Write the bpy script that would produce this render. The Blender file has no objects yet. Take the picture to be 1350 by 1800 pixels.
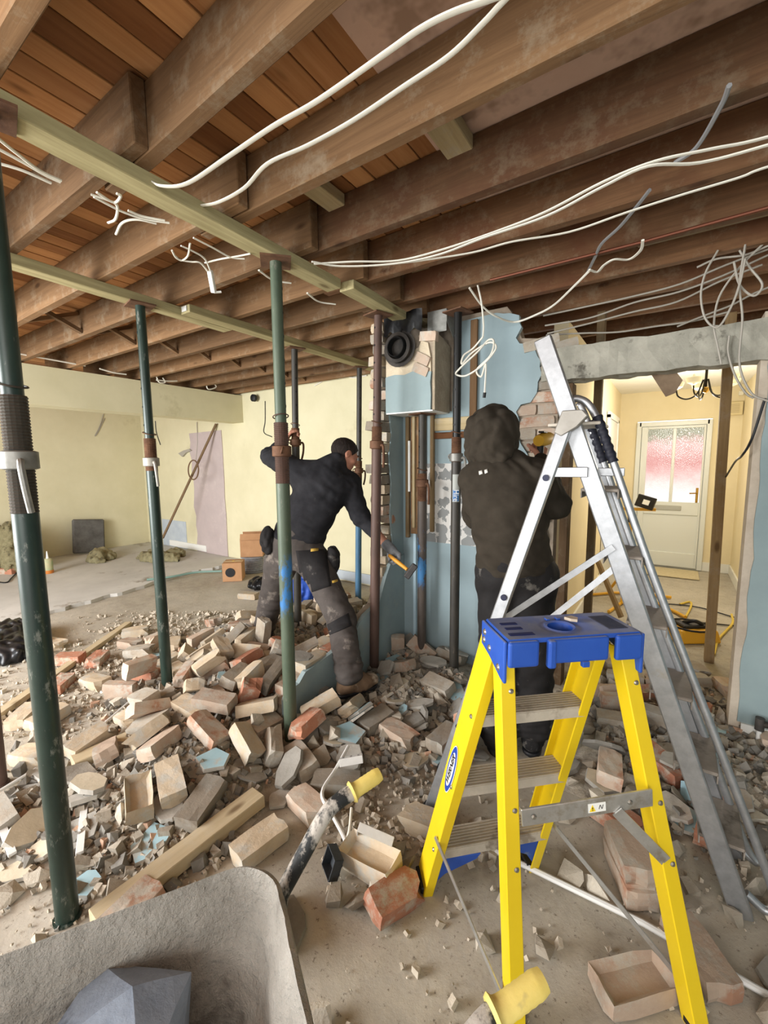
import bpy, bmesh, math, random
import numpy as np
from mathutils import Vector, Matrix, Euler, Quaternion, noise as mnoise
random.seed(7)
C = bpy.context.scene.collection
SC = bpy.context.scene
# ------------------------------------------------------------------ camera
F_PX, CAM_H = 751.0, 1.5
YAW, PITCH, ROLL = math.radians(34.0), math.radians(6.6), math.radians(-0.45)
fw = Vector((-math.sin(YAW)*math.cos(PITCH), math.cos(YAW)*math.cos(PITCH), -math.sin(PITCH)))
r0 = Vector((math.cos(YAW), math.sin(YAW), 0)); u0 = r0.cross(fw)
rt = math.cos(ROLL)*r0 + math.sin(ROLL)*u0
up = -math.sin(ROLL)*r0 + math.cos(ROLL)*u0
cam_d = bpy.data.cameras.new('camera'); cam = bpy.data.objects.new('camera', cam_d); C.objects.link(cam)
cam.matrix_world = Matrix(((rt.x, up.x, -fw.x, 0), (rt.y, up.y, -fw.y, 0), (rt.z, up.z, -fw.z, CAM_H), (0, 0, 0, 1)))
cam_d.sensor_fit = 'VERTICAL'; cam_d.sensor_height = 36.0; cam_d.lens = F_PX/1800*36.0
cam_d.clip_start = 0.02
SC.camera = cam
def at(x, y, z=None, X=None, Y=None):
    """the point of the room seen at a pixel of the 1350x1800 frame, on a plane z=, X= or Y="""
    d = rt*((x-675)/F_PX) - up*((y-900)/F_PX) + fw
    o = Vector((0, 0, CAM_H))
    t = (z-CAM_H)/d.z if z is not None else (X/d.x if X is not None else Y/d.y)
    return o + d*t
# ------------------------------------------------------------------ light
SC.view_settings.view_transform = 'Standard'; SC.view_settings.look = 'None'
SC.view_settings.gamma = 1.0; SC.view_settings.use_curve_mapping = False
SC.view_settings.exposure = 0.75
W = bpy.data.worlds.new('overcast_sky'); SC.world = W; W.use_nodes = True
W.node_tree.nodes['Background'].inputs[0].default_value = (0.97, 0.985, 1.0, 1)
W.node_tree.nodes['Background'].inputs[1].default_value = 0.95
def area(name, loc, aim, sx, sy, power, col=(1, 1, 1)):
    l = bpy.data.lights.new(name, 'AREA'); l.shape = 'RECTANGLE'; l.size = sx; l.size_y = sy
    l.energy = power; l.color = col
    o = bpy.data.objects.new(name, l); C.objects.link(o); o.location = loc
    o.rotation_euler = (Vector(aim)-Vector(loc)).to_track_quat('-Z', 'Y').to_euler()
    return o
area('window_light_left', (-4.2, -2.2, 1.5), (-3.0, 1.5, 0.4), 3.0, 1.9, 250, (0.99, 0.995, 1.0))
area('window_light_rear', (0.6, -2.6, 1.7), (-0.8, 2.0, 0.9), 2.4, 1.8, 45, (1.0, 0.98, 0.95))
# ------------------------------------------------------------------ helpers
WM = {}
def wmat(o): return WM.get(o.name, Matrix.Identity(4))
def put(o, M, parent=None):
    """world matrix M, whatever the parent"""
    WM[o.name] = M.copy()
    if parent is not None:
        o.parent = parent
        o.matrix_basis = wmat(parent).inverted() @ M
    else:
        o.matrix_basis = M
def tag(o, label=None, cat=None, group=None, kind=None):
    if label: o['label'] = label
    if cat: o['category'] = cat
    if group: o['group'] = group
    if kind: o['kind'] = kind
    return o
def thing(name, label, cat, loc=(0, 0, 0), M=None, group=None):
    o = bpy.data.objects.new(name, None); C.objects.link(o); o.empty_display_size = 0.05
    put(o, M if M is not None else Matrix.Translation(Vector(loc)))
    return tag(o, label, cat, group)
def copy_tree(o, M):
    """a thing placed at M with copies of its parts and their sub-parts"""
    inv = wmat(o).inverted()
    def rec(src, par):
        c = src.copy(); C.objects.link(c)
        if par is None: put(c, M)
        else:
            c.parent = par; c.matrix_basis = src.matrix_basis.copy(); WM[c.name] = M @ inv @ wmat(src)
        for ch in KIDS.get(src.name, []): rec(ch, c)
        return c
    return rec(o, None)
KIDS = {}
class MB:
    def __init__(s): s.v = []; s.f = []
    def add(s, vs, fs):
        n = len(s.v); s.v += [Vector(p) for p in vs]; s.f += [tuple(i+n for i in q) for q in fs]; return s
    def box(s, c, d, R=None, taper=1.0):
        c = Vector(c); hx, hy, hz = d[0]/2, d[1]/2, d[2]/2
        vs = []
        for z in (-1, 1):
            t = taper if z > 0 else 1
            for x, y in ((-1, -1), (1, -1), (1, 1), (-1, 1)):
                p = Vector((x*hx*t, y*hy*t, z*hz)); vs.append((R @ p if R else p)+c)
        return s.add(vs, [(3, 2, 1, 0), (4, 5, 6, 7), (0, 1, 5, 4), (1, 2, 6, 5), (2, 3, 7, 6), (3, 0, 4, 7)])
    def bar(s, p0, p1, w, h, side=(0, 0, 1)):
        """square bar from p0 to p1, h measured along side"""
        p0, p1 = Vector(p0), Vector(p1); x = (p1-p0); L = x.length; x.normalize()
        z = Vector(side) - x*x.dot(Vector(side))
        z = z.normalized() if z.length > 1e-5 else x.orthogonal().normalized()
        y = z.cross(x); R = Matrix((x, y, z)).transposed()
        return s.box((p0+p1)/2, (L, w, h), R)
    def tube(s, path, r, n=8, cap=True, flat=1.0, flatdir=None):
        P = [Vector(p) for p in path]; m = len(P); rs = r if isinstance(r, (list, tuple)) else [r]*m
        T = []
        for i in range(m):
            t = P[min(i+1, m-1)]-P[max(i-1, 0)]; T.append(t.normalized() if t.length > 0 else Vector((0, 0, 1)))
        if flatdir is not None:
            a = Vector(flatdir)
            nrm = (a-T[0]*a.dot(T[0])); nrm = nrm.normalized() if nrm.length > 1e-4 else T[0].orthogonal().normalized()
        else: nrm = T[0].orthogonal().normalized()
        vs = []
        for i in range(m):
            if flatdir is not None:
                a = Vector(flatdir); q = a-T[i]*a.dot(T[i])
                if q.length > 1e-3: nrm = q.normalized()
            nrm = (nrm-T[i]*nrm.dot(T[i])).normalized(); b = T[i].cross(nrm)
            for k in range(n):
                an = 2*math.pi*k/n
                vs.append(P[i]+(nrm*math.cos(an)*flat+b*math.sin(an))*rs[i])
        fs = []
        for i in range(m-1):
            for k in range(n):
                k2 = (k+1) % n; fs.append((i*n+k, i*n+k2, (i+1)*n+k2, (i+1)*n+k))
        if cap: fs += [tuple(range(n-1, -1, -1)), tuple((m-1)*n+k for k in range(n))]
        return s.add(vs, fs)
    def cyl(s, p0, p1, r, r1=None, n=16, cap=True): return s.tube([p0, p1], [r, r if r1 is None else r1], n, cap)
    def ring(s, c, axis, R, r, n=16, m=6):
        c = Vector(c); a = Vector(axis).normalized(); x = a.orthogonal().normalized(); y = a.cross(x)
        vs = []; fs = []
        for i in range(n):
            an = 2*math.pi*i/n; d = x*math.cos(an)+y*math.sin(an)
            for k in range(m):
                b = 2*math.pi*k/m; vs.append(c+d*(R+r*math.cos(b))+a*r*math.sin(b))
        for i in range(n):
            for k in range(m):
                fs.append((i*m+k, ((i+1) % n)*m+k, ((i+1) % n)*m+(k+1) % m, i*m+(k+1) % m))
        return s.add(vs, fs)
    def prism(s, poly, d):
        """flat polygon of 3-D points extruded by the vector d"""
        n = len(poly); P = [Vector(p) for p in poly]; d = Vector(d)
        fs = [tuple(range(n-1, -1, -1)), tuple(range(n, 2*n))]
        fs += [(i, (i+1) % n, n+(i+1) % n, n+i) for i in range(n)]
        return s.add(P+[p+d for p in P], fs)
    def lathe(s, prof, c=(0, 0, 0), n=16, R=None):
        c = Vector(c); vs = []; fs = []; m = len(prof)
        for r, z in prof:
            for k in range(n):
                an = 2*math.pi*k/n; p = Vector((r*math.cos(an), r*math.sin(an), z)); vs.append((R @ p if R else p)+c)
        for i in range(m-1):
            for k in range(n): fs.append((i*n+k, i*n+(k+1) % n, (i+1)*n+(k+1) % n, (i+1)*n+k))
        fs += [tuple(range(n-1, -1, -1)), tuple((m-1)*n+k for k in range(n))]
        return s.add(vs, fs)
    def ball(s, c, r, n=8, m=5, sc=(1, 1, 1)):
        prof = [(math.sin(math.pi*i/m)*r, -math.cos(math.pi*i/m)*r) for i in range(1, m)]
        k = len(s.v); s.lathe([(r*.02, -r)]+prof+[(r*.02, r)], c, n)
        c = Vector(c)
        for i in range(k, len(s.v)): s.v[i] = Vector(((s.v[i].x-c.x)*sc[0]+c.x, (s.v[i].y-c.y)*sc[1]+c.y, (s.v[i].z-c.z)*sc[2]+c.z))
        return s
    def mesh(s, name, m=None, smooth=False):
        me = bpy.data.meshes.new(name); me.from_pydata([tuple(p) for p in s.v], [], s.f)
        bm = bmesh.new(); bm.from_mesh(me); bmesh.ops.recalc_face_normals(bm, faces=bm.faces); bm.to_mesh(me); bm.free()
        if m: me.materials.append(m)
        if smooth:
            me.polygons.foreach_set('use_smooth', [True]*len(me.polygons)); 
            try: me.set_sharp_from_angle(angle=math.radians(40))
            except Exception: pass
        return me
    def build(s, name, m=None, parent=None, smooth=False, local=False, bevel=0, kind=None, seg=1):
        """one mesh object; its origin is put at the middle of its box"""
        lo = Vector([min(p[i] for p in s.v) for i in range(3)]); hi = Vector([max(p[i] for p in s.v) for i in range(3)])
        c = (lo+hi)/2; s.v = [p-c for p in s.v]
        o = bpy.data.objects.new(name, s.mesh(name, m, smooth)); C.objects.link(o)
        M = Matrix.Translation(c)
        if local and parent is not None: M = wmat(parent) @ M
        put(o, M, parent)
        if parent is not None: KIDS.setdefault(parent.name, []).append(o)
        if bevel:
            b = o.modifiers.new('bevel', 'BEVEL'); b.width = bevel; b.segments = seg; b.limit_method = 'ANGLE'
        if kind: o['kind'] = kind
        return o
def frame(p0, p1, side=(0, 0, 1)):
    """matrix with local X from p0 to p1 (origin in the middle), local Z towards side"""
    p0, p1 = Vector(p0), Vector(p1); x = (p1-p0).normalized(); s = Vector(side)
    z = s-x*x.dot(s); z = z.normalized() if z.length > 1e-5 else x.orthogonal().normalized()
    y = z.cross(x); M = Matrix((x, y, z)).transposed().to_4x4(); M.translation = (p0+p1)/2
    return M
def timber(name, p0, p1, w, h, m, parent=None, side=(0, 0, 1), rough=0.0, bevel=0.003, kind=None, segs=8):
    """sawn timber along p0-p1, grain along its local X"""
    L = (Vector(p1)-Vector(p0)).length; b = MB(); n = segs if rough else 1
    vs = []; fs = []
    for i in range(n+1):
        x = -L/2+L*i/n
        for y, z in ((-w/2, -h/2), (w/2, -h/2), (w/2, h/2), (-w/2, h/2)):
            j = (random.uniform(-rough, rough), random.uniform(-rough, rough)) if rough else (0, 0)
            vs.append((x, y+j[0], z+j[1]))
    for i in range(n):
        for k in range(4): fs.append((i*4+k, i*4+(k+1) % 4, (i+1)*4+(k+1) % 4, (i+1)*4+k))
    fs += [(3, 2, 1, 0), (n*4, n*4+1, n*4+2, n*4+3)]
    b.add(vs, fs); o = bpy.data.objects.new(name, b.mesh(name, m)); C.objects.link(o)
    put(o, frame(p0, p1, side), parent)
    if parent is not None: KIDS.setdefault(parent.name, []).append(o)
    if bevel:
        bv = o.modifiers.new('bevel', 'BEVEL'); bv.width = bevel; bv.segments = 1; bv.limit_method = 'ANGLE'
    if kind: o['kind'] = kind
    return o
def curve_pts(pts, n=8):
    """Catmull-Rom through pts"""
    P = [Vector(p) for p in pts]; P = [P[0]*2-P[1]]+P+[P[-1]*2-P[-2]]; out = []
    for i in range(1, len(P)-2):
        for k in range(n):
            t = k/n; a, b, c, d = P[i-1], P[i], P[i+1], P[i+2]
            out.append(0.5*((2*b)+(c-a)*t+(2*a-5*b+4*c-d)*t*t+(3*b-a-3*c+d)*t**3))
    out.append(P[-2]); return out
# ------------------------------------------------------------------ materials
def lin(h):
    """sRGB 0-255 triple to linear"""
    return tuple((c/255/12.92 if c/255 <= .04045 else ((c/255+.055)/1.055)**2.4) for c in h)+(1,)
class NT:
    def __init__(s, name):
        s.m = bpy.data.materials.new(name); s.m.use_nodes = True; s.t = s.m.node_tree
        s.b = s.t.nodes['Principled BSDF']
    def n(s, typ, **kw):
        x = s.t.nodes.new(typ)
        for k, v in kw.items(): setattr(x, k, v)
        return x
    def l(s, a, b): s.t.links.new(a, b)
    def coords(s, scale=(1, 1, 1), rand=True, world=False):
        if world: tc = s.n('ShaderNodeNewGeometry').outputs['Position']
        else: tc = s.n('ShaderNodeTexCoord').outputs['Object']
        mp = s.n('ShaderNodeMapping'); mp.inputs['Scale'].default_value = scale
        if rand and not world:
            oi = s.n('ShaderNodeObjectInfo'); mu = s.n('ShaderNodeMath', operation='MULTIPLY'); mu.inputs[1].default_value = 37.0
            s.l(oi.outputs['Random'], mu.inputs[0]); cb = s.n('ShaderNodeCombineXYZ')
            for i in range(3): s.l(mu.outputs[0], cb.inputs[i])
            s.l(cb.outputs[0], mp.inputs['Location'])
        s.l(tc, mp.inputs['Vector']); return mp.outputs[0]
    def noise(s, co, scale, detail=4, rough=.6, dist=0):
        x = s.n('ShaderNodeTexNoise'); x.inputs['Scale'].default_value = scale; x.inputs['Detail'].default_value = detail
        x.inputs['Roughness'].default_value = rough; x.inputs['Distortion'].default_value = dist
        s.l(co, x.inputs['Vector']); return x.outputs['Fac']
    def ramp(s, fac, stops):
        x = s.n('ShaderNodeValToRGB'); e = x.color_ramp.elements
        while len(e) < len(stops): e.new(.5)
        for i, (p, c) in enumerate(stops): e[i].position = p; e[i].color = c
        s.l(fac, x.inputs[0]); return x.outputs[0]
    def mix(s, fac, a, b, mode='MIX'):
        x = s.n('ShaderNodeMix', data_type='RGBA', blend_type=mode)
        for sock, v in ((x.inputs[0], fac), (x.inputs[6], a), (x.inputs[7], b)):
            if isinstance(v, (int, float)): sock.default_value = v
            elif isinstance(v, tuple): sock.default_value = v
            else: s.l(v, sock)
        return x.outputs[2]
    def col(s, c):
        if isinstance(c, tuple): s.b.inputs['Base Color'].default_value = c
        else: s.l(c, s.b.inputs['Base Color'])
    def bump(s, h, strength=.3, dist=.01):
        x = s.n('ShaderNodeBump'); x.inputs['Strength'].default_value = strength; x.inputs['Distance'].default_value = dist
        s.l(h, x.inputs['Height']); s.l(x.outputs[0], s.b.inputs['Normal'])
    def set(s, rough=.7, metal=0.0, spec=.3):
        s.b.inputs['Roughness'].default_value = rough; s.b.inputs['Metallic'].default_value = metal
        s.b.inputs['Specular IOR Level'].default_value = spec; return s.m
def rough_mat(name, c1, c2, scale=6, rough=.85, bump=.3, bdist=.01, metal=0, spec=.25, c3=None, scale2=None, world=False, thr=.6, var=None, stretch=(1, 1, 1)):
    """two-tone noise material, a third colour in patches, optional per-object variation"""
    t = NT(name); co = t.coords(stretch, world=world)
    f = t.noise(co, scale, 6, .65)
    c = t.ramp(f, [(.3, lin(c1)), (.7, lin(c2))])
    if c3:
        f2 = t.noise(co, scale2 or scale*.4, 5, .7)
        k = t.ramp(f2, [(thr-.04, (0, 0, 0, 1)), (thr+.05, (1, 1, 1, 1))]); c = t.mix(k, c, lin(c3))
    if var:
        oi = t.n('ShaderNodeObjectInfo'); v = t.ramp(oi.outputs['Random'], [(0, lin(var[0])), (1, lin(var[1]))])
        c = t.mix(1.0, c, v, 'MULTIPLY')
    t.col(c)
    if bump: t.bump(t.noise(co, scale*4, 6, .7), bump, bdist)
    return t.set(rough, metal, spec)
def wood_mat(name, c1, c2, grain=(1.2, 22, 22), knots=True, dust=None, rough=.8, var=((190, 190, 190), (255, 255, 255)), stain=None):
    t = NT(name); co = t.coords(grain)
    f = t.noise(co, 1.6, 8, .7, .6); c = t.ramp(f, [(.25, lin(c1)), (.75, lin(c2))])
    co2 = t.coords((1, 1, 1))
    if knots:
        vo = t.n('ShaderNodeTexVoronoi'); vo.inputs['Scale'].default_value = 1.0
        t.l(t.coords((2.2, 6, 6)), vo.inputs['Vector'])
        k = t.ramp(vo.outputs['Distance'], [(.05, (.25, .18, .12, 1)), (.12, (1, 1, 1, 1))]); c = t.mix(.75, c, k, 'MULTIPLY')
    if stain:
        k = t.ramp(t.noise(co2, 2.2, 5, .7), [(.45, (0, 0, 0, 1)), (.65, (1, 1, 1, 1))]); c = t.mix(k, c, lin(stain))
    if dust:
        k = t.ramp(t.noise(co2, 7, 6, .75), [(.52, (0, 0, 0, 1)), (.7, (.8, .8, .8, 1))]); c = t.mix(k, c, lin(dust))
    if var:
        oi = t.n('ShaderNodeObjectInfo'); v = t.ramp(oi.outputs['Random'], [(0, lin(var[0])), (1, lin(var[1]))]); c = t.mix(1.0, c, v, 'MULTIPLY')
    t.col(c); t.bump(f, .25, .004); return t.set(rough, 0, .2)
def plain(name, c, rough=.5, metal=0, spec=.4):
    t = NT(name); t.col(lin(c)); return t.set(rough, metal, spec)
def glow(name, c, strength):
    t = NT(name); t.col(lin(c)); t.b.inputs['Emission Color'].default_value = lin(c); t.b.inputs['Emission Strength'].default_value = strength
    return t.set(.5)
M_JOIST = wood_mat('old_joist_wood', (108, 80, 54), (150, 116, 82), dust=(158, 140, 116))
M_JOISTD = wood_mat('dark_joist_wood', (92, 66, 44), (134, 98, 68), stain=(104, 68, 46), dust=(140, 120, 96))
M_BOARD = wood_mat('floorboard_wood', (178, 122, 76), (216, 164, 112), grain=(1.0, 14, 14), var=((165, 150, 140), (255, 255, 255)))
M_TREATED = wood_mat('treated_timber', (142, 131, 92), (192, 181, 138), grain=(1.2, 20, 20), var=None)
M_PALE = wood_mat('pale_timber', (170, 150, 112), (208, 190, 150), dust=(186, 176, 156))
M_STUD = wood_mat('stud_timber', (120, 98, 68), (158, 134, 98), dust=(150, 136, 116))
M_YELLOW = rough_mat('cream_yellow_wall_paint', (210, 203, 168), (221, 214, 181), 2.0, .85, .06, .004, c3=(198, 190, 154), scale2=1.2, thr=.66)
M_HALL = rough_mat('warm_hall_paint', (230, 216, 178), (238, 225, 190), 2.5, .8, .05, .003)
M_WHITE = plain('white_gloss', (236, 236, 230), .35)
M_BLUE = rough_mat('duck_egg_blue_paint', (138, 155, 157), (150, 167, 168), 3.0, .7, .06, .004, c3=(128, 145, 147), scale2=1.5, thr=.62)
M_PLASTER = rough_mat('bare_plaster', (178, 164, 146), (206, 194, 176), 8, .9, .4, .006)
M_PINK = rough_mat('pink_plaster_patch', (178, 164, 162), (192, 178, 174), 3, .9, .1, .004, c3=(200, 188, 182), scale2=1.3)
M_CONC = rough_mat('lintel_concrete', (138, 136, 124), (174, 170, 156), 7, .9, .6, .01, c3=(98, 94, 84), scale2=5, thr=.62)
M_RUST = rough_mat('rusty_steel', (84, 58, 44), (120, 88, 66), 18, .7, .3, .003, metal=.2)
M_GALV = rough_mat('galvanised_steel', (124, 123, 117), (154, 153, 147), 20, .5, .15, .002, metal=.55)
M_BLACK = plain('black_plastic', (26, 26, 28), .5)
M_CABLE = plain('white_cable_sheath', (222, 218, 204), .55)
M_GREYCABLE = plain('grey_cable_sheath', (128, 128, 128), .55)
M_COPPER = plain('copper_pipe', (112, 66, 48), .5, .6)
# ------------------------------------------------------------------ setting: floor, ceiling, walls
ZC = 2.505           # underside of the joists
YB = 2.85            # face of the blue wall
def floor_material():
    t = NT('dusty_concrete_floor'); co = t.coords(world=True)
    a = t.noise(co, 1.1, 6, .6); b = t.noise(co, 9, 8, .75); d = t.noise(co, 60, 4, .7)
    c = t.ramp(a, [(.35, lin((148, 140, 126))), (.65, lin((184, 178, 166)))])
    c = t.mix(t.ramp(b, [(.35, (0, 0, 0, 1)), (.7, (.6, .6, .6, 1))]), c, lin((196, 188, 170)))
    c = t.mix(t.ramp(d, [(.60, (0, 0, 0, 1)), (.68, (.7, .7, .7, 1))]), c, lin((96, 86, 74)))
    t.col(c); t.bump(b, .35, .012); return t.set(.92, 0, .15)
M_FLOOR = floor_material()
M_SLAB = rough_mat('pale_floor_screed', (184, 182, 176), (206, 204, 198), 1.6, .85, .15, .006, c3=(146, 138, 126), scale2=2.4, thr=.64, world=True)
def grid_floor(x0, x1, y0, y1, z, step):
    b = MB(); nx = int((x1-x0)/step)+1; ny = int((y1-y0)/step)+1
    for j in range(ny+1):
        for i in range(nx+1):
            x = x0+(x1-x0)*i/nx; y = y0+(y1-y0)*j/ny
            b.v.append(Vector((x, y, z+.006*mnoise.noise((x*3, y*3, 0))+.003*mnoise.noise((x*14, y*14, 5)))))
    for j in range(ny):
        for i in range(nx):
            k = j*(nx+1)+i; b.f.append((k, k+1, k+nx+2, k+nx+1))
    return b
fl = grid_floor(-9.0, 3.0, -3.0, 7.4, -.004, .08).build('floor', M_FLOOR, kind='structure', smooth=True)
# raised pale screed of the far room with its broken front edge
edge_px = [(-260, 1150), (-120, 1122), (0, 1104), (70, 1085), (150, 1062), (215, 1045), (280, 1024), (340, 1008), (385, 1000)]
ed = [at(x, y, z=.0) for x, y in edge_px]
poly = []
for i in range(len(ed)-1):
    for k in range(6):
        p = ed[i].lerp(ed[i+1], k/6); poly.append(p+Vector((random.uniform(-.03, .03), random.uniform(-.025, .025), -.01)))
poly.append(ed[-1]); poly += [Vector((ed[-1].x, 4.13, -.01)), Vector((-8.3, 4.13, -.01)), Vector((-8.3, ed[0].y, -.01))]
MB().prism(poly, (0, 0, .045)).build('trim_1', M_SLAB, kind='structure')
# ---- ceiling: sheet above the boards, boards, joists
ceil = MB().box((-3.0, 2.2, 2.758), (12.0, 10.4, .04)).build('ceiling', M_JOISTD, kind='structure')
x = -8.2
while x < -0.86:
    w = random.choice((.105, .105, .115, .098))
    timber('floorboard', (x+w/2, -1.6, 2.722+random.uniform(-.002, .003)), (x+w/2, 4.2, 2.722+random.uniform(-.002, .003)), w-.006, .02, M_BOARD, ceil, bevel=.002)
    x += w
M_PINKB = rough_mat('pinkish_ceiling_board', (196, 164, 146), (212, 182, 164), 4, .9, .15, .004, c3=(160, 132, 114), scale2=2)
for y0, y1 in ((-1.6, .5), (.5, 1.7), (1.7, 2.9), (2.9, 4.2)):
    MB().box((.60, (y0+y1)/2, 2.718), (2.88, y1-y0-.006, .012)).build('ceiling_board', M_PINKB, ceil)
JR = [.45, .86, 1.25, 1.655, 2.06, 2.44, 2.78, 3.18, 3.56, 3.92, 4.26]
JH = .205
for i, y in enumerate(JR):
    dy = -.03 if i == 1 else 0
    timber('joist', (-1.80, y-dy*.3, ZC+JH/2), (2.1, y+dy*6, ZC+JH/2), .05, JH, M_JOIST if i < 3 else M_JOISTD, ceil, rough=.0025, bevel=.004)
JL = [y-.055 for y in JR[:7]]+[3.08, 3.42, 3.76, 4.06]
for i, y in enumerate(JL):
    timber('joist', (-5.9, y, ZC+JH/2), (-1.46, y, ZC+JH/2), .05, JH, M_JOIST, ceil, rough=.0025, bevel=.004)
# herring-bone struts between the left joists
ys = [.0]+JL
for i in range(len(ys)-1):
    y0, y1 = ys[i]+.027, ys[i+1]-.027
    if y1-y0 < .1: continue
    for s, dx in ((1, .0), (-1, .045)):
        za, zb = (ZC+.03, ZC+JH-.03) if s > 0 else (ZC+JH-.03, ZC+.03)
        timber('strut', (-3.95+dx, y0, za), (-3.95+dx, y1, zb), .04, .028, M_JOIST, ceil, bevel=0)
# short noggins and packers nailed between the right-hand joists
def noggin(xc, i, w, zc, h, m=M_PALE):
    timber('noggin', (xc, JR[i]+.02, zc), (xc, JR[i+1]-.02, zc), w, h, m, ceil, side=(0, 0, 1))
noggin(-1.35, 2, .095, ZC+.178, .05); noggin(-.74, 2, .105, ZC+.178, .05)
noggin(-.69, 4, .10, ZC+.178, .05, M_PALE); noggin(-1.345, 4, .12, ZC+.178, .05, M_PALE)
timber('batten', (-1.30, JR[2]+.036, ZC+.12), (-.80, JR[2]+.036, ZC+.125), .02, .05, M_PALE, ceil)
timber('batten', (-.2, JR[5]+.04, ZC+.02), (1.2, JR[5]+.04, ZC+.02), .02, .03, M_STUD, ceil)
# ---- far room: downstand beam, walls
def wall_box(name, lo, hi, m): 
    lo, hi = Vector(lo), Vector(hi)
    return MB().box((lo+hi)/2, hi-lo).build(name, m, kind='structure')
YF = 4.15
wall_box('wall_far', (-8.3, YF, -.05), (-1.9, YF+.12, 2.78), M_YELLOW)
wall_box('wall_left', (-8.35, -1.5, -.05), (-8.2, YF, 2.78), M_YELLOW)
wall_box('trim_2', (-5.55, -.4, 2.10), (-5.28, YF, 2.485), M_YELLOW)
tl = at(334, 762, Y=YF); tr_ = at(390, 756, Y=YF); bl = at(350, 985, Y=YF-.01); br = at(402, 990, Y=YF-.01)
pl = []
for i in range(15):
    p = tl.lerp(bl, i/14); pl.append(Vector((p.x+random.uniform(-.035, .025), YF-.012, p.z)))
for i in range(9):
    p = br.lerp(tr_, i/8); pl.append(Vector((p.x+random.uniform(-.012, .012), YF-.012, p.z)))
MB().prism(pl, (0, .01, 0)).build('plaster_patch', M_PINK, bpy.data.objects['wall_far'])
a, b_ = at(285, 912, Y=YF), at(330, 965, Y=YF)
M_PALEBLUE = rough_mat('faded_blue_paint', (176, 186, 196), (196, 204, 208), 6, .85, .1)
MB().box(((a.x+b_.x)/2, YF-.004, (a.z+b_.z)/2), (b_.x-a.x, .006, a.z-b_.z)).build('paint_patch', M_PALEBLUE, bpy.data.objects['wall_far'])
MB().box((-6.9, YF-.012, .1), (1.1, .02, .1)).build('baseboard_far', M_WHITE, kind='structure')
MB().box((-2.9, YF-.012, .075), (1.9, .02, .12)).build('baseboard_far', M_PALEBLUE, kind='structure')
# ---- blue walls round the doorway
XO0, XO1 = -.60, .33
def blue_panel(name, pts, y, d, m=M_BLUE, parent=None, kind=None):
    return MB().prism([(p[0], y, p[1]) for p in pts], (0, d, 0)).build(name, m, parent, kind=kind)
M_MORTAR = rough_mat('old_mortar', (140, 126, 110), (168, 154, 136), 14, .95, .6, .008)
# core of the middle wall (mortar and rough plaster), then its skin of blue plaster, then exposed bricks
mid = MB().prism([(x, YB+.03, z) for x, z in ((-1.78, -.05), (XO0-.02, -.05), (XO0-.02, 2.17), (-.70, 2.20), (-.74, 2.27), (-.86, 2.29), (-.90, 2.42), (-.96, ZC), (-1.78, ZC))], (0, .10, 0)).build('wall_middle', M_MORTAR, kind='structure')
skin = [(-1.74, -.02), (-.66, -.02), (-.655, .35), (-.67, .75), (-.66, 1.02), (-.68, 1.22), (-.72, 1.36), (-.76, 1.48), (-.80, 1.55), (-.84, 1.62), (-.885, 1.68), (-.86, 1.76), (-.88, 1.83), (-.845, 1.86),
        (-.79, 1.88), (-.745, 1.93), (-.735, 2.0), (-.72, 2.05), (-.735, 2.12), (-.77, 2.19), (-.81, 2.24), (-.86, 2.25), (-.885, 2.29), (-.86, 2.35), (-.87, 2.42), (-.93, 2.455), (-1.02, 2.47), (-1.31, 2.46), (-1.33, 1.86), (-1.74, 1.86)]
sk = []
for i in range(len(skin)):
    p, q = skin[i], skin[(i+1) % len(skin)]; n = max(1, int(math.hypot(q[0]-p[0], q[1]-p[1])/.035)) if 2 < i < 26 else 1
    for k in range(n):
        t = k/n; j = .008 if 2 < i < 26 else 0
        sk.append((p[0]+(q[0]-p[0])*t+random.uniform(-j, j), p[1]+(q[1]-p[1])*t+random.uniform(-j, j)))
M_ADH = None
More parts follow.
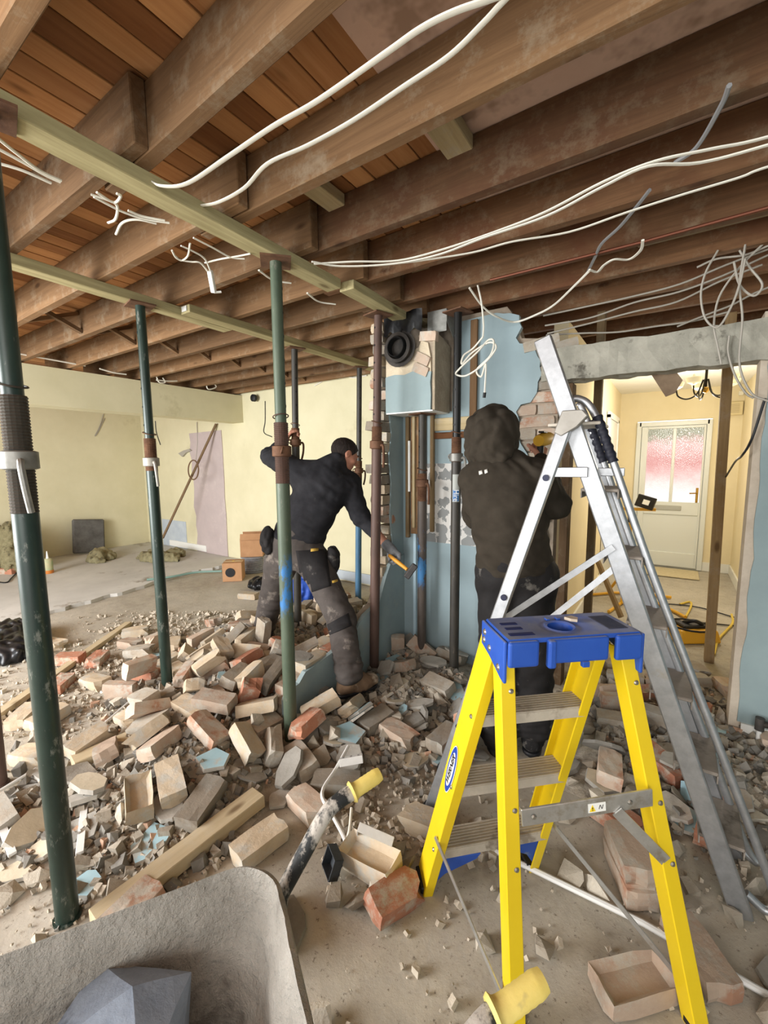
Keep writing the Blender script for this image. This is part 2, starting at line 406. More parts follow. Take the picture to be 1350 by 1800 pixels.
def tile_wall_material():
    """blue paint; behind the missing tiles a band of pale plaster dabbed with grey adhesive"""
    t = NT('blue_paint_with_tile_adhesive'); co = t.coords(world=True)
    blue = t.ramp(t.noise(co, 3, 5, .6), [(.3, lin((138, 156, 161))), (.7, lin((150, 168, 172)))])
    vo = t.n('ShaderNodeTexVoronoi'); vo.inputs['Scale'].default_value = 1; vo.inputs['Randomness'].default_value = .42
    mp = t.n('ShaderNodeMapping'); mp.inputs['Scale'].default_value = (9.5, 1, 10.5)
    nz = t.n('ShaderNodeTexNoise'); nz.inputs['Scale'].default_value = 20; nz.inputs['Detail'].default_value = 3
    t.l(co, nz.inputs['Vector']); ad = t.mix(.10, co, nz.outputs['Color'], 'ADD'); t.l(ad, mp.inputs['Vector']); t.l(mp.outputs[0], vo.inputs['Vector'])
    d = t.ramp(vo.outputs['Distance'], [(.50, lin((138, 140, 138))), (.53, lin((208, 206, 200)))])
    sx = t.n('ShaderNodeSeparateXYZ'); t.l(co, sx.inputs[0])
    def band(sock, lo, hi):
        a = t.n('ShaderNodeMath', operation='GREATER_THAN'); a.inputs[1].default_value = lo; t.l(sock, a.inputs[0])
        b = t.n('ShaderNodeMath', operation='LESS_THAN'); b.inputs[1].default_value = hi; t.l(sock, b.inputs[0])
        m = t.n('ShaderNodeMath', operation='MULTIPLY'); t.l(a.outputs[0], m.inputs[0]); t.l(b.outputs[0], m.inputs[1]); return m.outputs[0]
    k = t.n('ShaderNodeMath', operation='MULTIPLY'); t.l(band(sx.outputs['X'], -1.62, -.9), k.inputs[0]); t.l(band(sx.outputs['Z'], .90, 1.49), k.inputs[1])
    t.col(t.mix(k.outputs[0], blue, d)); t.bump(t.noise(co, 40, 4, .6), .1, .003); return t.set(.7, 0, .25)
blue_panel('plaster_skin', sk, YB, .035, tile_wall_material(), mid)
# right of the doorway
rw = wall_box('wall_right', (XO1, YB+.012, -.05), (2.2, YB+.13, 2.22), M_PLASTER)
rs = [(XO1+.035, .10)]+[(XO1+.035+.006*math.sin(i*1.1)+random.uniform(-.006, .006), .10+2.06*i/30) for i in range(1, 31)]+[(2.2, 2.16), (2.2, .10)]
blue_panel('plaster_skin', rs, YB, .02, M_BLUE, rw)
MB().box((1.29, YB-.005, .05), (1.82, .02, .1)).build('baseboard_right', M_WHITE, kind='structure')
wall_box('wall_side', (2.1, -1.0, -.05), (2.2, YB, 2.5), M_BLUE)
# concrete lintel across the doorway
def rough_beam(name, p0, p1, w, h, m, amp, kind=None, n=26, parent=None):
    b = MB(); p0, p1 = Vector(p0), Vector(p1); m_ = 12
    d = (p1-p0).normalized(); y = Vector((0, 1, 0)); z = Vector((0, 0, 1))
    prof = [(-.5, -.5), (-.17, -.5), (.17, -.5), (.5, -.5), (.5, -.17), (.5, .17), (.5, .5), (.17, .5), (-.17, .5), (-.5, .5), (-.5, .17), (-.5, -.17)]
    for i in range(n+1):
        c = p0.lerp(p1, i/n)
        for a_, b_ in prof:
            q = c+y*a_*w+z*b_*h; k = amp*mnoise.noise(q*9)+amp*.6*mnoise.noise(q*27); b.v.append(q+Vector((0, k, k*.8)))
    for i in range(n):
        for k in range(m_): b.f.append((i*m_+k, i*m_+(k+1) % m_, (i+1)*m_+(k+1) % m_, (i+1)*m_+k))
    b.f += [tuple(range(m_-1, -1, -1)), tuple(n*m_+k for k in range(m_))]
    return b.build(name, m, parent, kind=kind)
rough_beam('trim_3', (-.72, YB+.06, 2.088), (2.1, YB+.06, 2.078), .15, .195, M_CONC, .016, 'structure', 60)
def jag(cx, cz, w, h, n, seed):
    random.seed(seed); return [(cx+w*math.cos(2*math.pi*i/n)*random.uniform(.75, 1.1), cz+h*math.sin(2*math.pi*i/n)*random.uniform(.75, 1.1)) for i in range(n)]
# ------------------------------------------------------------------ brick shapes
def brick_mesh(name, L=.215, Wd=.1025, H=.065, frog=False, broken=0, seed=0, amp=.0025, cut=None):
    """a brick with worn edges; frog = recess in the top; broken = one ragged end"""
    rnd = random.Random(seed); bm = bmesh.new()
    bmesh.ops.create_cube(bm, size=1); bmesh.ops.scale(bm, vec=(L, Wd, H), verts=bm.verts)
    if frog:
        top = [f for f in bm.faces if f.normal.z > .9]
        r = bmesh.ops.inset_region(bm, faces=top, thickness=.022, depth=0)
        for v in top[0].verts: v.co.z -= .022; v.co.x *= .93; v.co.y *= .88
    bmesh.ops.subdivide_edges(bm, edges=[e for e in bm.edges if e.calc_length() > .05], cuts=2, use_grid_fill=True)
    off = Vector((rnd.uniform(0, 50),)*3)
    for v in bm.verts:
        n = mnoise.noise_vector(v.co*22+off); v.co += n*amp
        if broken and v.co.x > L/2-.012:
            v.co.x += -broken*L*(.35+.65*mnoise.noise(Vector((v.co.y*16, v.co.z*16, 0))+off))-abs(v.co.z)*.2
        for a_, h_ in ((0, L/2), (1, Wd/2), (2, H/2)):
            pass
    # knock the corners off
    for v in bm.verts:
        k = (abs(v.co.x) > L/2-.006)+(abs(v.co.y) > Wd/2-.006)+(abs(v.co.z) > H/2-.006)
        if k >= 3 and rnd.random() < .75: v.co *= rnd.uniform(.90, .98)
        elif k == 2 and rnd.random() < .35: v.co *= rnd.uniform(.96, .99)
    me = bpy.data.meshes.new(name); bm.to_mesh(me); bm.free(); return me
def brick_mat(name, cols, mortar, mthr=.58, red=None):
    t = NT(name); co = t.coords(); f = t.noise(co, 9, 6, .7); c = t.ramp(f, [(.3, lin(cols[0])), (.7, lin(cols[1]))])
    if red:
        k = t.ramp(t.noise(co, 5.5, 4, .6), [(.56, (0, 0, 0, 1)), (.62, (1, 1, 1, 1))]); c = t.mix(k, c, lin(red))
    k = t.ramp(t.noise(t.coords((1.3, 1.3, 1.3)), 7, 6, .75), [(mthr-.05, (0, 0, 0, 1)), (mthr+.08, (1, 1, 1, 1))]); c = t.mix(k, c, lin(mortar))
    oi = t.n('ShaderNodeObjectInfo'); v = t.ramp(oi.outputs['Random'], [(0, (.62, .62, .62, 1)), (1, (1, 1, 1, 1))]); c = t.mix(1.0, c, v, 'MULTIPLY')
    t.col(c); t.bump(t.noise(co, 45, 6, .75), .45, .006); return t.set(.93, 0, .12)
M_BUFF = brick_mat('buff_brick', ((202, 182, 154), (224, 206, 178)), (206, 200, 186), .54)
M_FLETTON = brick_mat('pinkish_brick', ((194, 170, 150), (212, 190, 168)), (204, 195, 180), .53, red=(190, 146, 120))
M_RED = brick_mat('red_brick', ((184, 122, 96), (204, 148, 120)), (204, 192, 174), .54)
M_GREYB = brick_mat('dusty_grey_brick', ((158, 146, 130), (186, 174, 156)), (178, 172, 160), .52)
BM_FULL = [brick_mesh('brick', seed=i) for i in range(3)]
def wall_brick(M, mesh, m, parent):
    o = bpy.data.objects.new('brick', mesh); C.objects.link(o)
    if not mesh.materials: mesh.materials.append(None)
    o.material_slots[0].link = 'OBJECT'; o.material_slots[0].material = m
    put(o, M, parent); KIDS.setdefault(parent.name, []).append(o); return o
def Mloc(p, e=(0, 0, 0)): return Matrix.Translation(Vector(p)) @ Euler(e).to_matrix().to_4x4()
random.seed(11)
# exposed brickwork of the pier beside the doorway
for c in range(14):
    z = 1.14+c*.0765; x0 = -.97+(.1125 if c % 2 else 0)
    for k in range(3):
        x = x0+k*.225
        L = 1.0
        if x-.107 > XO0-.03: continue
        if x+.107 > XO0-.02: x, L = (x-.107+XO0-.02)/2, (XO0-.02-(x-.107))/.215
        if L < .15: continue
        M = Mloc((x, YB+.066+random.uniform(-.006, .004), z), (0, random.uniform(-.02, .02), random.uniform(-.02, .02))) @ Matrix.Diagonal((L, 1, 1, 1))
        wall_brick(M, random.choice(BM_FULL), random.choice((M_FLETTON, M_GREYB, M_GREYB)), mid)
for p in ((-.74, YB+.05, 2.24), (-.63, YB+.05, 2.20)):
    wall_brick(Mloc(p, (.1, random.uniform(-.2, .2), .2)), BM_FULL[0], M_GREYB, mid)
# dividing wall being knocked down: toothed end still standing, and the low stump with its blue face
dv = MB().box((-1.80, 2.93, 1.44), (.08, .32, 2.14)).build('wall_dividing', M_MORTAR, kind='structure')
for c in range(27):
    z = .46+c*.0765; y = 2.71-(.045 if c % 2 else 0)+random.uniform(-.045, .03)
    if c in (3, 7, 8, 11, 16, 20): y += .06
    wall_brick(Mloc((-1.80+random.uniform(-.012, .006), y, z), (random.uniform(-.06, .06), random.uniform(-.03, .03), math.pi/2+random.uniform(-.12, .12))), random.choice(BM_FULL), random.choice((M_FLETTON, M_BUFF, M_GREYB, M_GREYB, M_BUFF)), dv)
pts = [(2.95, -.02), (2.69, .40), (2.665, .7), (2.69, .9), (2.66, 1.1), (2.68, 1.35), (2.65, 1.55), (2.69, 1.7), (2.66, 1.85), (2.95, 1.85)]
MB().prism([(-1.75, y, z) for y, z in pts], (.012, 0, 0)).build('plaster_skin', M_BLUE, dv)
st = [(1.56, -.02), (1.55, .17), (1.60, .22), (1.66, .235), (1.72, .265), (1.80, .28), (1.88, .30), (1.98, .31), (2.08, .33), (2.18, .35), (2.26, .40), (2.33, .43), (2.42, .455), (2.50, .48), (2.55, .56), (2.60, .66), (2.64, .74), (2.70, .76), (2.95, .78), (2.95, -.02)]
def jitter(pl, a): return [(p[0]+random.uniform(-a, a), p[1]+(random.uniform(-a, a) if p[1] > .1 else 0)) for p in pl]
stump = MB().prism([(-1.845, y, z-.03) for y, z in jitter(st, .008)], (.085, 0, 0)).build('wall_stump', M_MORTAR, kind='structure')
MB().prism([(-1.76, y, z) for y, z in jitter(st, .012)], (.03, 0, 0)).build('plaster_skin', rough_mat('dusty_blue_paint', (136, 152, 154), (152, 168, 168), 4, .85, .1, .004, c3=(150, 160, 156), scale2=3), stump)
for c in range(5):
    z = .04+c*.0765; k = 0; y = 1.60+(.1 if c % 2 else 0)+.05*c
    while y < 2.9:
        top = [s for s in st if s[0] <= y]; zt = top[-1][1] if top else .2
        if z < zt: wall_brick(Mloc((-1.80, y, z), (random.uniform(-.03, .03), 0, math.pi/2+random.uniform(-.03, .03))), random.choice(BM_FULL), random.choice((M_FLETTON, M_RED, M_BUFF)), stump)
        y += .225
# boxed flue: a block of masonry left hanging at ceiling height with the open flue pipe
M_CREAMP = rough_mat('cream_rough_plaster', (196, 180, 154), (216, 202, 176), 10, .95, .6, .01)
flue = MB().box((-1.545, 2.735, 2.10), (.36, .22, .50)).build('wall_flue', M_MORTAR, kind='structure')
MB().prism([(-1.735, 2.605, z) if x == 0 else (x, 2.605, z) for x, z in ((0, 1.85), (-1.375, 1.85), (-1.372, 1.95), (-1.378, 2.03), (-1.37, 2.10), (-1.42, 2.105), (-1.5, 2.12), (-1.58, 2.10), (-1.66, 2.11), (0, 2.10))], (0, .03, 0)).build('plaster_skin', M_BLUE, flue)
MB().prism([(x, 2.612, z) for x, z in ((-1.735, 2.095), (-1.375, 2.095), (-1.38, 2.2), (-1.40, 2.29), (-1.45, 2.31), (-1.47, 2.27), (-1.55, 2.24), (-1.62, 2.23), (-1.70, 2.26), (-1.735, 2.33))], (0, .03, 0)).build('plaster_skin', M_CREAMP, flue)
MB().box((-1.545, 2.735, 1.846), (.372, .26, .008)).build('soffit', M_WHITE, flue)
MB().prism([(-1.366, y, z) for y, z in ((2.615, 1.85), (2.85, 1.85), (2.85, 2.30), (2.75, 2.33), (2.615, 2.36))], (.018, 0, 0)).build('side_panel', rough_mat('rough_render', (150, 136, 116), (180, 166, 144), 9, .95, .7, .012), flue)
for p, e in (((-1.44, 2.625, 2.19), (0, .5, 0)), ((-1.40, 2.63, 2.33), (0, .1, 0.05)), ((-1.45, 2.62, 2.12), (0, .45, .05))):
    wall_brick(Mloc(p, e) @ Matrix.Diagonal((.55, .5, .95, 1)), BM_FULL[1], M_FLETTON, flue)
M_SOOT = rough_mat('sooty_metal', (34, 31, 28), (64, 58, 52), 12, .6, .3, .004)
fp = thing('flue_pipe', 'round black sooty flue pipe opening in the broken masonry under the joists', 'flue', (-1.60, 2.60, 2.27))
R90 = Matrix.Rotation(math.pi/2, 3, 'X')
MB().lathe([(.098, -.05), (.10, -.03), (.10, .03), (.078, .034), (.07, .02), (.068, -.05)], (-1.60, 2.575, 2.275), 24, R90).build('collar', M_SOOT, fp, smooth=True)
MB().lathe([(.12, 0), (.125, .01), (.118, .012), (.10, .012)], (-1.60, 2.585, 2.275), 24, R90).build('flange', M_SOOT, fp, smooth=True)
MB().lathe([(.066, .0), (.066, .2), (.06, .2), (.058, .0)], (-1.60, 2.72, 2.275), 20, R90).build('inner_pipe', plain('black_soot', (12, 11, 10), .9), fp, smooth=True)
gs = thing('steel_angle', 'galvanised steel angle plate above the boxed flue under the joists', 'bracket', (-1.42, 2.70, 2.42))
a1, a2 = at(757, 552, Y=2.62), at(793, 560, Y=2.62)
MB().box((-1.36, 2.665, 2.43), (.14, .006, .14)).build('plate', M_GALV, gs)
MB().box((-1.36, 2.70, 2.497), (.14, .075, .006)).build('flange', M_GALV, gs)
MB().prism([(-1.29, 2.66, 2.42), (-1.29, 2.84, 2.28), (-1.29, 2.84, 2.46), (-1.29, 2.66, 2.49)], (.004, 0, 0)).build('side_plate', M_GALV, gs)
bp = thing('black_sheet', 'black plastic sheet hanging over the flue under the joists', 'sheet', (-1.6, 2.59, 2.45))
sheet_pts = []
b = MB(); n = 10
for i in range(n+1):
    x = -1.72+.30*i/n
    for k in range(5): b.v.append(Vector((x, 2.56+.012*math.sin(i*1.3+k*.7), 2.50-(.13+.02*math.sin(i*2.1))*k/4)))
for i in range(n):
    for k in range(4): b.f.append((i*5+k, i*5+k+1, (i+1)*5+k+1, (i+1)*5+k))
b.build('film', plain('black_polythene', (18, 18, 19), .25, 0, .5), bp, smooth=True)
# timber battens, pipe chase and lath below the flue
ch = thing('pipe_chase', 'strip of old battens and bare boards in the pipe chase below the boxed flue', 'battens', (-1.62, 2.8, .9))
for x, w, z0, z1, m in ((-1.685, .03, .92, 1.84, M_STUD), (-1.63, .022, 1.0, 1.84, M_PALE), (-1.475, .028, .98, 1.84, M_STUD)):
    timber('batten', (x, 2.83, z0), (x, 2.83, z1), .03, w, m, ch, side=(1, 0, 0))
timber('back_board', (-1.60, 2.842, .95), (-1.60, 2.842, 1.84), .012, .13, M_JOIST, ch, side=(1, 0, 0))
timber('rail', (-1.46, 2.83, 1.69), (-1.13, 2.83, 1.69), .02, .045, wood_mat('brown_rail_wood', (110, 72, 44), (138, 94, 60)), ch)
timber('rail', (-1.46, 2.835, 1.77), (-1.13, 2.835, 1.77), .012, .09, M_PALE, ch)
timber('door_lining', (-1.165, 2.835, 1.5), (-1.165, 2.835, 2.45), .02, .05, wood_mat('brown_lining_wood', (96, 72, 48), (126, 98, 70)), ch, side=(1, 0, 0))
MB().box((at(730, 1000, Y=YB).x, YB-.006, .62), (.022, .012, 1.05)).build('edge_strip', rough_mat('pale_blue_strip', (172, 196, 208), (184, 206, 216), 5, .6, .05), mid)
wp = MB().cyl((-1.655, 2.80, 1.28), (-1.655, 2.80, 1.66), .010).build('waste_pipe', plain('white_pipe', (214, 214, 208), .4), smooth=True)
tag(wp, 'short white plastic pipe clipped upright in the pipe chase', 'pipe')
# ------------------------------------------------------------------ hall
XL, XR, YD = -.68, .70, 7.15
wall_box('wall_hall_left', (XL-.1, 3.4, -.05), (XL, YD+.1, 2.5), M_HALL)
wall_box('wall_hall_right', (XR, YB+.13, -.05), (XR+.1, YD+.1, 2.5), M_HALL)
fw_ = thing('wall_hall_end', None, None, (0, YD, 0)); fw_['kind'] = 'structure'
MB().box(((XL-.46)/2, YD+.05, 1.23), (-.46-XL, .1, 2.56)).build('wall_face', M_HALL, fw_)
MB().box(((XR+.40)/2, YD+.05, 1.23), (XR-.40, .1, 2.56)).build('wall_face', M_HALL, fw_)
MB().box((-.03, YD+.05, 2.28), (.86, .1, .46)).build('wall_face', M_HALL, fw_)
wall_box('ceiling_hall', (XL-.1, 4.45, 2.45), (XR+.1, YD+.1, 2.49), rough_mat('white_ceiling', (236, 234, 224), (244, 242, 234), 3, .85, .05))
for nm, c, d in (('baseboard_hall', (XR-.008, 5.2, .06), (.016, 3.9, .12)), ('baseboard_hall', (XL+.008, 5.4, .06), (.016, 3.5, .12)), ('baseboard_hall', (.55, YD-.008, .06), (.30, .016, .12)), ('baseboard_hall', (-.57, YD-.008, .06), (.22, .016, .12))):
    MB().box(c, d).build(nm, M_WHITE, kind='structure')
# white doorway in the left wall of the hall
d2 = MB().box((XL+.012, 6.2, 1.0), (.024, .9, 2.0)).build('door_2', M_WHITE, kind='structure')
for y in (5.72, 6.68): MB().box((XL+.022, y, 1.02), (.03, .07, 2.04)).build('architrave', M_WHITE, d2)
MB().box((XL+.022, 6.2, 2.04), (.03, 1.03, .07)).build('architrave', M_WHITE, d2)
# front door
M_UPVC = plain('white_door_plastic', (226, 230, 226), .3)
door = MB().box((-.03, YD+.03, 1.0), (.86, .05, 2.04)).build('door_1', plain('white_frame_plastic', (232, 234, 228), .35), kind='structure')
# carve: frame made of bars in front, leaf made of rails and stiles
for c, d in (((-.43, YD, 1.015), (.06, .07, 2.03)), ((.37, YD, 1.015), (.06, .07, 2.03)), ((-.03, YD, 2.0), (.80, .07, .06))):
    MB().box(c, d).build('door_frame', M_UPVC, door, bevel=.006)
x0, x1 = -.395, .335
pa, pb = at(1140, 755, Y=YD), at(1175, 882, Y=YD); pc, pd = at(1190, 753, Y=YD), at(1228, 883, Y=YD)
zt, zb = (pa.z+pc.z)/2, (pb.z+pd.z)/2
def leaf(xa, xb, za, zb_, nm='door_leaf'): return MB().box(((xa+xb)/2, YD-.012, (za+zb_)/2), (xb-xa, .045, zb_-za)).build(nm, M_UPVC, door, bevel=.005)
xs = (pa.x, pb.x, pc.x, pd.x)
leaf(x0, xs[0], .02, 1.965); leaf(xs[3], x1, .02, 1.965); leaf(xs[1], xs[2], zb, zt); leaf(xs[0], xs[3], zt, 1.965); leaf(xs[0], xs[3], zb-.18, zb); leaf(xs[0], xs[3], .02, .22)
MB().box(((xs[0]+xs[3])/2, YD-.002, (.22+zb-.18)/2), (xs[3]-xs[0], .03, zb-.18-.22)).build('lower_panel', M_UPVC, door)
def pane_mat():
    t = NT('obscured_glass_daylight'); co = t.coords(rand=False)
    tc = t.n('ShaderNodeTexCoord'); sx = t.n('ShaderNodeSeparateXYZ'); t.l(tc.outputs['Generated'], sx.inputs[0])
    k = t.n('ShaderNodeMath', operation='ADD'); t.l(sx.outputs['Z'], k.inputs[0])
    n = t.noise(t.coords(rand=True), 6, 6, .8); nm = t.n('ShaderNodeMath', operation='MULTIPLY_ADD'); nm.inputs[1].default_value = .45; nm.inputs[2].default_value = -.22
    t.l(n, nm.inputs[0]); t.l(nm.outputs[0], k.inputs[1])
    c = t.ramp(k.outputs[0], [(.0, lin((236, 236, 234))), (.28, lin((228, 200, 194))), (.55, lin((196, 136, 132))), (.8, lin((206, 166, 160))), (.9, lin((140, 138, 116)))])
    v = t.n('ShaderNodeTexVoronoi'); v.inputs['Scale'].default_value = 70; t.l(co, v.inputs['Vector']); 
    t.col((.03, .03, .03, 1)); t.l(c, t.b.inputs['Emission Color']); t.b.inputs['Emission Strength'].default_value = .85
    t.bump(v.outputs['Distance'], .5, .003); return t.set(.15, 0, .5)
PM = pane_mat()
for xa, xb in ((xs[0], xs[1]), (xs[2], xs[3])):
    pn = MB().box(((xa+xb)/2, YD-.006, (zt+zb)/2), (xb-xa, .008, zt-zb)).build('pane', PM, door)
M_BRASS = plain('brass', (190, 150, 70), .25, .9)
MB().box((.285, YD-.045, 1.03), (.03, .012, .20)).build('handle_plate', M_BRASS, door, bevel=.004)
MB().tube([(.285, YD-.05, 1.06), (.285, YD-.09, 1.06), (.20, YD-.09, 1.055)], .009).build('door_handle', M_BRASS, door, smooth=True)
la, lb = at(1150, 888, Y=YD-.03), at(1197, 897, Y=YD-.03)
MB().box(((la.x+lb.x)/2, YD-.042, (la.z+lb.z)/2), (lb.x-la.x, .012, la.z-lb.z+.01)).build('letter_plate', plain('silver_letter_plate', (190, 188, 170), .3, .9), door, bevel=.004)
# things in the hall
mat_ = MB().box((-.02, 6.75, .012), (.75, .48, .016)).build('door_mat', rough_mat('beige_mat', (196, 182, 146), (214, 202, 168), 40, .95, .6, .004), bevel=.004)
tag(mat_, 'beige door mat lying inside the white front door', 'mat')
for (px, py, w, h, nm, lab) in ((1293, 718, .16, .17, 'door_chime', 'cream square door chime box with a grille on the hall wall'), (1303, 691, .05, .055, 'alarm_sensor', 'small white alarm sensor high in the corner of the hall')):
    p = at(px, py, Y=YD-.02)
    t_ = thing(nm, lab, 'chime' if 'chime' in nm else 'sensor', p)
    MB().box((min(p.x, XR-.09 if 'chime' in nm else XR-.03), YD-.025, p.z), (w, .05, h)).build('housing', plain(nm+'_plastic', (222, 206, 160) if 'chime' in nm else (236, 232, 214), .5), t_, bevel=.006)
    if 'chime' in nm:
        for k in range(6): MB().box((min(p.x, XR-.09), YD-.053, p.z-.05+k*.02), (w*.55, .006, .008)).build('slat', plain('chime_slat', (196, 180, 140), .5), t_)
# chandelier
cx, cy = .20, 4.9
chd = thing('chandelier', 'black wrought chandelier with cream glass cups hanging in the hall', 'chandelier', (cx, cy, 2.45))
M_IRON = plain('black_iron', (46, 42, 36), .4, .6)
MB().lathe([(.05, 0), (.055, .02), (.02, .035)], (cx, cy, 2.41), 16).build('ceiling_rose', M_IRON, chd, smooth=True)
MB().tube([(cx, cy, 2.42), (cx, cy, 2.13)], .011).build('stem', M_IRON, chd)
MB().ball((cx, cy, 2.13), .03).build('boss', M_BRASS, chd, smooth=True)
cup = NT('cream_glass_cup'); cup.col(lin((226, 220, 190))); cup.b.inputs['Emission Color'].default_value = lin((255, 236, 190)); cup.b.inputs['Emission Strength'].default_value = .25; M_CUP = cup.set(.3)
for k in range(5):
    an = 2*math.pi*k/5+.5; ca, sa = math.cos(an), math.sin(an)
    arm = [(cx+ca*r_, cy+sa*r_, z) for r_, z in ((.02, 2.22), (.06, 2.10), (.13, 2.06), (.20, 2.09), (.22, 2.15))]
    am = MB().tube(curve_pts(arm, 5), .007, 6).build('arm', M_IRON, chd, smooth=True)
    MB().lathe([(.012, 0), (.05, .02), (.062, .06), (.058, .062), (.045, .025), (.01, .008)], (cx+ca*.22, cy+sa*.22, 2.155), 14).build('glass_cup', M_CUP, am, smooth=True)
    MB().lathe([(.012, 0), (.018, .02), (.02, .05), (.006, .075)], (cx+ca*.22, cy+sa*.22, 2.17), 8).build('bulb', M_CUP, am, smooth=True)
pl_ = bpy.data.lights.new('hall_lamp', 'POINT'); pl_.energy = 24; pl_.color = (1, .95, .87); pl_.shadow_soft_size = .15
po = bpy.data.objects.new('hall_lamp', pl_); C.objects.link(po); po.location = (cx-.1, cy+.4, 1.85)
# studs left standing in the doorway
def stud(p0, p1, w, h, lab, m=M_STUD):
    o = timber('timber_stud', p0, p1, w, h, m, side=(0, 1, 0)); return tag(o, lab, 'timber')
stud((.305, 3.89, 0), (.27, 3.89, 2.50), .06, .07, 'upright timber stud standing in front of the white front door')
stud((-.46, 3.35, 0), (-.46, 3.35, 2.50), .05, .07, 'brown upright stud at the left of the doorway behind the ladder')
stud((-.565, YB+.10, 0), (-.565, YB+.10, 1.98), .05, .10, 'dark door lining post against the broken brick pier', wood_mat('dark_lining', (92, 70, 48), (124, 98, 70), dust=(150, 136, 116)))
hp = MB().prism([at(x, y, Y=2.99) for x, y in ((1130, 635), (1170, 697), (1187, 690), (1200, 668), (1190, 655), (1180, 640), (1150, 640))], (0, .018, .0))
tag(hp.build('plaster_board_scrap', rough_mat('brown_board', (110, 92, 74), (136, 116, 94), 10, .9, .4)), 'broken brown scrap of board hanging point down below the concrete lintel', 'board')
# ------------------------------------------------------------------ timber bearers and steel props
def bearer(p0, p1, lab, w=.098, h=.05):
    o = timber('timber_bearer', p0, p1, w, h, M_TREATED, rough=.0015, segs=10); return tag(o, lab, 'timber', 'treated timbers carried by the props')
ZB = ZC-.025
bearer((-1.60, .36, ZB), (-1.625, 1.93, ZB), 'long greenish timber bearer nearest the viewer under the joists, strapped end at the left')
bearer((-1.565, 1.965, ZB), (-1.60, 2.80, ZB), 'short greenish timber bearer carried by the rusty brown prop and running to the boxed flue')
bearer((-2.70, .0, ZB), (-2.735, 2.05, ZB-.001), 'rear greenish timber bearer on the left carried by the slim green prop')
bearer((-2.635, 1.66, ZB), (-2.655, 3.98, ZB-.001), 'rear greenish timber bearer with a white tag on its end, running to the yellow wall')
tg = MB().box((-2.635, 1.655, ZB), (.05, .006, .03)).build('end_tag', M_WHITE, bpy.data.objects['timber_bearer.003'])
sp = MB().box((-1.60, .40, ZB), (.104, .13, .056)).build('metal_strap', rough_mat('dark_strap', (56, 60, 58), (78, 82, 78), 10, .6, .1), bpy.data.objects['timber_bearer'], bevel=.004)
wedge = MB().prism([(-1.53, 2.66, 2.45), (-1.53, 2.80, 2.45), (-1.53, 2.78, 2.50), (-1.53, 2.66, 2.47)], (.07, 0, 0)).build('timber_wedge', M_PALE)
tag(wedge, 'small pale wedge block packed beside the joist over the flue', 'block')
def paint_mat(name, c1, c2, wear, thr=.62, rough=.45, patch=None):
    t = NT(name); co = t.coords((1, 1, .35)); f = t.noise(co, 14, 6, .7); c = t.ramp(f, [(.3, lin(c1)), (.7, lin(c2))])
    k = t.ramp(t.noise(co, 22, 6, .75), [(thr-.02, (0, 0, 0, 1)), (thr+.06, (1, 1, 1, 1))]); c = t.mix(k, c, lin(wear))
    if patch:
        k = t.ramp(t.noise(t.coords((1, 1, .5)), 9, 5, .7), [(.5, (0, 0, 0, 1)), (.56, (1, 1, 1, 1))])
        tc = t.n('ShaderNodeNewGeometry'); sx = t.n('ShaderNodeSeparateXYZ'); t.l(tc.outputs['Position'], sx.inputs[0])
        z = t.ramp(sx.outputs['Z'], [(0, (0, 0, 0, 1)), (1, (0, 0, 0, 1))])
        mr = t.n('ShaderNodeMapRange'); mr.inputs[1].default_value = patch[1]; mr.inputs[2].default_value = patch[2]; t.l(sx.outputs['Z'], mr.inputs[0])
        zz = t.ramp(mr.outputs[0], [(.0, (0, 0, 0, 1)), (.2, (1, 1, 1, 1)), (.8, (1, 1, 1, 1)), (1, (0, 0, 0, 1))])
        mm = t.n('ShaderNodeMath', operation='MULTIPLY'); t.l(k, mm.inputs[0]); t.l(zz, mm.inputs[1]); c = t.mix(mm.outputs[0], c, lin(patch[0]))
    t.col(c); t.bump(f, .15, .002); return t.set(rough, .1, .5)
G1, G2 = (26, 42, 36), (42, 60, 52)
M_PGREEN = paint_mat('dark_green_prop_paint', G1, G2, (112, 116, 108), .60, .35)
M_PGREEN2 = paint_mat('worn_green_prop_paint', (66, 80, 64), (86, 98, 80), (120, 116, 104), .62, .5, ((46, 110, 168), .70, 1.05))
M_PRUST = paint_mat('brown_rusted_prop', (74, 56, 48), (98, 74, 64), (150, 132, 120), .68, .6)
M_PDARK = paint_mat('blackened_prop', (48, 46, 42), (70, 66, 58), (104, 94, 82), .64, .5)
M_PBLUE = paint_mat('blue_prop_paint', (62, 104, 136), (84, 126, 156), (128, 120, 112), .60, .5)
M_PBROWNBLUE = paint_mat('brown_prop_blue_splash', (66, 58, 52), (90, 80, 72), (120, 108, 98), .64, .55, ((60, 120, 172), .55, 1.05))
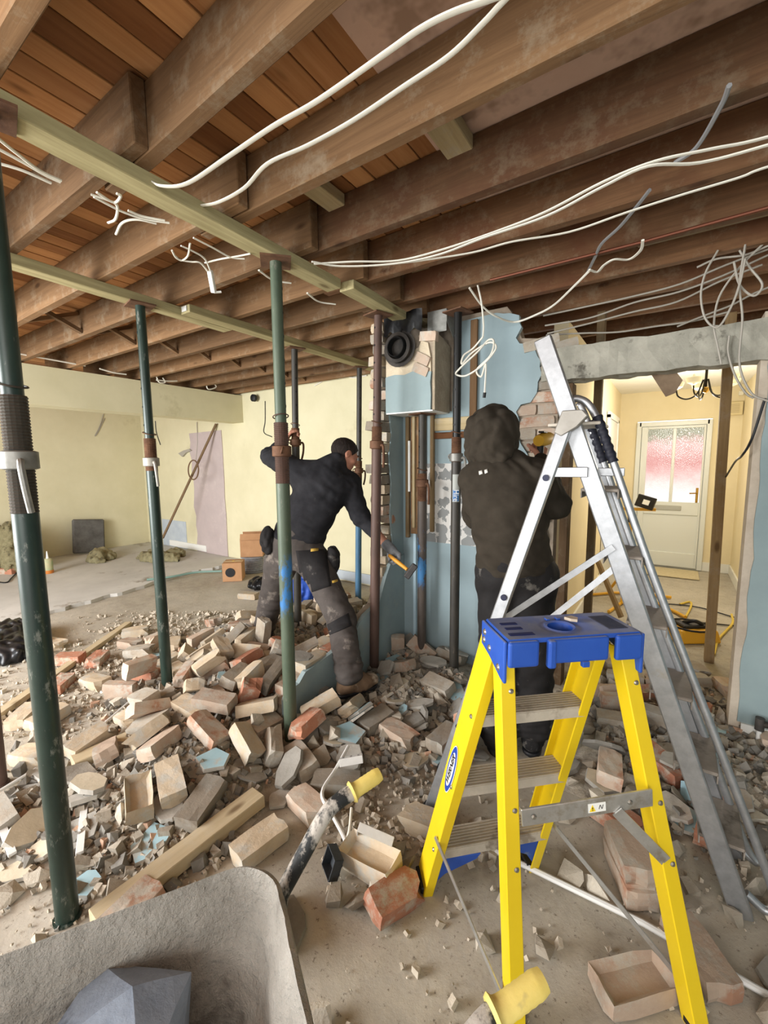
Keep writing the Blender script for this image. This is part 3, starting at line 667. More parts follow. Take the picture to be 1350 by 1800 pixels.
def prop(base, top, r, zs, zc, lab, m_out, m_in, thread=.22, hand=0.0, m_col=M_GALV, plate=True, m_thread=None, holes=True):
    """adjustable steel prop: outer tube up to zs with its screw thread, inner tube above, nut and handle at zc"""
    base, top = Vector(base), Vector(top); L = (top-base).length; z = (top-base).normalized()
    x = Vector((math.cos(hand), math.sin(hand), 0)); x = (x-z*x.dot(z)).normalized(); y = z.cross(x)
    M = Matrix((x, y, z)).transposed().to_4x4(); M.translation = base
    t = thing('steel_prop', lab, 'prop', M=M)
    m_thread = m_thread or M_RUST
    kw = dict(parent=t, local=True, smooth=True)
    MB().cyl((0, 0, .008), (0, 0, zs-thread), r, n=20).build('outer_tube', m_out, **kw)
    prof = [(r*.98, 0)]; n = int(thread/.009)
    for i in range(n): prof += [(r*1.05, (i+.35)*thread/n), (r*.96, (i+.85)*thread/n)]
    prof.append((r*.96, thread))
    MB().lathe(prof, (0, 0, zs-thread), 18).build('thread', m_thread, parent=t, local=True)
    b = MB(); b.cyl((0, 0, zs-.03), (0, 0, L-.008), r*.8, n=18); b.build('inner_tube', m_in, **kw)
    if holes:
        k = 0
        while zs+.08+k*.11 < L-.06:
            MB().cyl((r*.72*math.cos(-1.6), r*.72*math.sin(-1.6), zs+.08+k*.11), (r*.83*math.cos(-1.6), r*.83*math.sin(-1.6), zs+.08+k*.11), .007, n=8).build('pin_hole', M_BLACK, t, local=True); k += 1
    c = MB().lathe([(r*1.05, -.028), (r*1.38, -.024), (r*1.38, .024), (r*1.05, .028)], (0, 0, zc), 18); c.build('collar_nut', m_col, **kw)
    h = MB(); h.tube(curve_pts([(r*1.3, 0, zc-.005), (r*1.9, 0, zc-.004), (r*2.15, 0, zc-.03), (r*2.1, .005, zc-.09), (r*1.75, .012, zc-.15)], 5), .009, 8); h.build('handle', m_col, **kw)
    MB().ring((-r*1.55, 0, zc+.004), (0, 1, .3), .014, .005).build('lug', m_col, **kw)
    MB().ring((0, 0, zs+.03), (.25, .1, 1), r*1.1, .003, 18, 5).build('locking_pin', m_thread, **kw)
    MB().cyl((0, 0, 0), (0, 0, .008), r*1.22, n=20).build('base_plate', m_out, parent=t, local=True)
    if plate: MB().box((0, 0, L-.004), (.14, .14, .008)).build('top_plate', M_RUST, parent=t, local=True)
    return t
ZT = ZB-.026
prop((-1.59, .45, 0), (-1.59, .45, ZT), .0335, 1.70, 1.515, 'thick dark green prop in the left foreground beside the wheelbarrow', M_PGREEN, M_PGREEN, .34, -.25, m_thread=M_PDARK)
prop((-2.56, .52, 0), (-2.66, .56, ZT), .032, 1.6, 1.5, 'reddish brown prop cut off by the left edge of the picture', M_PRUST, M_PRUST, .2, .3)
pB = prop((-2.705, 1.42, 0), (-2.715, 1.42, ZT-.001), .034, 1.66, 1.515, 'slim dark green prop standing in the bricks with a pale collar', M_PGREEN, M_PGREEN, .2, -.2, m_col=plain('whitish_collar', (160, 156, 146), .55, .3))
prop((-1.63, 1.50, 0), (-1.62, 1.50, ZT), .0345, 1.70, 1.56, 'worn green prop with a blue paint splash in front of the bending man', M_PGREEN2, M_PGREEN2, .30, 2.4, m_col=M_RUST, m_thread=M_PRUST)
prop((-1.71, 2.39, 0), (-1.645, 2.39, ZT), .034, 1.74, 1.62, 'rusty brown prop between the bending man and the broken wall end', M_PRUST, M_PRUST, .15, -.3, m_col=M_RUST)
prop((-1.18, 2.60, 0), (-1.18, 2.60, 2.44), .032, 1.66, 1.53, 'black prop with a white collar and hire sticker beside the hooded man', M_PDARK, plain('black_tube', (34, 34, 33), .4, .3), .16, -.2)
prop((-2.75, 2.66, 0), (-2.685, 2.66, ZT-.001), .034, 1.80, 1.68, 'brown prop directly behind the worn green prop', M_PDARK, M_PDARK, .16, 1.2, m_col=M_RUST)
prop((-2.74, 3.55, 0), (-2.68, 3.55, ZT-.001), .033, 1.52, 1.42, 'distant prop with a blue lower tube by the yellow wall', M_PBLUE, M_PDARK, .2, 1.0, m_col=M_RUST)
prop((-1.50, 2.72, 0), (-1.50, 2.72, 1.842), .034, 1.42, 1.35, 'short brown prop with blue paint holding up the boxed flue', M_PBROWNBLUE, M_PDARK, .2, -.4, m_col=M_RUST)
# hire sticker on the black prop, wire on the green one
pE = bpy.data.objects['steel_prop.005']
M_LBLUE = plain('sticker_blue', (58, 112, 168), .5); M_LGREY = plain('sticker_grey', (172, 176, 170), .5)
def curved_label(name, parent, r, z0, z1, a0, a1, m, off=.001):
    b = MB(); n = 6
    for i in range(n+1):
        a = a0+(a1-a0)*i/n
        for z in (z0, z1): b.v.append(Vector((math.cos(a)*(r+off), math.sin(a)*(r+off), z)))
    for i in range(n): b.f.append((2*i, 2*i+2, 2*i+3, 2*i+1))
    return b.build(name, m, parent, local=True)
aw = math.atan2(-2.60, 1.18)+.2
curved_label('hire_sticker', pE, .032, 1.24, 1.42, aw-.75, aw+.75, M_LGREY)
curved_label('hire_sticker_print', pE, .032, 1.245, 1.32, aw-.62, aw+.62, M_LBLUE, .0018)
def text_mesh(name, s, size, m, M, parent=None, extrude=.0004, bold=0, shear=0, sx=1):
    c = bpy.data.curves.new(name, 'FONT'); c.body = s; c.size = size; c.extrude = extrude; c.align_x = 'CENTER'; c.align_y = 'CENTER'; c.offset = bold; c.shear = shear
    c.resolution_u = 3
    o = bpy.data.objects.new(name, c); C.objects.link(o); bpy.context.view_layer.update()
    me = bpy.data.meshes.new_from_object(o.evaluated_get(bpy.context.evaluated_depsgraph_get())); bpy.data.objects.remove(o); bpy.data.curves.remove(c)
    for v in me.vertices: v.co.x *= sx
    me.materials.clear(); me.materials.append(m)
    q = bpy.data.objects.new(name, me); C.objects.link(q); put(q, M, parent)
    if parent is not None: KIDS.setdefault(parent.name, []).append(q)
    return q
zx = Vector((math.cos(aw), math.sin(aw), 0)); 
def label_M(origin, normal, xdir):
    n = Vector(normal).normalized(); x = Vector(xdir); x = (x-n*x.dot(n)).normalized(); y = n.cross(x)
    M = Matrix((x, y, n)).transposed().to_4x4(); M.translation = Vector(origin); return M
text_mesh('hire_lettering', 'Hire', .05, M_WHITE, wmat(pE) @ label_M((zx.x*.0345, zx.y*.0345, 1.283), zx, (0, 0, -1)), pE, sx=.85)
# ------------------------------------------------------------------ yellow step ladder
M_FIBRE = rough_mat('yellow_fibreglass', (222, 190, 14), (230, 200, 26), 5, .42, .06, .002, c3=(206, 182, 40), scale2=9, thr=.70, spec=.5)
M_PLBLUE = rough_mat('blue_ladder_plastic', (30, 72, 160), (40, 84, 172), 6, .5, .1, .002, c3=(110, 126, 150), scale2=5, thr=.63, spec=.4)
# DUSTTOP: dust lying on the upward faces of the blue plastic
_t = M_PLBLUE.node_tree; _b = _t.nodes['Principled BSDF']; _src = _b.inputs['Base Color'].links[0].from_socket
_g = _t.nodes.new('ShaderNodeNewGeometry'); _s = _t.nodes.new('ShaderNodeSeparateXYZ'); _t.links.new(_g.outputs['Normal'], _s.inputs[0])
_n = _t.nodes.new('ShaderNodeTexNoise'); _n.inputs['Scale'].default_value = 18; _n.inputs['Detail'].default_value = 6; _t.links.new(_g.outputs['Position'], _n.inputs['Vector'])
_r = _t.nodes.new('ShaderNodeMapRange'); _r.inputs[1].default_value = .7; _r.inputs[2].default_value = 1.0; _t.links.new(_s.outputs['Z'], _r.inputs[0])
_m = _t.nodes.new('ShaderNodeMath'); _m.operation = 'MULTIPLY'; _t.links.new(_r.outputs[0], _m.inputs[0]); _t.links.new(_n.outputs['Fac'], _m.inputs[1])
_m2 = _t.nodes.new('ShaderNodeMath'); _m2.operation = 'MULTIPLY'; _m2.use_clamp = True; _m2.inputs[1].default_value = 1.15; _t.links.new(_m.outputs[0], _m2.inputs[0])
_x = _t.nodes.new('ShaderNodeMix'); _x.data_type = 'RGBA'; _t.links.new(_m2.outputs[0], _x.inputs[0]); _t.links.new(_src, _x.inputs[6]); _x.inputs[7].default_value = lin((140, 144, 152)); _t.links.new(_x.outputs[2], _b.inputs['Base Color'])
M_ALU = rough_mat('dusty_aluminium', (176, 176, 172), (206, 206, 202), 20, .38, .12, .002, metal=.8, c3=(168, 160, 146), scale2=7, thr=.60)
M_ALUD = rough_mat('dusty_tread', (176, 168, 154), (204, 196, 182), 10, .6, .2, .003, metal=.15, c3=(146, 136, 122), scale2=5)
ZTOP = 1.04; k_ = (CAM_H-ZTOP)/.5
TC = Vector((-.261, 1.35, 0))*k_; TC.z = 0
wv = Vector((.749, .663, 0)).normalized(); dv_ = Vector((-.694, .72, 0)); dv_ = (dv_-wv*dv_.dot(wv)).normalized()
def L3(w, d, z): return TC+wv*w+dv_*d+Vector((0, 0, z))
yl = thing('step_ladder', 'yellow fibreglass step ladder with a blue plastic top in the foreground', 'ladder', (TC.x, TC.y, 0))
hw, hd = .190, .078
RL, RR = Vector((-.25, .985, 0)), Vector((.155, 1.245, 0))
SL, SR = Vector((-.668, 1.205, 0)), Vector((-.36, 1.52, 0))
def channel(p0, p1, depth, wid, out, fr, th=.006):
    """C-section rail from p0 to p1: web facing 'out', flanges turned inwards; fr = direction of the web's width"""
    p0, p1 = Vector(p0), Vector(p1); ax = (p1-p0).normalized(); f = Vector(fr); f = (f-ax*f.dot(ax)).normalized(); o = ax.cross(f); o = o if o.dot(Vector(out)) > 0 else -o
    a, t = depth/2, th
    sec = [(-a, 0), (a, 0), (a, -wid), (a-t, -wid), (a-t, -t), (-a+t, -t), (-a+t, -wid), (-a, -wid)]
    return MB().prism([p0+f*u+o*v for u, v in sec], p1-p0)
def rail(p0, p1, depth, wid, out, fr, nm='rail', m=M_FIBRE, parent=None):
    return channel(p0, p1, depth, wid, out, fr).build(nm, m, parent, bevel=.0025)
zr = ZTOP-.05
tSL, tSR = L3(-hw-.004, .045, zr), L3(hw-.03, .045, zr)
tRL, tRR = L3(-hw+.012, -.052, zr), L3(hw-.022, -.052, zr)
rSL = rail(SL, tSL, .100, .034, -wv, dv_, 'step_rail', M_FIBRE, yl); rSR = rail(SR, tSR, .100, .034, wv, dv_, 'step_rail', M_FIBRE, yl)
rRL = rail(RL, tRL, .042, .052, -dv_, wv, 'rear_leg', M_FIBRE, yl); rRR = rail(RR, tRR, .042, .052, -dv_, wv, 'rear_leg', M_FIBRE, yl)
# treads
def tread(f, nm):
    c0, c1 = SL.lerp(tSL, f), SR.lerp(tSR, f); ax = (c1-c0).normalized(); c0 += ax*.004; c1 -= ax*.004
    b = MB(); b.bar(c0, c1, .088, .004, (0, 0, 1)); 
    for k in range(8):
        s = dv_*(-.040+.080*k/7)+Vector((0, 0, .0035)); b.bar(c0+s, c1+s, .005, .004, (0, 0, 1))
    for s in (-.042, .042): b.bar(c0+dv_*s-Vector((0, 0, .014)), c1+dv_*s-Vector((0, 0, .014)), .004, .03, (0, 0, 1))
    o = b.build(nm, M_ALUD, yl)
    for p in (c0, c1):
        MB().bar(p-dv_*.03-Vector((0, 0, .02)), p-dv_*.03-Vector((0, 0, .02))+wv*.001, .02, .02).build('bracket', M_ALU, o)
    return o
for f in (.20, .475, .75): tread(f, 'tread')
# rear cross bar with its sticker and braces
q0, q1 = RL.lerp(tRL, .575), RR.lerp(tRR, .612)
cb = MB().bar(q0+wv*.02-dv_*.012, q1-wv*.02-dv_*.012, .008, .05, (0, 0, 1)).build('cross_bar', M_ALU, yl, bevel=.002)
bx = (q1-q0).normalized(); bn = bx.cross(Vector((0, 0, 1))).normalized(); bn = bn if bn.dot(dv_) < 0 else -bn
def onbar(u, off=.0): return q0.lerp(q1, u)-dv_*.012+bn*(.0045+off)
sm = label_M(onbar(.56), bn, bx)
st_ = MB().prism([sm @ Vector(p) for p in ((-.024, -.013, 0), (.024, -.013, 0), (.024, .013, 0), (-.024, .013, 0))], bn*.0006).build('warning_sticker', M_WHITE, cb)
M_INK = plain('black_ink', (24, 24, 26), .5)
MB().prism([sm @ Vector(p) for p in ((-.021, -.010, .0006), (-.004, -.010, .0006), (-.0125, .010, .0006))], bn*.0004).build('warning_triangle', plain('warning_yellow', (238, 206, 40), .5), cb)
text_mesh('exclamation_mark', '!', .014, M_INK, sm @ Matrix.Translation((-.0125, -.003, .0013)), cb, .0002, .0004)
text_mesh('ladder_symbol', '/\\/', .015, M_INK, sm @ Matrix.Translation((.011, 0, .001)), cb, .0002, .0003)
M_RIVET = plain('rivet', (150, 146, 136), .4, .8)
def rivet(p, n, parent, r=.0075): MB().cyl(Vector(p), Vector(p)+Vector(n).normalized()*.004, r, r*.6, 10).build('rivet', M_RIVET, parent)
for u in (.13, .79): rivet(onbar(u), bn, cb)
for R_, T_ in ((RL, tRL), (RR, tRR)):
    for f in (.43, .585, .90): rivet(R_.lerp(T_, f)-dv_*.0005+wv*(.008), -dv_, rRL if R_ is RL else rRR)
for f in (.20, .475, .75): rivet(SL.lerp(tSL, f)-dv_*.03-wv*.0005, -wv, rSL)
for f in (.20, .475, .75): rivet(SR.lerp(tSR, f)-dv_*.03+wv*.0005, wv, rSR)
MB().bar(q1-wv*.12-dv_*.012-Vector((0, 0, .03)), RR.lerp(tRR, .44)-wv*.01, .004, .03, (0, 0, 1)).build('brace', M_ALU, yl)
# spreader straps
sp0 = SL.lerp(tSL, .245)
for a_, b_ in ((SL.lerp(tSL, .20)-wv*.012, Vector((-.24, .86, .16))), (SR.lerp(tSR, .28), RR.lerp(tRR, .17))): pass
MB().bar(SL.lerp(tSL, .26)-wv*.008-dv_*.03, RL.lerp(tRL, .05)-wv*.02-dv_*.004, .003, .018, (0, 0, 1)).build('spreader', M_ALU, yl)
MB().bar(SR.lerp(tSR, .23)+wv*.008-dv_*.03, RR.lerp(tRR, .06)+wv*.024, .003, .018, (0, 0, 1)).build('spreader', M_ALU, yl)
# blue feet and corner braces
for s, T_, sg in ((SL, tSL, 1), (SR, tSR, -1)):
    fo = MB().box(s+Vector((0, 0, .012))+wv*.017*sg, (.05, .09, .024), Matrix((wv, dv_, Vector((0, 0, 1)))).transposed()).build('foot', M_BLACK, yl, bevel=.004)
    MB().prism([s.lerp(T_, .03)+wv*.02*sg-dv_*.02, s.lerp(T_, .17)+wv*.02*sg-dv_*.02, s.lerp(T_, .17)+wv*.17*sg-dv_*.02, s.lerp(T_, .145)+wv*.16*sg-dv_*.02, s.lerp(T_, .09)+wv*.06*sg-dv_*.02], dv_*-.025).build('foot_brace', M_PLBLUE, yl, bevel=.003)
for s in (RL, RR): MB().box(s+Vector((0, 0, .012))+dv_*.022, (.05, .05, .024), Matrix((wv, dv_, Vector((0, 0, 1)))).transposed()).build('foot', M_BLACK, yl, bevel=.004)
# blue moulded top: plate with round tray, cup hole, slots, side skirts and bumper blocks
def LB(w0, w1, d0, d1, z0, z1, nm, m=M_PLBLUE, bev=.006, parent=yl, seg=2):
    return MB().box(L3((w0+w1)/2, (d0+d1)/2, (z0+z1)/2), (w1-w0, d1-d0, z1-z0), Matrix((wv, dv_, Vector((0, 0, 1)))).transposed()).build(nm, m, parent, bevel=bev, seg=seg)
R3 = Matrix((wv, dv_, Vector((0, 0, 1)))).transposed()
def top_plate_mesh():
    """plate with a round cup hole, built as a fan of quads between hole and outline"""
    b = MB(); n = 48; cw, cd = .0, .0; holes = .036
    def outline(an):
        x, y = math.cos(an), math.sin(an); s = min(hw/abs(x) if abs(x) > 1e-6 else 9, hd/abs(y) if abs(y) > 1e-6 else 9); return x*s, y*s
    rings = []
    for i in range(n):
        an = 2*math.pi*i/n; ox, oy = outline(an); x, y = math.cos(an), math.sin(an)
        prof = [(x*.030, y*.030, -.028), (x*.034, y*.034, -.006), (x*.040, y*.040, -.002), (x*.046, y*.046, -.006), (x*.058, y*.058, -.006), (x*.066, y*.066, -.001), (ox*.98 if abs(ox) > .067 else x*.07, oy*.98, 0)]
        if math.hypot(prof[-1][0], prof[-1][1]) < .071: prof[-1] = (x*.071, y*.071, 0)
        prof.append((ox, oy, -.004)); prof.append((ox, oy, -.012)); rings.append(prof)
    m = len(rings[0])
    for pr in rings:
        for p in pr: b.v.append(L3(p[0], p[1], ZTOP+p[2]))
    for i in range(n):
        for k in range(m-1): b.f.append((i*m+k, ((i+1) % n)*m+k, ((i+1) % n)*m+k+1, i*m+k+1))
    b.f.append(tuple(i*m for i in range(n)))
    return b
pt = top_plate_mesh().build('top_tray', M_PLBLUE, yl, smooth=True)
M_SLOT = plain('dark_blue_recess', (14, 30, 84), .6)
for d in (.03, -.005): LB(-.165, -.115, d-.009, d+.009, ZTOP-.004, ZTOP+.0012, 'slot', M_SLOT, .004)
LB(-.172, -.10, -.055, -.035, ZTOP-.004, ZTOP+.0012, 'slot', M_SLOT, .003)
for d in (.0,): LB(.115, .175, -.05, .05, ZTOP-.004, ZTOP+.0012, 'tool_recess', rough_mat('dusty_recess', (54, 62, 86), (92, 94, 104), 12, .8, .3), .004)
for w in (-.012, .02):
    LB(w-.006, w+.006, .042, .058, ZTOP-.004, ZTOP+.002, 'tray_rib', M_PLBLUE, .002)
def skirt(w, sg, nm='side_skirt'):
    pts = [(-hd-.004, ZTOP-.004), (hd+.004, ZTOP-.004), (hd+.004, ZTOP-.075), (.02, ZTOP-.088), (-hd+.02, ZTOP-.115), (-hd-.004, ZTOP-.118)]
    return MB().prism([L3(w, d, z) for d, z in pts], wv*.010*sg).build(nm, M_PLBLUE, yl, bevel=.004, seg=2)
sk1 = skirt(-hw, -1); sk2 = skirt(hw, 1)
for d, z in ((.055, -.03), (.06, -.055), (.018, -.062), (-.045, -.088)): rivet(L3(-hw-.010, d, ZTOP+z), -wv, sk1, .010)
for w0, w1, z in ((-hw, -.105, -.074), (-.082, .092, -.070), (.112, hw, -.074)):
    LB(w0, w1, -hd-.012, -hd+.004, ZTOP+z, ZTOP-.003, 'front_block', M_PLBLUE, .008, seg=3)
LB(-.082, -.06, -hd-.018, -hd+.004, ZTOP-.080, ZTOP-.004, 'front_rib', M_PLBLUE, .006)
LB(-hw, hw, hd-.006, hd+.004, ZTOP-.07, ZTOP-.003, 'back_block', M_PLBLUE, .005)
LB(.016, .036, -hd-.014, -hd, ZTOP-.084, ZTOP-.068, 'hook_tab', M_PLBLUE, .002)
sc = MB().prism([L3(w, d, ZTOP+.003) for w, d in ((.03, .03), (.055, .036), (.066, .02), (.055, .004), (.04, .012))], (0, 0, .008)).build('plaster_flake', M_PLASTER)
tag(sc, 'small white flake of plaster lying on the blue ladder top', 'debris')
# maker's oval on the left step rail
lc = SL.lerp(tSL, .52)-wv*.0015; lax = (tSL-SL).normalized(); ln = lax.cross(dv_-lax*dv_.dot(lax)).normalized(); ln = ln if ln.dot(wv) < 0 else -ln
LM = label_M(lc, ln, -lax if False else lax)
def oval(a, b, z, m, nm):
    vs = [LM @ Vector((a*math.cos(2*math.pi*i/32), b*math.sin(2*math.pi*i/32), z)) for i in range(32)]
    return MB().prism(vs, ln*.0006).build(nm, m, rSL)
oval(.092, .031, .0005, M_WHITE, 'logo_border'); oval(.089, .028, .0012, plain('logo_blue', (30, 66, 158), .45), 'logo_field'); oval(.066, .0195, .0019, M_WHITE, 'logo_plate')
text_mesh('logo_lettering', 'WERNER', .029, M_INK, LM @ Matrix.Translation((0, 0, .0028)), rSL, .0003, .0009, .1, .98)

# ------------------------------------------------------------------ aluminium platform steps
M_ALB = rough_mat('bright_aluminium', (158, 160, 162), (184, 186, 188), 24, .42, .08, .002, metal=.85, c3=(170, 166, 158), scale2=8, thr=.66)
M_ALTR = rough_mat('dirty_grey_tread', (120, 112, 102), (150, 142, 132), 8, .65, .2, .003, metal=.2, c3=(98, 90, 80), scale2=4)
al = thing('aluminium_steps', 'tall aluminium step ladder with black hand grips leaning near the doorway', 'ladder', (-.1, 1.7, 0))
YN, YFAR = 1.69, 1.95
def stx(z): return .275-.70*(z-.0)/1.943
def sp_(z, y, dx=0): return Vector((stx(z)+dx, y, z))
MB().bar(sp_(0.0, YN), sp_(1.95, YN), .03, .062, (1, 0, .36)).build('front_stile', M_ALB, al, bevel=.004)
MB().bar(sp_(0.0, YFAR), sp_(1.66, YFAR), .03, .062, (1, 0, .36)).build('front_stile', M_ALB, al, bevel=.004)
for z in (.22, .455, .69, .925, 1.16, 1.395):
    t_ = MB().box(((stx(z)+.012), (YN+YFAR)/2, z), (.125, YFAR-YN-.03, .012)).build('tread', M_ALTR, al, bevel=.003)
    for s in (-1, 1): MB().box((stx(z)+.012+s*.06, (YN+YFAR)/2, z-.015), (.004, YFAR-YN-.03, .03))  .build('tread_lip', M_ALTR, t_)
MB().box((stx(1.63)+.0, (YN+YFAR)/2, 1.635), (.18, YFAR-YN-.03, .012)).build('platform', M_ALUD, al, bevel=.003)
M_GRIP = plain('black_rubber_grip', (20, 22, 36), .6)
for i, (y, g0, g1) in enumerate(((YN+.035, .60, .80), (YFAR-.02, .60, .80))):
    ho = .086 if i == 0 else .03
    path = curve_pts([sp_(.06, y, .03), sp_(.03, y, .075), sp_(.10, y, ho+.026), sp_(.5, y, ho+.018), sp_(1.1, y, ho), sp_(1.5, y, ho), sp_(1.68, y, ho-.008), sp_(1.725, y, ho*.55), sp_(1.722, y, .01)], 8)
    h = MB().tube(path, .0135, 10).build('handrail', M_ALB, al, smooth=True)
    g = MB(); n = 26
    zs_ = [1.495+.165*k/n for k in range(n+1)]
    g.tube([sp_(z, y, ho) for z in zs_], [.0165+.002*math.cos(k*1.5) for k in range(n+1)], 10).build('hand_grip', M_GRIP, al, smooth=True)
hz = 1.648; hinge = sp_(hz, YN)
RF, RF2 = Vector((-.79, 1.505, 0)), Vector((-.847, 1.76, 0))
MB().bar(RF, Vector((stx(hz)-.01, YN-.035, hz-.02)), .026, .048, (1, 0, -.2)).build('rear_stile', M_ALB, al, bevel=.004)
MB().bar(RF2, Vector((stx(hz)-.01-.057, YN-.035+.255, hz-.02)), .026, .048, (1, 0, -.2)).build('rear_stile', M_ALB, al, bevel=.004)
MB().prism([Vector((stx(hz)+x, YN-.055, hz+z)) for x, z in ((-.045, -.045), (-.02, .03), (.045, .03), (.065, .008), (.03, -.03), (-.02, -.06))], (0, .036, 0)).build('hinge_plate', rough_mat('grey_hinge', (140, 136, 128), (160, 156, 148), 10, .5, .1, metal=.5), al, bevel=.003)
def rs_(z): return RF.lerp(Vector((stx(hz)-.01, YN-.035, hz-.02)), z/(hz-.02))
MB().bar(rs_(1.46), sp_(1.46, YN-.02), .006, .036, (0, 0, 1)).build('cross_link', M_ALB, al, bevel=.002)
MB().bar(sp_(1.46, YN+.04, .02), sp_(1.46, YN+.04, .11), .006, .03, (0, 0, 1)).build('cross_link', M_ALB, al, bevel=.002)
MB().bar(rs_(.86)+Vector((.0, .02, 0)), sp_(1.20, YN-.02), .006, .022, (0, 0, 1)).build('stay', M_ALB, al)
MB().bar(Vector((-.44, 1.74, .80)), sp_(1.155, YN+.0, .02), .006, .022, (0, 0, 1)).build('stay', M_ALB, al)
M_CAP = plain('navy_cap', (30, 34, 60), .5)
for z in (1.44, .98, .42):
    c = rs_(z); MB().cyl(c+Vector((0, -.012, 0)), c+Vector((0, -.019, 0)), .012, n=12).build('cap', M_CAP, al)
for p in (RF, RF2): MB().box(p+Vector((0, 0, .015)), (.055, .04, .03)).build('foot', M_BLACK, al, bevel=.004)
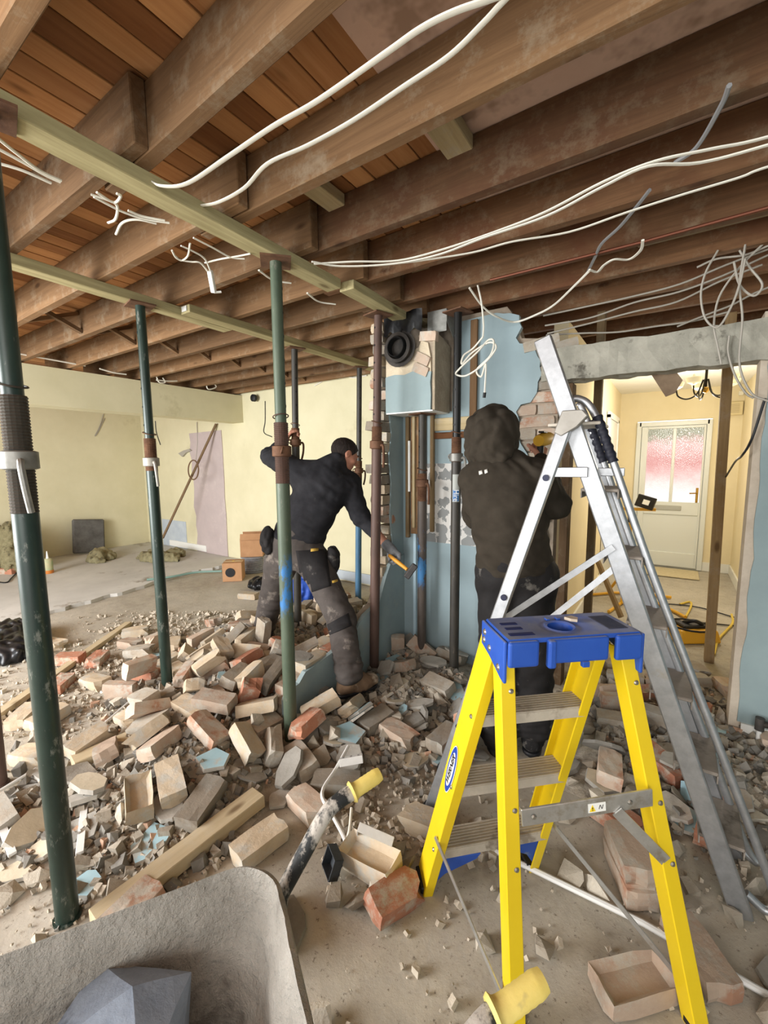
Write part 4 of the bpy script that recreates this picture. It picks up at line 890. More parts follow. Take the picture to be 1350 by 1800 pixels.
# ------------------------------------------------------------------ people: distance-field bodies and clothes
from mathutils.bvhtree import BVHTree
class Field:
    """a smooth union of rounded cones and ellipsoids on a grid, meshed as one closed surface"""
    def __init__(s, lo, hi, h):
        s.h = h; s.lo = np.array(lo, np.float32); n = np.ceil((np.array(hi)-np.array(lo))/h).astype(int)+1
        s.ax = [(s.lo[i]+h*np.arange(n[i])).astype(np.float32) for i in range(3)]; s.F = np.full(n, .2, np.float32)
    def sub(s, lo, hi):
        sl = []
        for i in range(3):
            a = max(0, int((lo[i]-s.lo[i])/s.h)); b = min(len(s.ax[i]), int((hi[i]-s.lo[i])/s.h)+2); sl.append(slice(a, max(a, b)))
        return tuple(sl), np.meshgrid(*[s.ax[i][sl[i]] for i in range(3)], indexing='ij', sparse=True)
    def merge(s, sl, d, k, mode):
        a = s.F[sl]
        if mode == 'cut':
            s.F[sl] = np.maximum(a, -d)
        elif k > 0:
            h = np.clip(.5+.5*(d-a)/k, 0, 1); s.F[sl] = d+(a-d)*h-k*h*(1-h)
        else: s.F[sl] = np.minimum(a, d)
    def cone(s, p, q, r1, r2, k=.02, flat=None, mode='add'):
        p, q = np.array(p, np.float32), np.array(q, np.float32); R = max(r1, r2)+k*1.5+.05
        sl, (x, y, z) = s.sub(np.minimum(p, q)-R, np.maximum(p, q)+R)
        if 0 in s.F[sl].shape: return
        v = q-p; L2 = float(v@v)+1e-9
        dx, dy, dz = x-p[0], y-p[1], z-p[2]
        t = np.clip((dx*v[0]+dy*v[1]+dz*v[2])/L2, 0, 1)
        dx, dy, dz = dx-t*v[0], dy-t*v[1], dz-t*v[2]
        if flat is not None:
            f = np.array(flat[0], np.float32); f = f/np.linalg.norm(f); m = (dx*f[0]+dy*f[1]+dz*f[2])*(flat[1]-1)
            dx, dy, dz = dx+m*f[0], dy+m*f[1], dz+m*f[2]
        d = np.sqrt(dx*dx+dy*dy+dz*dz)-(r1+(r2-r1)*t)
        if flat is not None: d = d/max(1, flat[1])**.5
        s.merge(sl, d.astype(np.float32), k, mode)
    def ell(s, c, rad, R=None, k=.015, mode='add'):
        c = np.array(c, np.float32); rad = np.array(rad, np.float32); m = float(rad.max())+k*1.5+.04
        sl, (x, y, z) = s.sub(c-m, c+m)
        if 0 in s.F[sl].shape: return
        d0, d1, d2 = x-c[0], y-c[1], z-c[2]
        if R is not None:
            R = np.array([list(r) for r in R], np.float32)  # rows are the local axes
            d0, d1, d2 = d0*R[0, 0]+d1*R[0, 1]+d2*R[0, 2], d0*R[1, 0]+d1*R[1, 1]+d2*R[1, 2], d0*R[2, 0]+d1*R[2, 1]+d2*R[2, 2]
        q = np.sqrt((d0/rad[0])**2+(d1/rad[1])**2+(d2/rad[2])**2)
        s.merge(sl, ((q-1)*float(rad.min())).astype(np.float32), k, mode)
    def plane(s, p, n):
        """keep only the side the normal points away from"""
        p = np.array(p, np.float32); n = np.array(n, np.float32); n /= np.linalg.norm(n)
        x, y, z = np.meshgrid(*s.ax, indexing='ij', sparse=True)
        s.F = np.maximum(s.F, (x-p[0])*n[0]+(y-p[1])*n[1]+(z-p[2])*n[2])
    def folds(s, amp, wl, seed, n=5, c=None, rad=None, along=None):
        """soft cloth folds: warped ridges"""
        r = np.random.RandomState(seed); x, y, z = np.meshgrid(*s.ax, indexing='ij', sparse=True); tot = 0
        wx = .35*wl*np.sin(5/wl*.3*(y+z)+r.rand()*6); wy = .35*wl*np.sin(5/wl*.27*(x-z)+r.rand()*6)
        for i in range(n):
            d = r.randn(3); d /= np.linalg.norm(d)
            if along is not None:
                a = np.array(along); a = a/np.linalg.norm(a); d = d*.55+a*np.sign(d@a)*.9; d /= np.linalg.norm(d)
            kk = 2*np.pi/(wl*r.uniform(.7, 1.5)); tot = tot+(1-2*np.abs(np.sin(.5*(kk*(d[0]*(x+wx)+d[1]*(y+wy)+d[2]*z)+r.rand()*6))))
        tot = tot/n*amp*1.6
        if c is not None: tot = tot*np.exp(-((x-c[0])**2+(y-c[1])**2+(z-c[2])**2)/(rad*rad))
        s.F = s.F+tot.astype(np.float32)
    def mesh(s, name, mat, parent=None, smooth=2):
        F = s.F; ins = F < 0; nx, ny, nz = F.shape; cs = np.zeros((nx-1, ny-1, nz-1), np.uint8)
        for i in (0, 1):
            for j in (0, 1):
                for k in (0, 1): cs += ins[i:nx-1+i, j:ny-1+j, k:nz-1+k]
        act = np.argwhere((cs > 0) & (cs < 8)); idx = np.full(cs.shape, -1, np.int64); idx[tuple(act.T)] = np.arange(len(act))
        V = np.zeros((len(act), 3)); cnt = np.zeros(len(act))
        cor = [(i, j, k) for i in (0, 1) for j in (0, 1) for k in (0, 1)]
        val = {c: F[act[:, 0]+c[0], act[:, 1]+c[1], act[:, 2]+c[2]] for c in cor}
        for c in cor:
            for a in range(3):
                if c[a] == 0:
                    e = list(c); e[a] = 1; e = tuple(e); f0, f1 = val[c], val[e]; m = (f0 < 0) != (f1 < 0)
                    t = f0[m]/(f0[m]-f1[m]); P = np.tile(np.array(c, float), (m.sum(), 1)); P[:, a] += t; V[m] += P; cnt[m] += 1
        V = (V/cnt[:, None]+act)*s.h+s.lo
        faces = []
        for a in range(3):
            b, c = (a+1) % 3, (a+2) % 3
            s0 = [slice(None)]*3; s1 = [slice(None)]*3; s0[a] = slice(0, -1); s1[a] = slice(1, None)
            m = ins[tuple(s0)] != ins[tuple(s1)]; E = np.argwhere(m)
            E = E[(E[:, b] > 0) & (E[:, c] > 0) & (E[:, b] < F.shape[b]-1) & (E[:, c] < F.shape[c]-1)]
            if not len(E): continue
            pos = ins[tuple(E.T)]
            def cell(db, dc):
                q = E.copy(); q[:, b] += db; q[:, c] += dc; return idx[tuple(q.T)]
            q = np.stack([cell(-1, -1), cell(0, -1), cell(0, 0), cell(-1, 0)], 1); q[~pos] = q[~pos][:, ::-1]; faces.append(q)
        Q = np.concatenate(faces); Q = Q[(Q >= 0).all(1)]
        # a little smoothing over the quad edges
        for _ in range(smooth):
            acc = np.zeros_like(V); n = np.zeros(len(V))
            for i in range(4):
                a_, b_ = Q[:, i], Q[:, (i+1) % 4]; np.add.at(acc, a_, V[b_]); np.add.at(n, a_, 1); np.add.at(acc, b_, V[a_]); np.add.at(n, b_, 1)
            V = V*.5+acc/np.maximum(n, 1)[:, None]*.5
        o0 = V.mean(0); me = bpy.data.meshes.new(name); me.from_pydata((V-o0).tolist(), [], Q.tolist()); me.materials.append(mat)
        me.polygons.foreach_set('use_smooth', [True]*len(me.polygons))
        o = bpy.data.objects.new(name, me); C.objects.link(o); put(o, Matrix.Translation(Vector(o0)), parent)
        if parent is not None: KIDS.setdefault(parent.name, []).append(o)
        return o
def V3(v): return Vector(v)
def hand_bones(w, d, n, side, curl, spread=.08, s=1.0):
    """finger chains of one hand: wrist w, direction d, palm normal n (fingers curl towards it), thumb on the +side"""
    d = V3(d).normalized(); n = V3(n); n = (n-d*n.dot(d)).normalized(); x = d.cross(n)*side; out = []
    w = V3(w)
    for i, (off, ln) in enumerate(((.030, .92), (.010, 1.05), (-.010, 1.0), (-.029, .80))):
        k = w+d*.088*s+x*off*s-d*abs(off)*.25
        out.append((w+x*off*.6*s+d*.02, k, .013*s, .0115*s))
        dd = (d+x*off*spread/.03).normalized(); p = k; ang = 0
        for j, L in enumerate((.043, .027, .021)):
            ang += curl[j]; v = dd*math.cos(ang)+n*math.sin(ang); q = p+v*L*ln*s; out.append((p, q, (.0102-.001*j)*s, (.0096-.001*j)*s)); p = q
    b = w+d*.028*s+x*.028*s; t1 = b+(d*.6+x*.75+n*.25).normalized()*.042*s; t2 = t1+(d*.8+x*.15+n*.55).normalized()*.031*s; t3 = t2+(d*.8-x*.1+n*.7).normalized()*.024*s
    out += [(w+d*.01, b, .016*s, .016*s), (b, t1, .0145*s, .0118*s), (t1, t2, .0115*s, .0105*s), (t2, t3, .0105*s, .0085*s)]
    return out
def head_parts(F, c, u, f, k=1.0):
    u = V3(u).normalized(); f = V3(f); f = (f-u*f.dot(u)).normalized(); s = f.cross(u); R = (s, f, u); c = V3(c)
    P = lambda a, b, d: c+s*a*k+f*b*k+u*d*k
    F.ell(P(0, -.012, .028), (.075*k, .094*k, .086*k), R, .02); F.ell(P(0, .030, -.035), (.058*k, .062*k, .078*k), R, .03); F.ell(P(0, .062, -.088), (.030*k, .026*k, .022*k), R, .02)
    F.cone(P(-.03, .083, .022), P(.03, .083, .022), .010*k, .010*k, .015)
    for e in (-1, 1):
        F.ell(P(.031*e, .094, .004), (.017*k, .012*k, .011*k), R, .0, 'cut'); F.ell(P(.031*e, .076, .003), (.0135*k,)*3, R, .003)
        F.ell(P(.045*e, .060, -.03), (.022*k, .022*k, .02*k), R, .02)
        F.ell(P(.077*e, -.008, -.006), (.010*k, .020*k, .032*k), R, .008); F.ell(P(.086*e, -.002, -.002), (.006*k, .010*k, .018*k), R, 0, 'cut')
    F.cone(P(0, .086, .012), P(0, .110, -.026), .010*k, .015*k, .012); F.ell(P(.011, .098, -.030), (.009*k,)*3, R, .008); F.ell(P(-.011, .098, -.030), (.009*k,)*3, R, .008)
    F.cone(P(-.018, .084, -.056), P(.018, .084, -.056), .007*k, .007*k, .008); F.cone(P(-.016, .083, -.066), P(.016, .083, -.066), .0075*k, .0075*k, .008)
    F.ell(P(0, .100, -.061), (.024*k, .010*k, .0018*k), R, 0, 'cut')
    return R, P
def foot_field(ank, toe, m, parent, label=None, h=.006):
    a, t = V3(ank), V3(toe); d = t-a; d.z = 0; L = d.length; d.normalize(); zs = min(a.z, t.z)
    F = Field([min(a[i], t[i])-.16 for i in range(3)], [max(a[i], t[i])+.16 for i in range(3)], h)
    g = V3((a.x, a.y, t.z))
    F.cone(a+V3((0, 0, .05)), a-V3((0, 0, .02)), .062, .060, .02); F.cone(g-d*.04, g+d*.08, .046, .048, .03); F.cone(g+d*.06, g+d*.155, .047, .043, .03, ((0, 0, 1), 1.15)); F.cone(a, g+d*.09, .055, .042, .03)
    F.plane((0, 0, t.z-.034), (0, 0, -1)); F.folds(.004, .05, 3)
    o = F.mesh('boot', m, parent, 1)
    S = Field([min(a[i], t[i])-.16 for i in range(3)], [max(a[i], t[i])+.16 for i in range(3)], h)
    z0 = t.z-.036
    S.cone(V3((g.x, g.y, z0))-d*.045, V3((g.x, g.y, z0))+d*.05, .047, .044, .01); S.cone(V3((g.x, g.y, z0))+d*.05, V3((g.x, g.y, z0))+d*.15, .048, .044, .01)
    S.plane((0, 0, z0+.008), (0, 0, 1)); S.plane((0, 0, z0-.016), (0, 0, -1))
    S.mesh('sole', M_BLACK, o, 0); return o
def bb(pts, m): return [min(p[i] for p in pts)-m for i in range(3)], [max(p[i] for p in pts)+m for i in range(3)]
def skin_mat(name, c):
    t = NT(name); f = t.noise(t.coords(rand=False), 30, 5, .6); t.col(t.ramp(f, [(.3, lin(c)), (.75, lin(tuple(min(255, int(v*1.12)) for v in c)))]))
    t.b.inputs['Subsurface Weight'].default_value = .08; t.b.inputs['Subsurface Radius'].default_value = (.01, .004, .002); t.bump(f, .1, .002); return t.set(.55, 0, .4)
M_SKIN = skin_mat('skin', (168, 118, 96))
M_JACKET = rough_mat('black_fleece', (34, 34, 37), (50, 50, 53), 9, .95, .25, .003, c3=(64, 62, 60), scale2=4, thr=.66, spec=.15)
M_HOOD = rough_mat('dark_brown_grey_sweatshirt', (50, 45, 38), (64, 58, 50), 7, .95, .2, .003, c3=(76, 70, 61), scale2=3, thr=.68, spec=.12)
M_TROUSER = rough_mat('dusty_charcoal_work_trousers', (66, 61, 58), (92, 86, 82), 5, .92, .3, .004, c3=(124, 116, 108), scale2=6, thr=.60, spec=.15)
M_TPANEL = rough_mat('black_trouser_panel', (30, 29, 30), (46, 44, 44), 8, .9, .25, .003, c3=(92, 88, 84), scale2=7, thr=.64)
M_BLKTR = rough_mat('dusty_black_trousers', (26, 25, 25), (44, 42, 42), 6, .8, .3, .004, c3=(108, 104, 98), scale2=9, thr=.62)
M_BOOT = rough_mat('dusty_brown_boot', (98, 78, 60), (128, 104, 82), 10, .9, .35, .004, c3=(164, 150, 132), scale2=6)
M_HAIR = rough_mat('dark_brown_hair', (24, 18, 15), (46, 36, 30), 60, .7, .9, .006, stretch=(1, 1, .3))
def person(name, label, J, jacket, trousers, boots, hair, hood=False, r=dict()):
    root = thing(name, label, 'person', (J['pelvis'].x, J['pelvis'].y, 0))
    face, upv = J['face'], J['headup']; hs = [J[k] for k in J if isinstance(J[k], Vector) and k not in ('face', 'headup', 'right', 'palmL', 'palmR', 'dirL', 'dirR')]
    rgt = J['right'].normalized()
    # ---- body: one continuous skin
    lo, hi = bb(hs, .22); B = Field(lo, hi, .0055)
    fwd = V3((-rgt.y, rgt.x, 0))
    spine_n = (J['neck']-J['pelvis']).normalized(); chestdir = rgt.cross(spine_n)
    mid_ = J['pelvis'].lerp(J['neck'], .5); ch = J['pelvis'].lerp(J['neck'], .74)
    B.cone(J['pelvis'], mid_, .135, .125, .05, (chestdir, 1.25)); B.cone(mid_, ch, .125, .15, .05, (chestdir, 1.35)); B.cone(ch, J['neck'], .14, .07, .05, (chestdir, 1.2))
    B.cone(J['neck'], J['head']-upv*.03, .056, .052, .03)
    for s in 'LR':
        B.cone(J['sh'+s], J['el'+s], .052, .042, .03); B.cone(J['el'+s], J['wr'+s], .043, .029, .02); B.cone(ch, J['sh'+s], .10, .058, .05)
        for p, q, a, b in hand_bones(J['wr'+s], J['dir'+s], J['palm'+s], J.get('side'+s, 1), J.get('curl'+s, (.5, .7, .5))): B.cone(p, q, a, b, .006)
        B.cone(J['hip'+s], J['kn'+s], .085, .056, .03); B.cone(J['kn'+s], J['an'+s], .057, .038, .02); B.cone(J['an'+s], J['toe'+s]-V3((0, 0, .01)), .036, .028, .02); B.cone(J['pelvis'], J['hip'+s], .12, .09, .05)
    R, P = head_parts(B, J['head'], upv, face)
    body = B.mesh('body', M_SKIN, root, 1)
    if hair and not hood:
        H = Field(*bb([J['head']], .17), .005); H.ell(P(0, -.014, .032), (.084, .104, .092), R, .01)
        H.folds(.0025, .02, 5, 6); cut = V3(R[1])*.9+V3(R[2])*-.62
        H.plane(P(0, .062, .045), cut); H.plane(P(0, -.03, -.075), -V3(R[2])+V3(R[1])*.5)
        for e in (-1, 1): H.ell(P(.085*e, .004, -.012), (.03, .03, .04), R, 0, 'cut')
        H.mesh('hair', hair, root, 1)
        for e in (-1, 1):
            eb = MB(); eb.tube(curve_pts([P(.016*e, .094, .026), P(.032*e, .092, .031), P(.050*e, .080, .025)], 4), .0045, 6); eb.build('eyebrow', hair, root)
    for e in (-1, 1): MB().ball(P(.031*e, .0885, .003), .0052, 8, 5).build('pupil', M_BLACK, root)
    # ---- jacket
    K = Field(*bb([J['pelvis'], J['neck'], J['head']]+[J[k+s] for s in 'LR' for k in ('sh', 'el', 'wr')], .24), .0075)
    hem = J['pelvis']-spine_n*r.get('hem', .02)
    K.cone(hem, mid_, r.get('hemr', .17), .165, .05, (chestdir, 1.22)); K.cone(mid_, ch, .165, .19, .06, (chestdir, 1.28)); K.cone(ch, J['neck']-spine_n*.02, .18, .085, .05, (chestdir, 1.15))
    for s in 'LR':
        K.cone(ch.lerp(J['sh'+s], .3), J['sh'+s], .125, .085, .05); K.cone(J['sh'+s], J['el'+s], r.get('arm', .080), .066, .03); K.cone(J['el'+s], J['el'+s].lerp(J['wr'+s], r.get('cuff', .93)), .064, .046, .02)
        K.folds(.006, .06, 11+ord(s), 4, J['el'+s], .16, J['wr'+s]-J['sh'+s])
    if not hood: K.cone(J['neck']-spine_n*.01, J['neck'].lerp(J['head'], .30), .078, .074, .015)
    K.folds(.007, .12, 4, 5); K.folds(.008, .07, 8, 4, hem, .22, spine_n); K.folds(.008, .06, 9, 4, J['shR'].lerp(ch, .4), .16)
    if hood: K.folds(.008, .13, 14, 4)
    K.plane(hem-spine_n*r.get('hemcut', .05), -spine_n)
    for s in 'LR': pass
    jk = K.mesh('hooded_sweatshirt' if hood else 'jacket', jacket, root, 1)
    if hood:
        H = Field(*bb([J['head'], J['neck']], .26), .007)
        H.ell(P(0, -.02, .028), (.118, .135, .124), R, .02); H.cone(P(-.03, -.02, .10), P(.03, -.03, .10), .05, .05, .05); H.cone(P(0, -.05, .02), P(0, -.04, -.07), .112, .108, .05); H.cone(P(-.05, -.07, -.07), P(.06, -.07, -.085), .065, .07, .03)
        H.ell(P(0, .13, -.01), (.088, .11, .115), R, 0, 'cut'); H.folds(.009, .09, 21, 4); H.folds(.012, .05, 22, 3, P(0, -.05, -.08), .13)
        H.mesh('hood', jacket, jk, 1)
    # ---- trousers
    T = Field(*bb([J['pelvis']]+[J[k+s] for s in 'LR' for k in ('hip', 'kn', 'an')], .22), .0075)
    T.cone(J['pelvis']+spine_n*.05, J['pelvis'], r.get('pel', .150), r.get('pel', .150)+.005, .04, (chestdir, 1.15))
    for s in 'LR':
        T.cone(J['pelvis'], J['hip'+s], .13, .118, .05); T.cone(J['hip'+s], J['kn'+s], r.get('th', .112), r.get('kn', .086), .04); T.cone(J['kn'+s], J['an'+s]+V3((0, 0, .03)), r.get('kn', .086), r.get('hemleg', .080), .03)
        T.folds(.007, .07, 31+ord(s), 4, J['kn'+s], .17, J['an'+s]-J['hip'+s]); T.folds(.010, .05, 37+ord(s), 4, J['an'+s]+V3((0, 0, .05)), .15, (0, 0, 1))
    T.folds(.004, .09, 6, 5); T.plane(J['pelvis']+spine_n*.10, spine_n)
    zmin = min(J['anL'].z, J['anR'].z)-.035; T.plane((0, 0, zmin), (0, 0, -1))
    tr = T.mesh('trousers', trousers, root, 1)
    for s in 'LR': foot_field(J['an'+s], J['toe'+s], boots, root)
    return root, jk, tr
def on_surface(o, px, py):
    """where the sight line through a pixel meets a mesh object: point and outward normal"""
    me = o.data; off = wmat(o).translation; bv = BVHTree.FromPolygons([v.co+off for v in me.vertices], [tuple(p.vertices) for p in me.polygons])
    d = (rt*((px-675)/F_PX)-up*((py-900)/F_PX)+fw).normalized(); hit = bv.ray_cast(Vector((0, 0, CAM_H)), d)
    return hit[0], hit[1]
# ---- man bending at the broken wall
Y0 = 2.2
J1 = dict(pelvis=at(520, 955, Y=2.20), neck=at(585, 818, Y=2.40), head=at(606, 800, Y=2.50), shL=at(508, 822, Y=2.26), shR=at(612, 850, Y=2.48),
          elL=at(474, 803, Y=2.42), wrL=at(503, 772, Y=2.585), elR=at(634, 908, Y=2.48), wrR=at(684, 962, Y=2.50),
          hipL=at(494, 990, Y=2.17), hipR=at(553, 990, Y=2.24), knL=at(478, 1052, Y=2.22), knR=at(600, 1088, Y=2.16), anL=at(462, 1118, Y=2.24), anR=at(614, 1196, Y=1.96), 
          toeL=at(478, 1140, Y=2.30), toeR=at(648, 1204, Y=2.08), face=V3((.45, .80, -.35)), headup=V3((.10, .42, .85)).normalized(), right=V3((.90, .40, -.16)),
          palmL=V3((.6, .6, .1)), dirL=V3((.3, .55, .75)), palmR=V3((.25, -.3, -.85)), dirR=V3((.40, .35, -.55)), curlL=(.9, 1.1, .7), curlR=(.9, 1.1, .8), sideL=-1, sideR=1)
J1['toeL'].z = J1['anL'].z-.06; J1['anR'].z += .02; J1['toeR'].z = J1['anR'].z-.055
man1, jk1, tr1 = person('person', 'man in a black jacket and grey work trousers bending to hammer at the broken wall', J1, M_JACKET, M_TROUSER, M_BOOT, M_HAIR, r=dict(hem=-.01, hemr=.185, th=.118, kn=.092, hemleg=.082, cuff=.50, pel=.175))
# ---- hooded man drilling
J2 = dict(pelvis=at(903, 985, Y=2.10), neck=at(878, 815, Y=2.12), head=at(872, 772, Y=2.16), shL=at(843, 842, Y=2.09), shR=at(938, 842, Y=2.14),
          elL=at(838, 905, Y=2.30), wrL=at(905, 850, Y=2.48), elR=at(973, 886, Y=2.22), wrR=at(950, 806, Y=2.44),
          hipL=at(878, 1012, Y=2.08), hipR=at(936, 1012, Y=2.13), knL=at(876, 1165, Y=2.10), knR=at(938, 1160, Y=2.16), anL=at(876, 1296, Y=2.08), anR=at(938, 1280, Y=2.15),
          toeL=at(872, 1300, Y=2.24), toeR=at(944, 1285, Y=2.30), face=V3((.25, .95, .05)), headup=V3((-.10, .10, 1)).normalized(), right=V3((.97, .22, -.02)),
          palmL=V3((.8, .1, .3)), dirL=V3((.6, .6, .3)), palmR=V3((-.5, .6, .1)), dirR=V3((-.1, .6, .7)), curlL=(.9, 1.1, .8), curlR=(.8, 1.0, .8), sideL=-1, sideR=1)
J2['toeL'].z = J2['anL'].z-.055; J2['toeR'].z = J2['anR'].z-.055
man2, jk2, tr2 = person('person', 'man in a dark hooded sweatshirt with the hood up drilling into the brick pier', J2, M_HOOD, M_BLKTR, M_BLKTR, None, hood=True, r=dict(hem=.02, hemr=.172, arm=.094, th=.110, kn=.094, hemleg=.092, hemcut=.06))
# ------------------------------------------------------------------ rubble: shapes, the heap and its dust
def chunk_mesh(name, kind, seed):
    rnd = random.Random(seed)
    if kind == 'flat':      # flake of plaster, painted face on top
        n = rnd.randint(5, 8); a0 = rnd.uniform(0, 6); r = rnd.uniform(.04, .085); t = rnd.uniform(.010, .018); sx = rnd.uniform(.7, 1.35)
        P = [(r*sx*math.cos(a0+2*math.pi*(i+rnd.uniform(-.3, .3))/n), r/sx*math.sin(a0+2*math.pi*(i+rnd.uniform(-.3, .3))/n)) for i in range(n)]
        vs = [(x*1.06, y*1.06, -t/2+rnd.uniform(-.003, .003)) for x, y in P]+[(x, y, t/2) for x, y in P]
        fs = [tuple(range(n-1, -1, -1)), tuple(range(n, 2*n))]+[(i, (i+1) % n, n+(i+1) % n, n+i) for i in range(n)]
        me = bpy.data.meshes.new(name); me.from_pydata(vs, [], fs); me.polygons[1].material_index = 1
    else:                   # lump of mortar or broken brick
        bm = bmesh.new(); sx, sy, sz = rnd.uniform(.03, .06), rnd.uniform(.025, .045), rnd.uniform(.018, .032)
        for _ in range(14):
            v = Vector((rnd.uniform(-1, 1), rnd.uniform(-1, 1), rnd.uniform(-1, 1))); bm.verts.new((v.x*sx, v.y*sy, v.z*sz))
        r = bmesh.ops.convex_hull(bm, input=bm.verts); bmesh.ops.delete(bm, geom=[g for g in r['geom_interior'] if isinstance(g, bmesh.types.BMVert)], context='VERTS')
        me = bpy.data.meshes.new(name); bm.to_mesh(me); bm.free()
    me.materials.append(None)
    if kind == 'flat': me.materials.append(None)
    return me
RB = {}
for i in range(4): RB['f%d' % i] = brick_mesh('brick', seed=20+i, amp=.003)
for i in range(3): RB['g%d' % i] = brick_mesh('brick', frog=True, seed=30+i, amp=.003)
for i in range(5): RB['b%d' % i] = brick_mesh('brick', broken=(.12, .28, .42, .5, .35)[i], seed=40+i, amp=.0045)
for me in RB.values(): me.materials.append(None)
for i in range(9): RB['p%d' % i] = chunk_mesh('plaster_chunk', 'flat', 60+i)
for i in range(8): RB['l%d' % i] = chunk_mesh('rubble_lump', 'lump', 80+i)
RB['d0'] = None
def double_brick():
    """two bricks still joined by their mortar bed"""
    me = bpy.data.meshes.new('brick'); bm = bmesh.new()
    for k, m in ((-.0385, RB['f0']), (.0385, RB['b0'])):
        n = len(bm.verts); bm.from_mesh(m); bm.verts.ensure_lookup_table()
        for v in bm.verts[n:]: v.co.z += k
    bmesh.ops.create_cube(bm, size=1, matrix=Matrix.Diagonal((.18, .09, .014, 1))); bm.to_mesh(me); bm.free(); me.materials.append(None); return me
RB['d0'] = double_brick()
M_PL_GREY = rough_mat('grey_plaster_rubble', (176, 171, 160), (204, 199, 188), 14, .95, .5, .006, var=((170, 170, 170), (255, 255, 255)))
M_PL_BLUE = rough_mat('blue_paint_flake', (150, 186, 198), (172, 200, 206), 6, .75, .1, c3=(176, 180, 174), scale2=9, thr=.56)
M_PL_CREAM = rough_mat('cream_plaster_flake', (200, 190, 166), (220, 210, 188), 8, .9, .2)
M_MORT = rough_mat('mortar_lump', (186, 176, 158), (212, 204, 188), 16, .95, .6, .008, var=((170, 165, 160), (255, 255, 255)))
RMAT = dict(u=M_BUFF, k=M_FLETTON, r=M_RED, y=M_GREYB, q=M_PL_GREY, e=M_PL_BLUE, c=M_PL_CREAM, m=M_MORT)
def heap_h(x, y):
    h = 0
    for ax, ay, bx, by, wd, a in ((-1.95, 1.10, -3.0, 2.45, .36, .125), (-1.97, 1.65, -2.1, 2.6, .20, .10), (-1.50, 1.70, -1.35, 2.55, .34, .05), (-1.2, 2.55, -1.55, 2.75, .22, .07), (-.2, 2.55, .35, 3.0, .5, .045), (.35, 2.45, 1.0, 2.4, .3, .05), (-2.3, .62, -1.5, 1.0, .16, .022), (-2.9, 3.3, -2.2, 3.0, .3, .08)):
        vx, vy = bx-ax, by-ay; t = max(0, min(1, ((x-ax)*vx+(y-ay)*vy)/(vx*vx+vy*vy))); d2 = (x-ax-vx*t)**2+(y-ay-vy*t)**2
        h = max(h, a*math.exp(-d2/(wd*wd)))+.12*min(h, a*math.exp(-d2/(wd*wd)))
    for fx, fy in ((-1.57, 2.02), (-1.60, 1.94), (-.71, 2.15), (-.48, 2.22)): h *= max(0, min(1, (math.hypot(x-fx, y-fy)-.07)/.12))
    return max(0, h*(1+.35*mnoise.noise((x*5, y*5, 1))+.2*mnoise.noise((x*14, y*14, 3)))-.010)
def heap_mesh():
    st = .035; x0, x1, y0, y1 = -3.9, 1.2, .3, 4.0; nx, ny = int((x1-x0)/st), int((y1-y0)/st); b = MB(); idx = {}
    H = [[heap_h(x0+i*st, y0+j*st) for i in range(nx+1)] for j in range(ny+1)]
    def vi(i, j):
        if (i, j) not in idx:
            idx[(i, j)] = len(b.v); x, y = x0+i*st, y0+j*st; n = mnoise.noise((x*40, y*40, 9)); b.v.append(Vector((x+.3*st*n, y-.3*st*n, H[j][i]+(.008*n if H[j][i] > .004 else -.004))))
        return idx[(i, j)]
    for j in range(ny):
        for i in range(nx):
            x, y = x0+i*st, y0+j*st
            if max(H[j][i], H[j][i+1], H[j+1][i], H[j+1][i+1]) > .003 and not (-1.86 < x < -1.74 and y > 1.5): b.f.append((vi(i, j), vi(i+1, j), vi(i+1, j+1), vi(i, j+1)))
    return b
M_DUST = rough_mat('rubble_dust', (166, 156, 140), (198, 189, 172), 22, .97, .8, .012, c3=(136, 127, 114), scale2=14, thr=.6, world=True)
heap = tag(heap_mesh().build('rubble_heap', M_DUST), 'low mounds of dust and crumbled mortar under the broken bricks', 'rubble', kind='stuff')
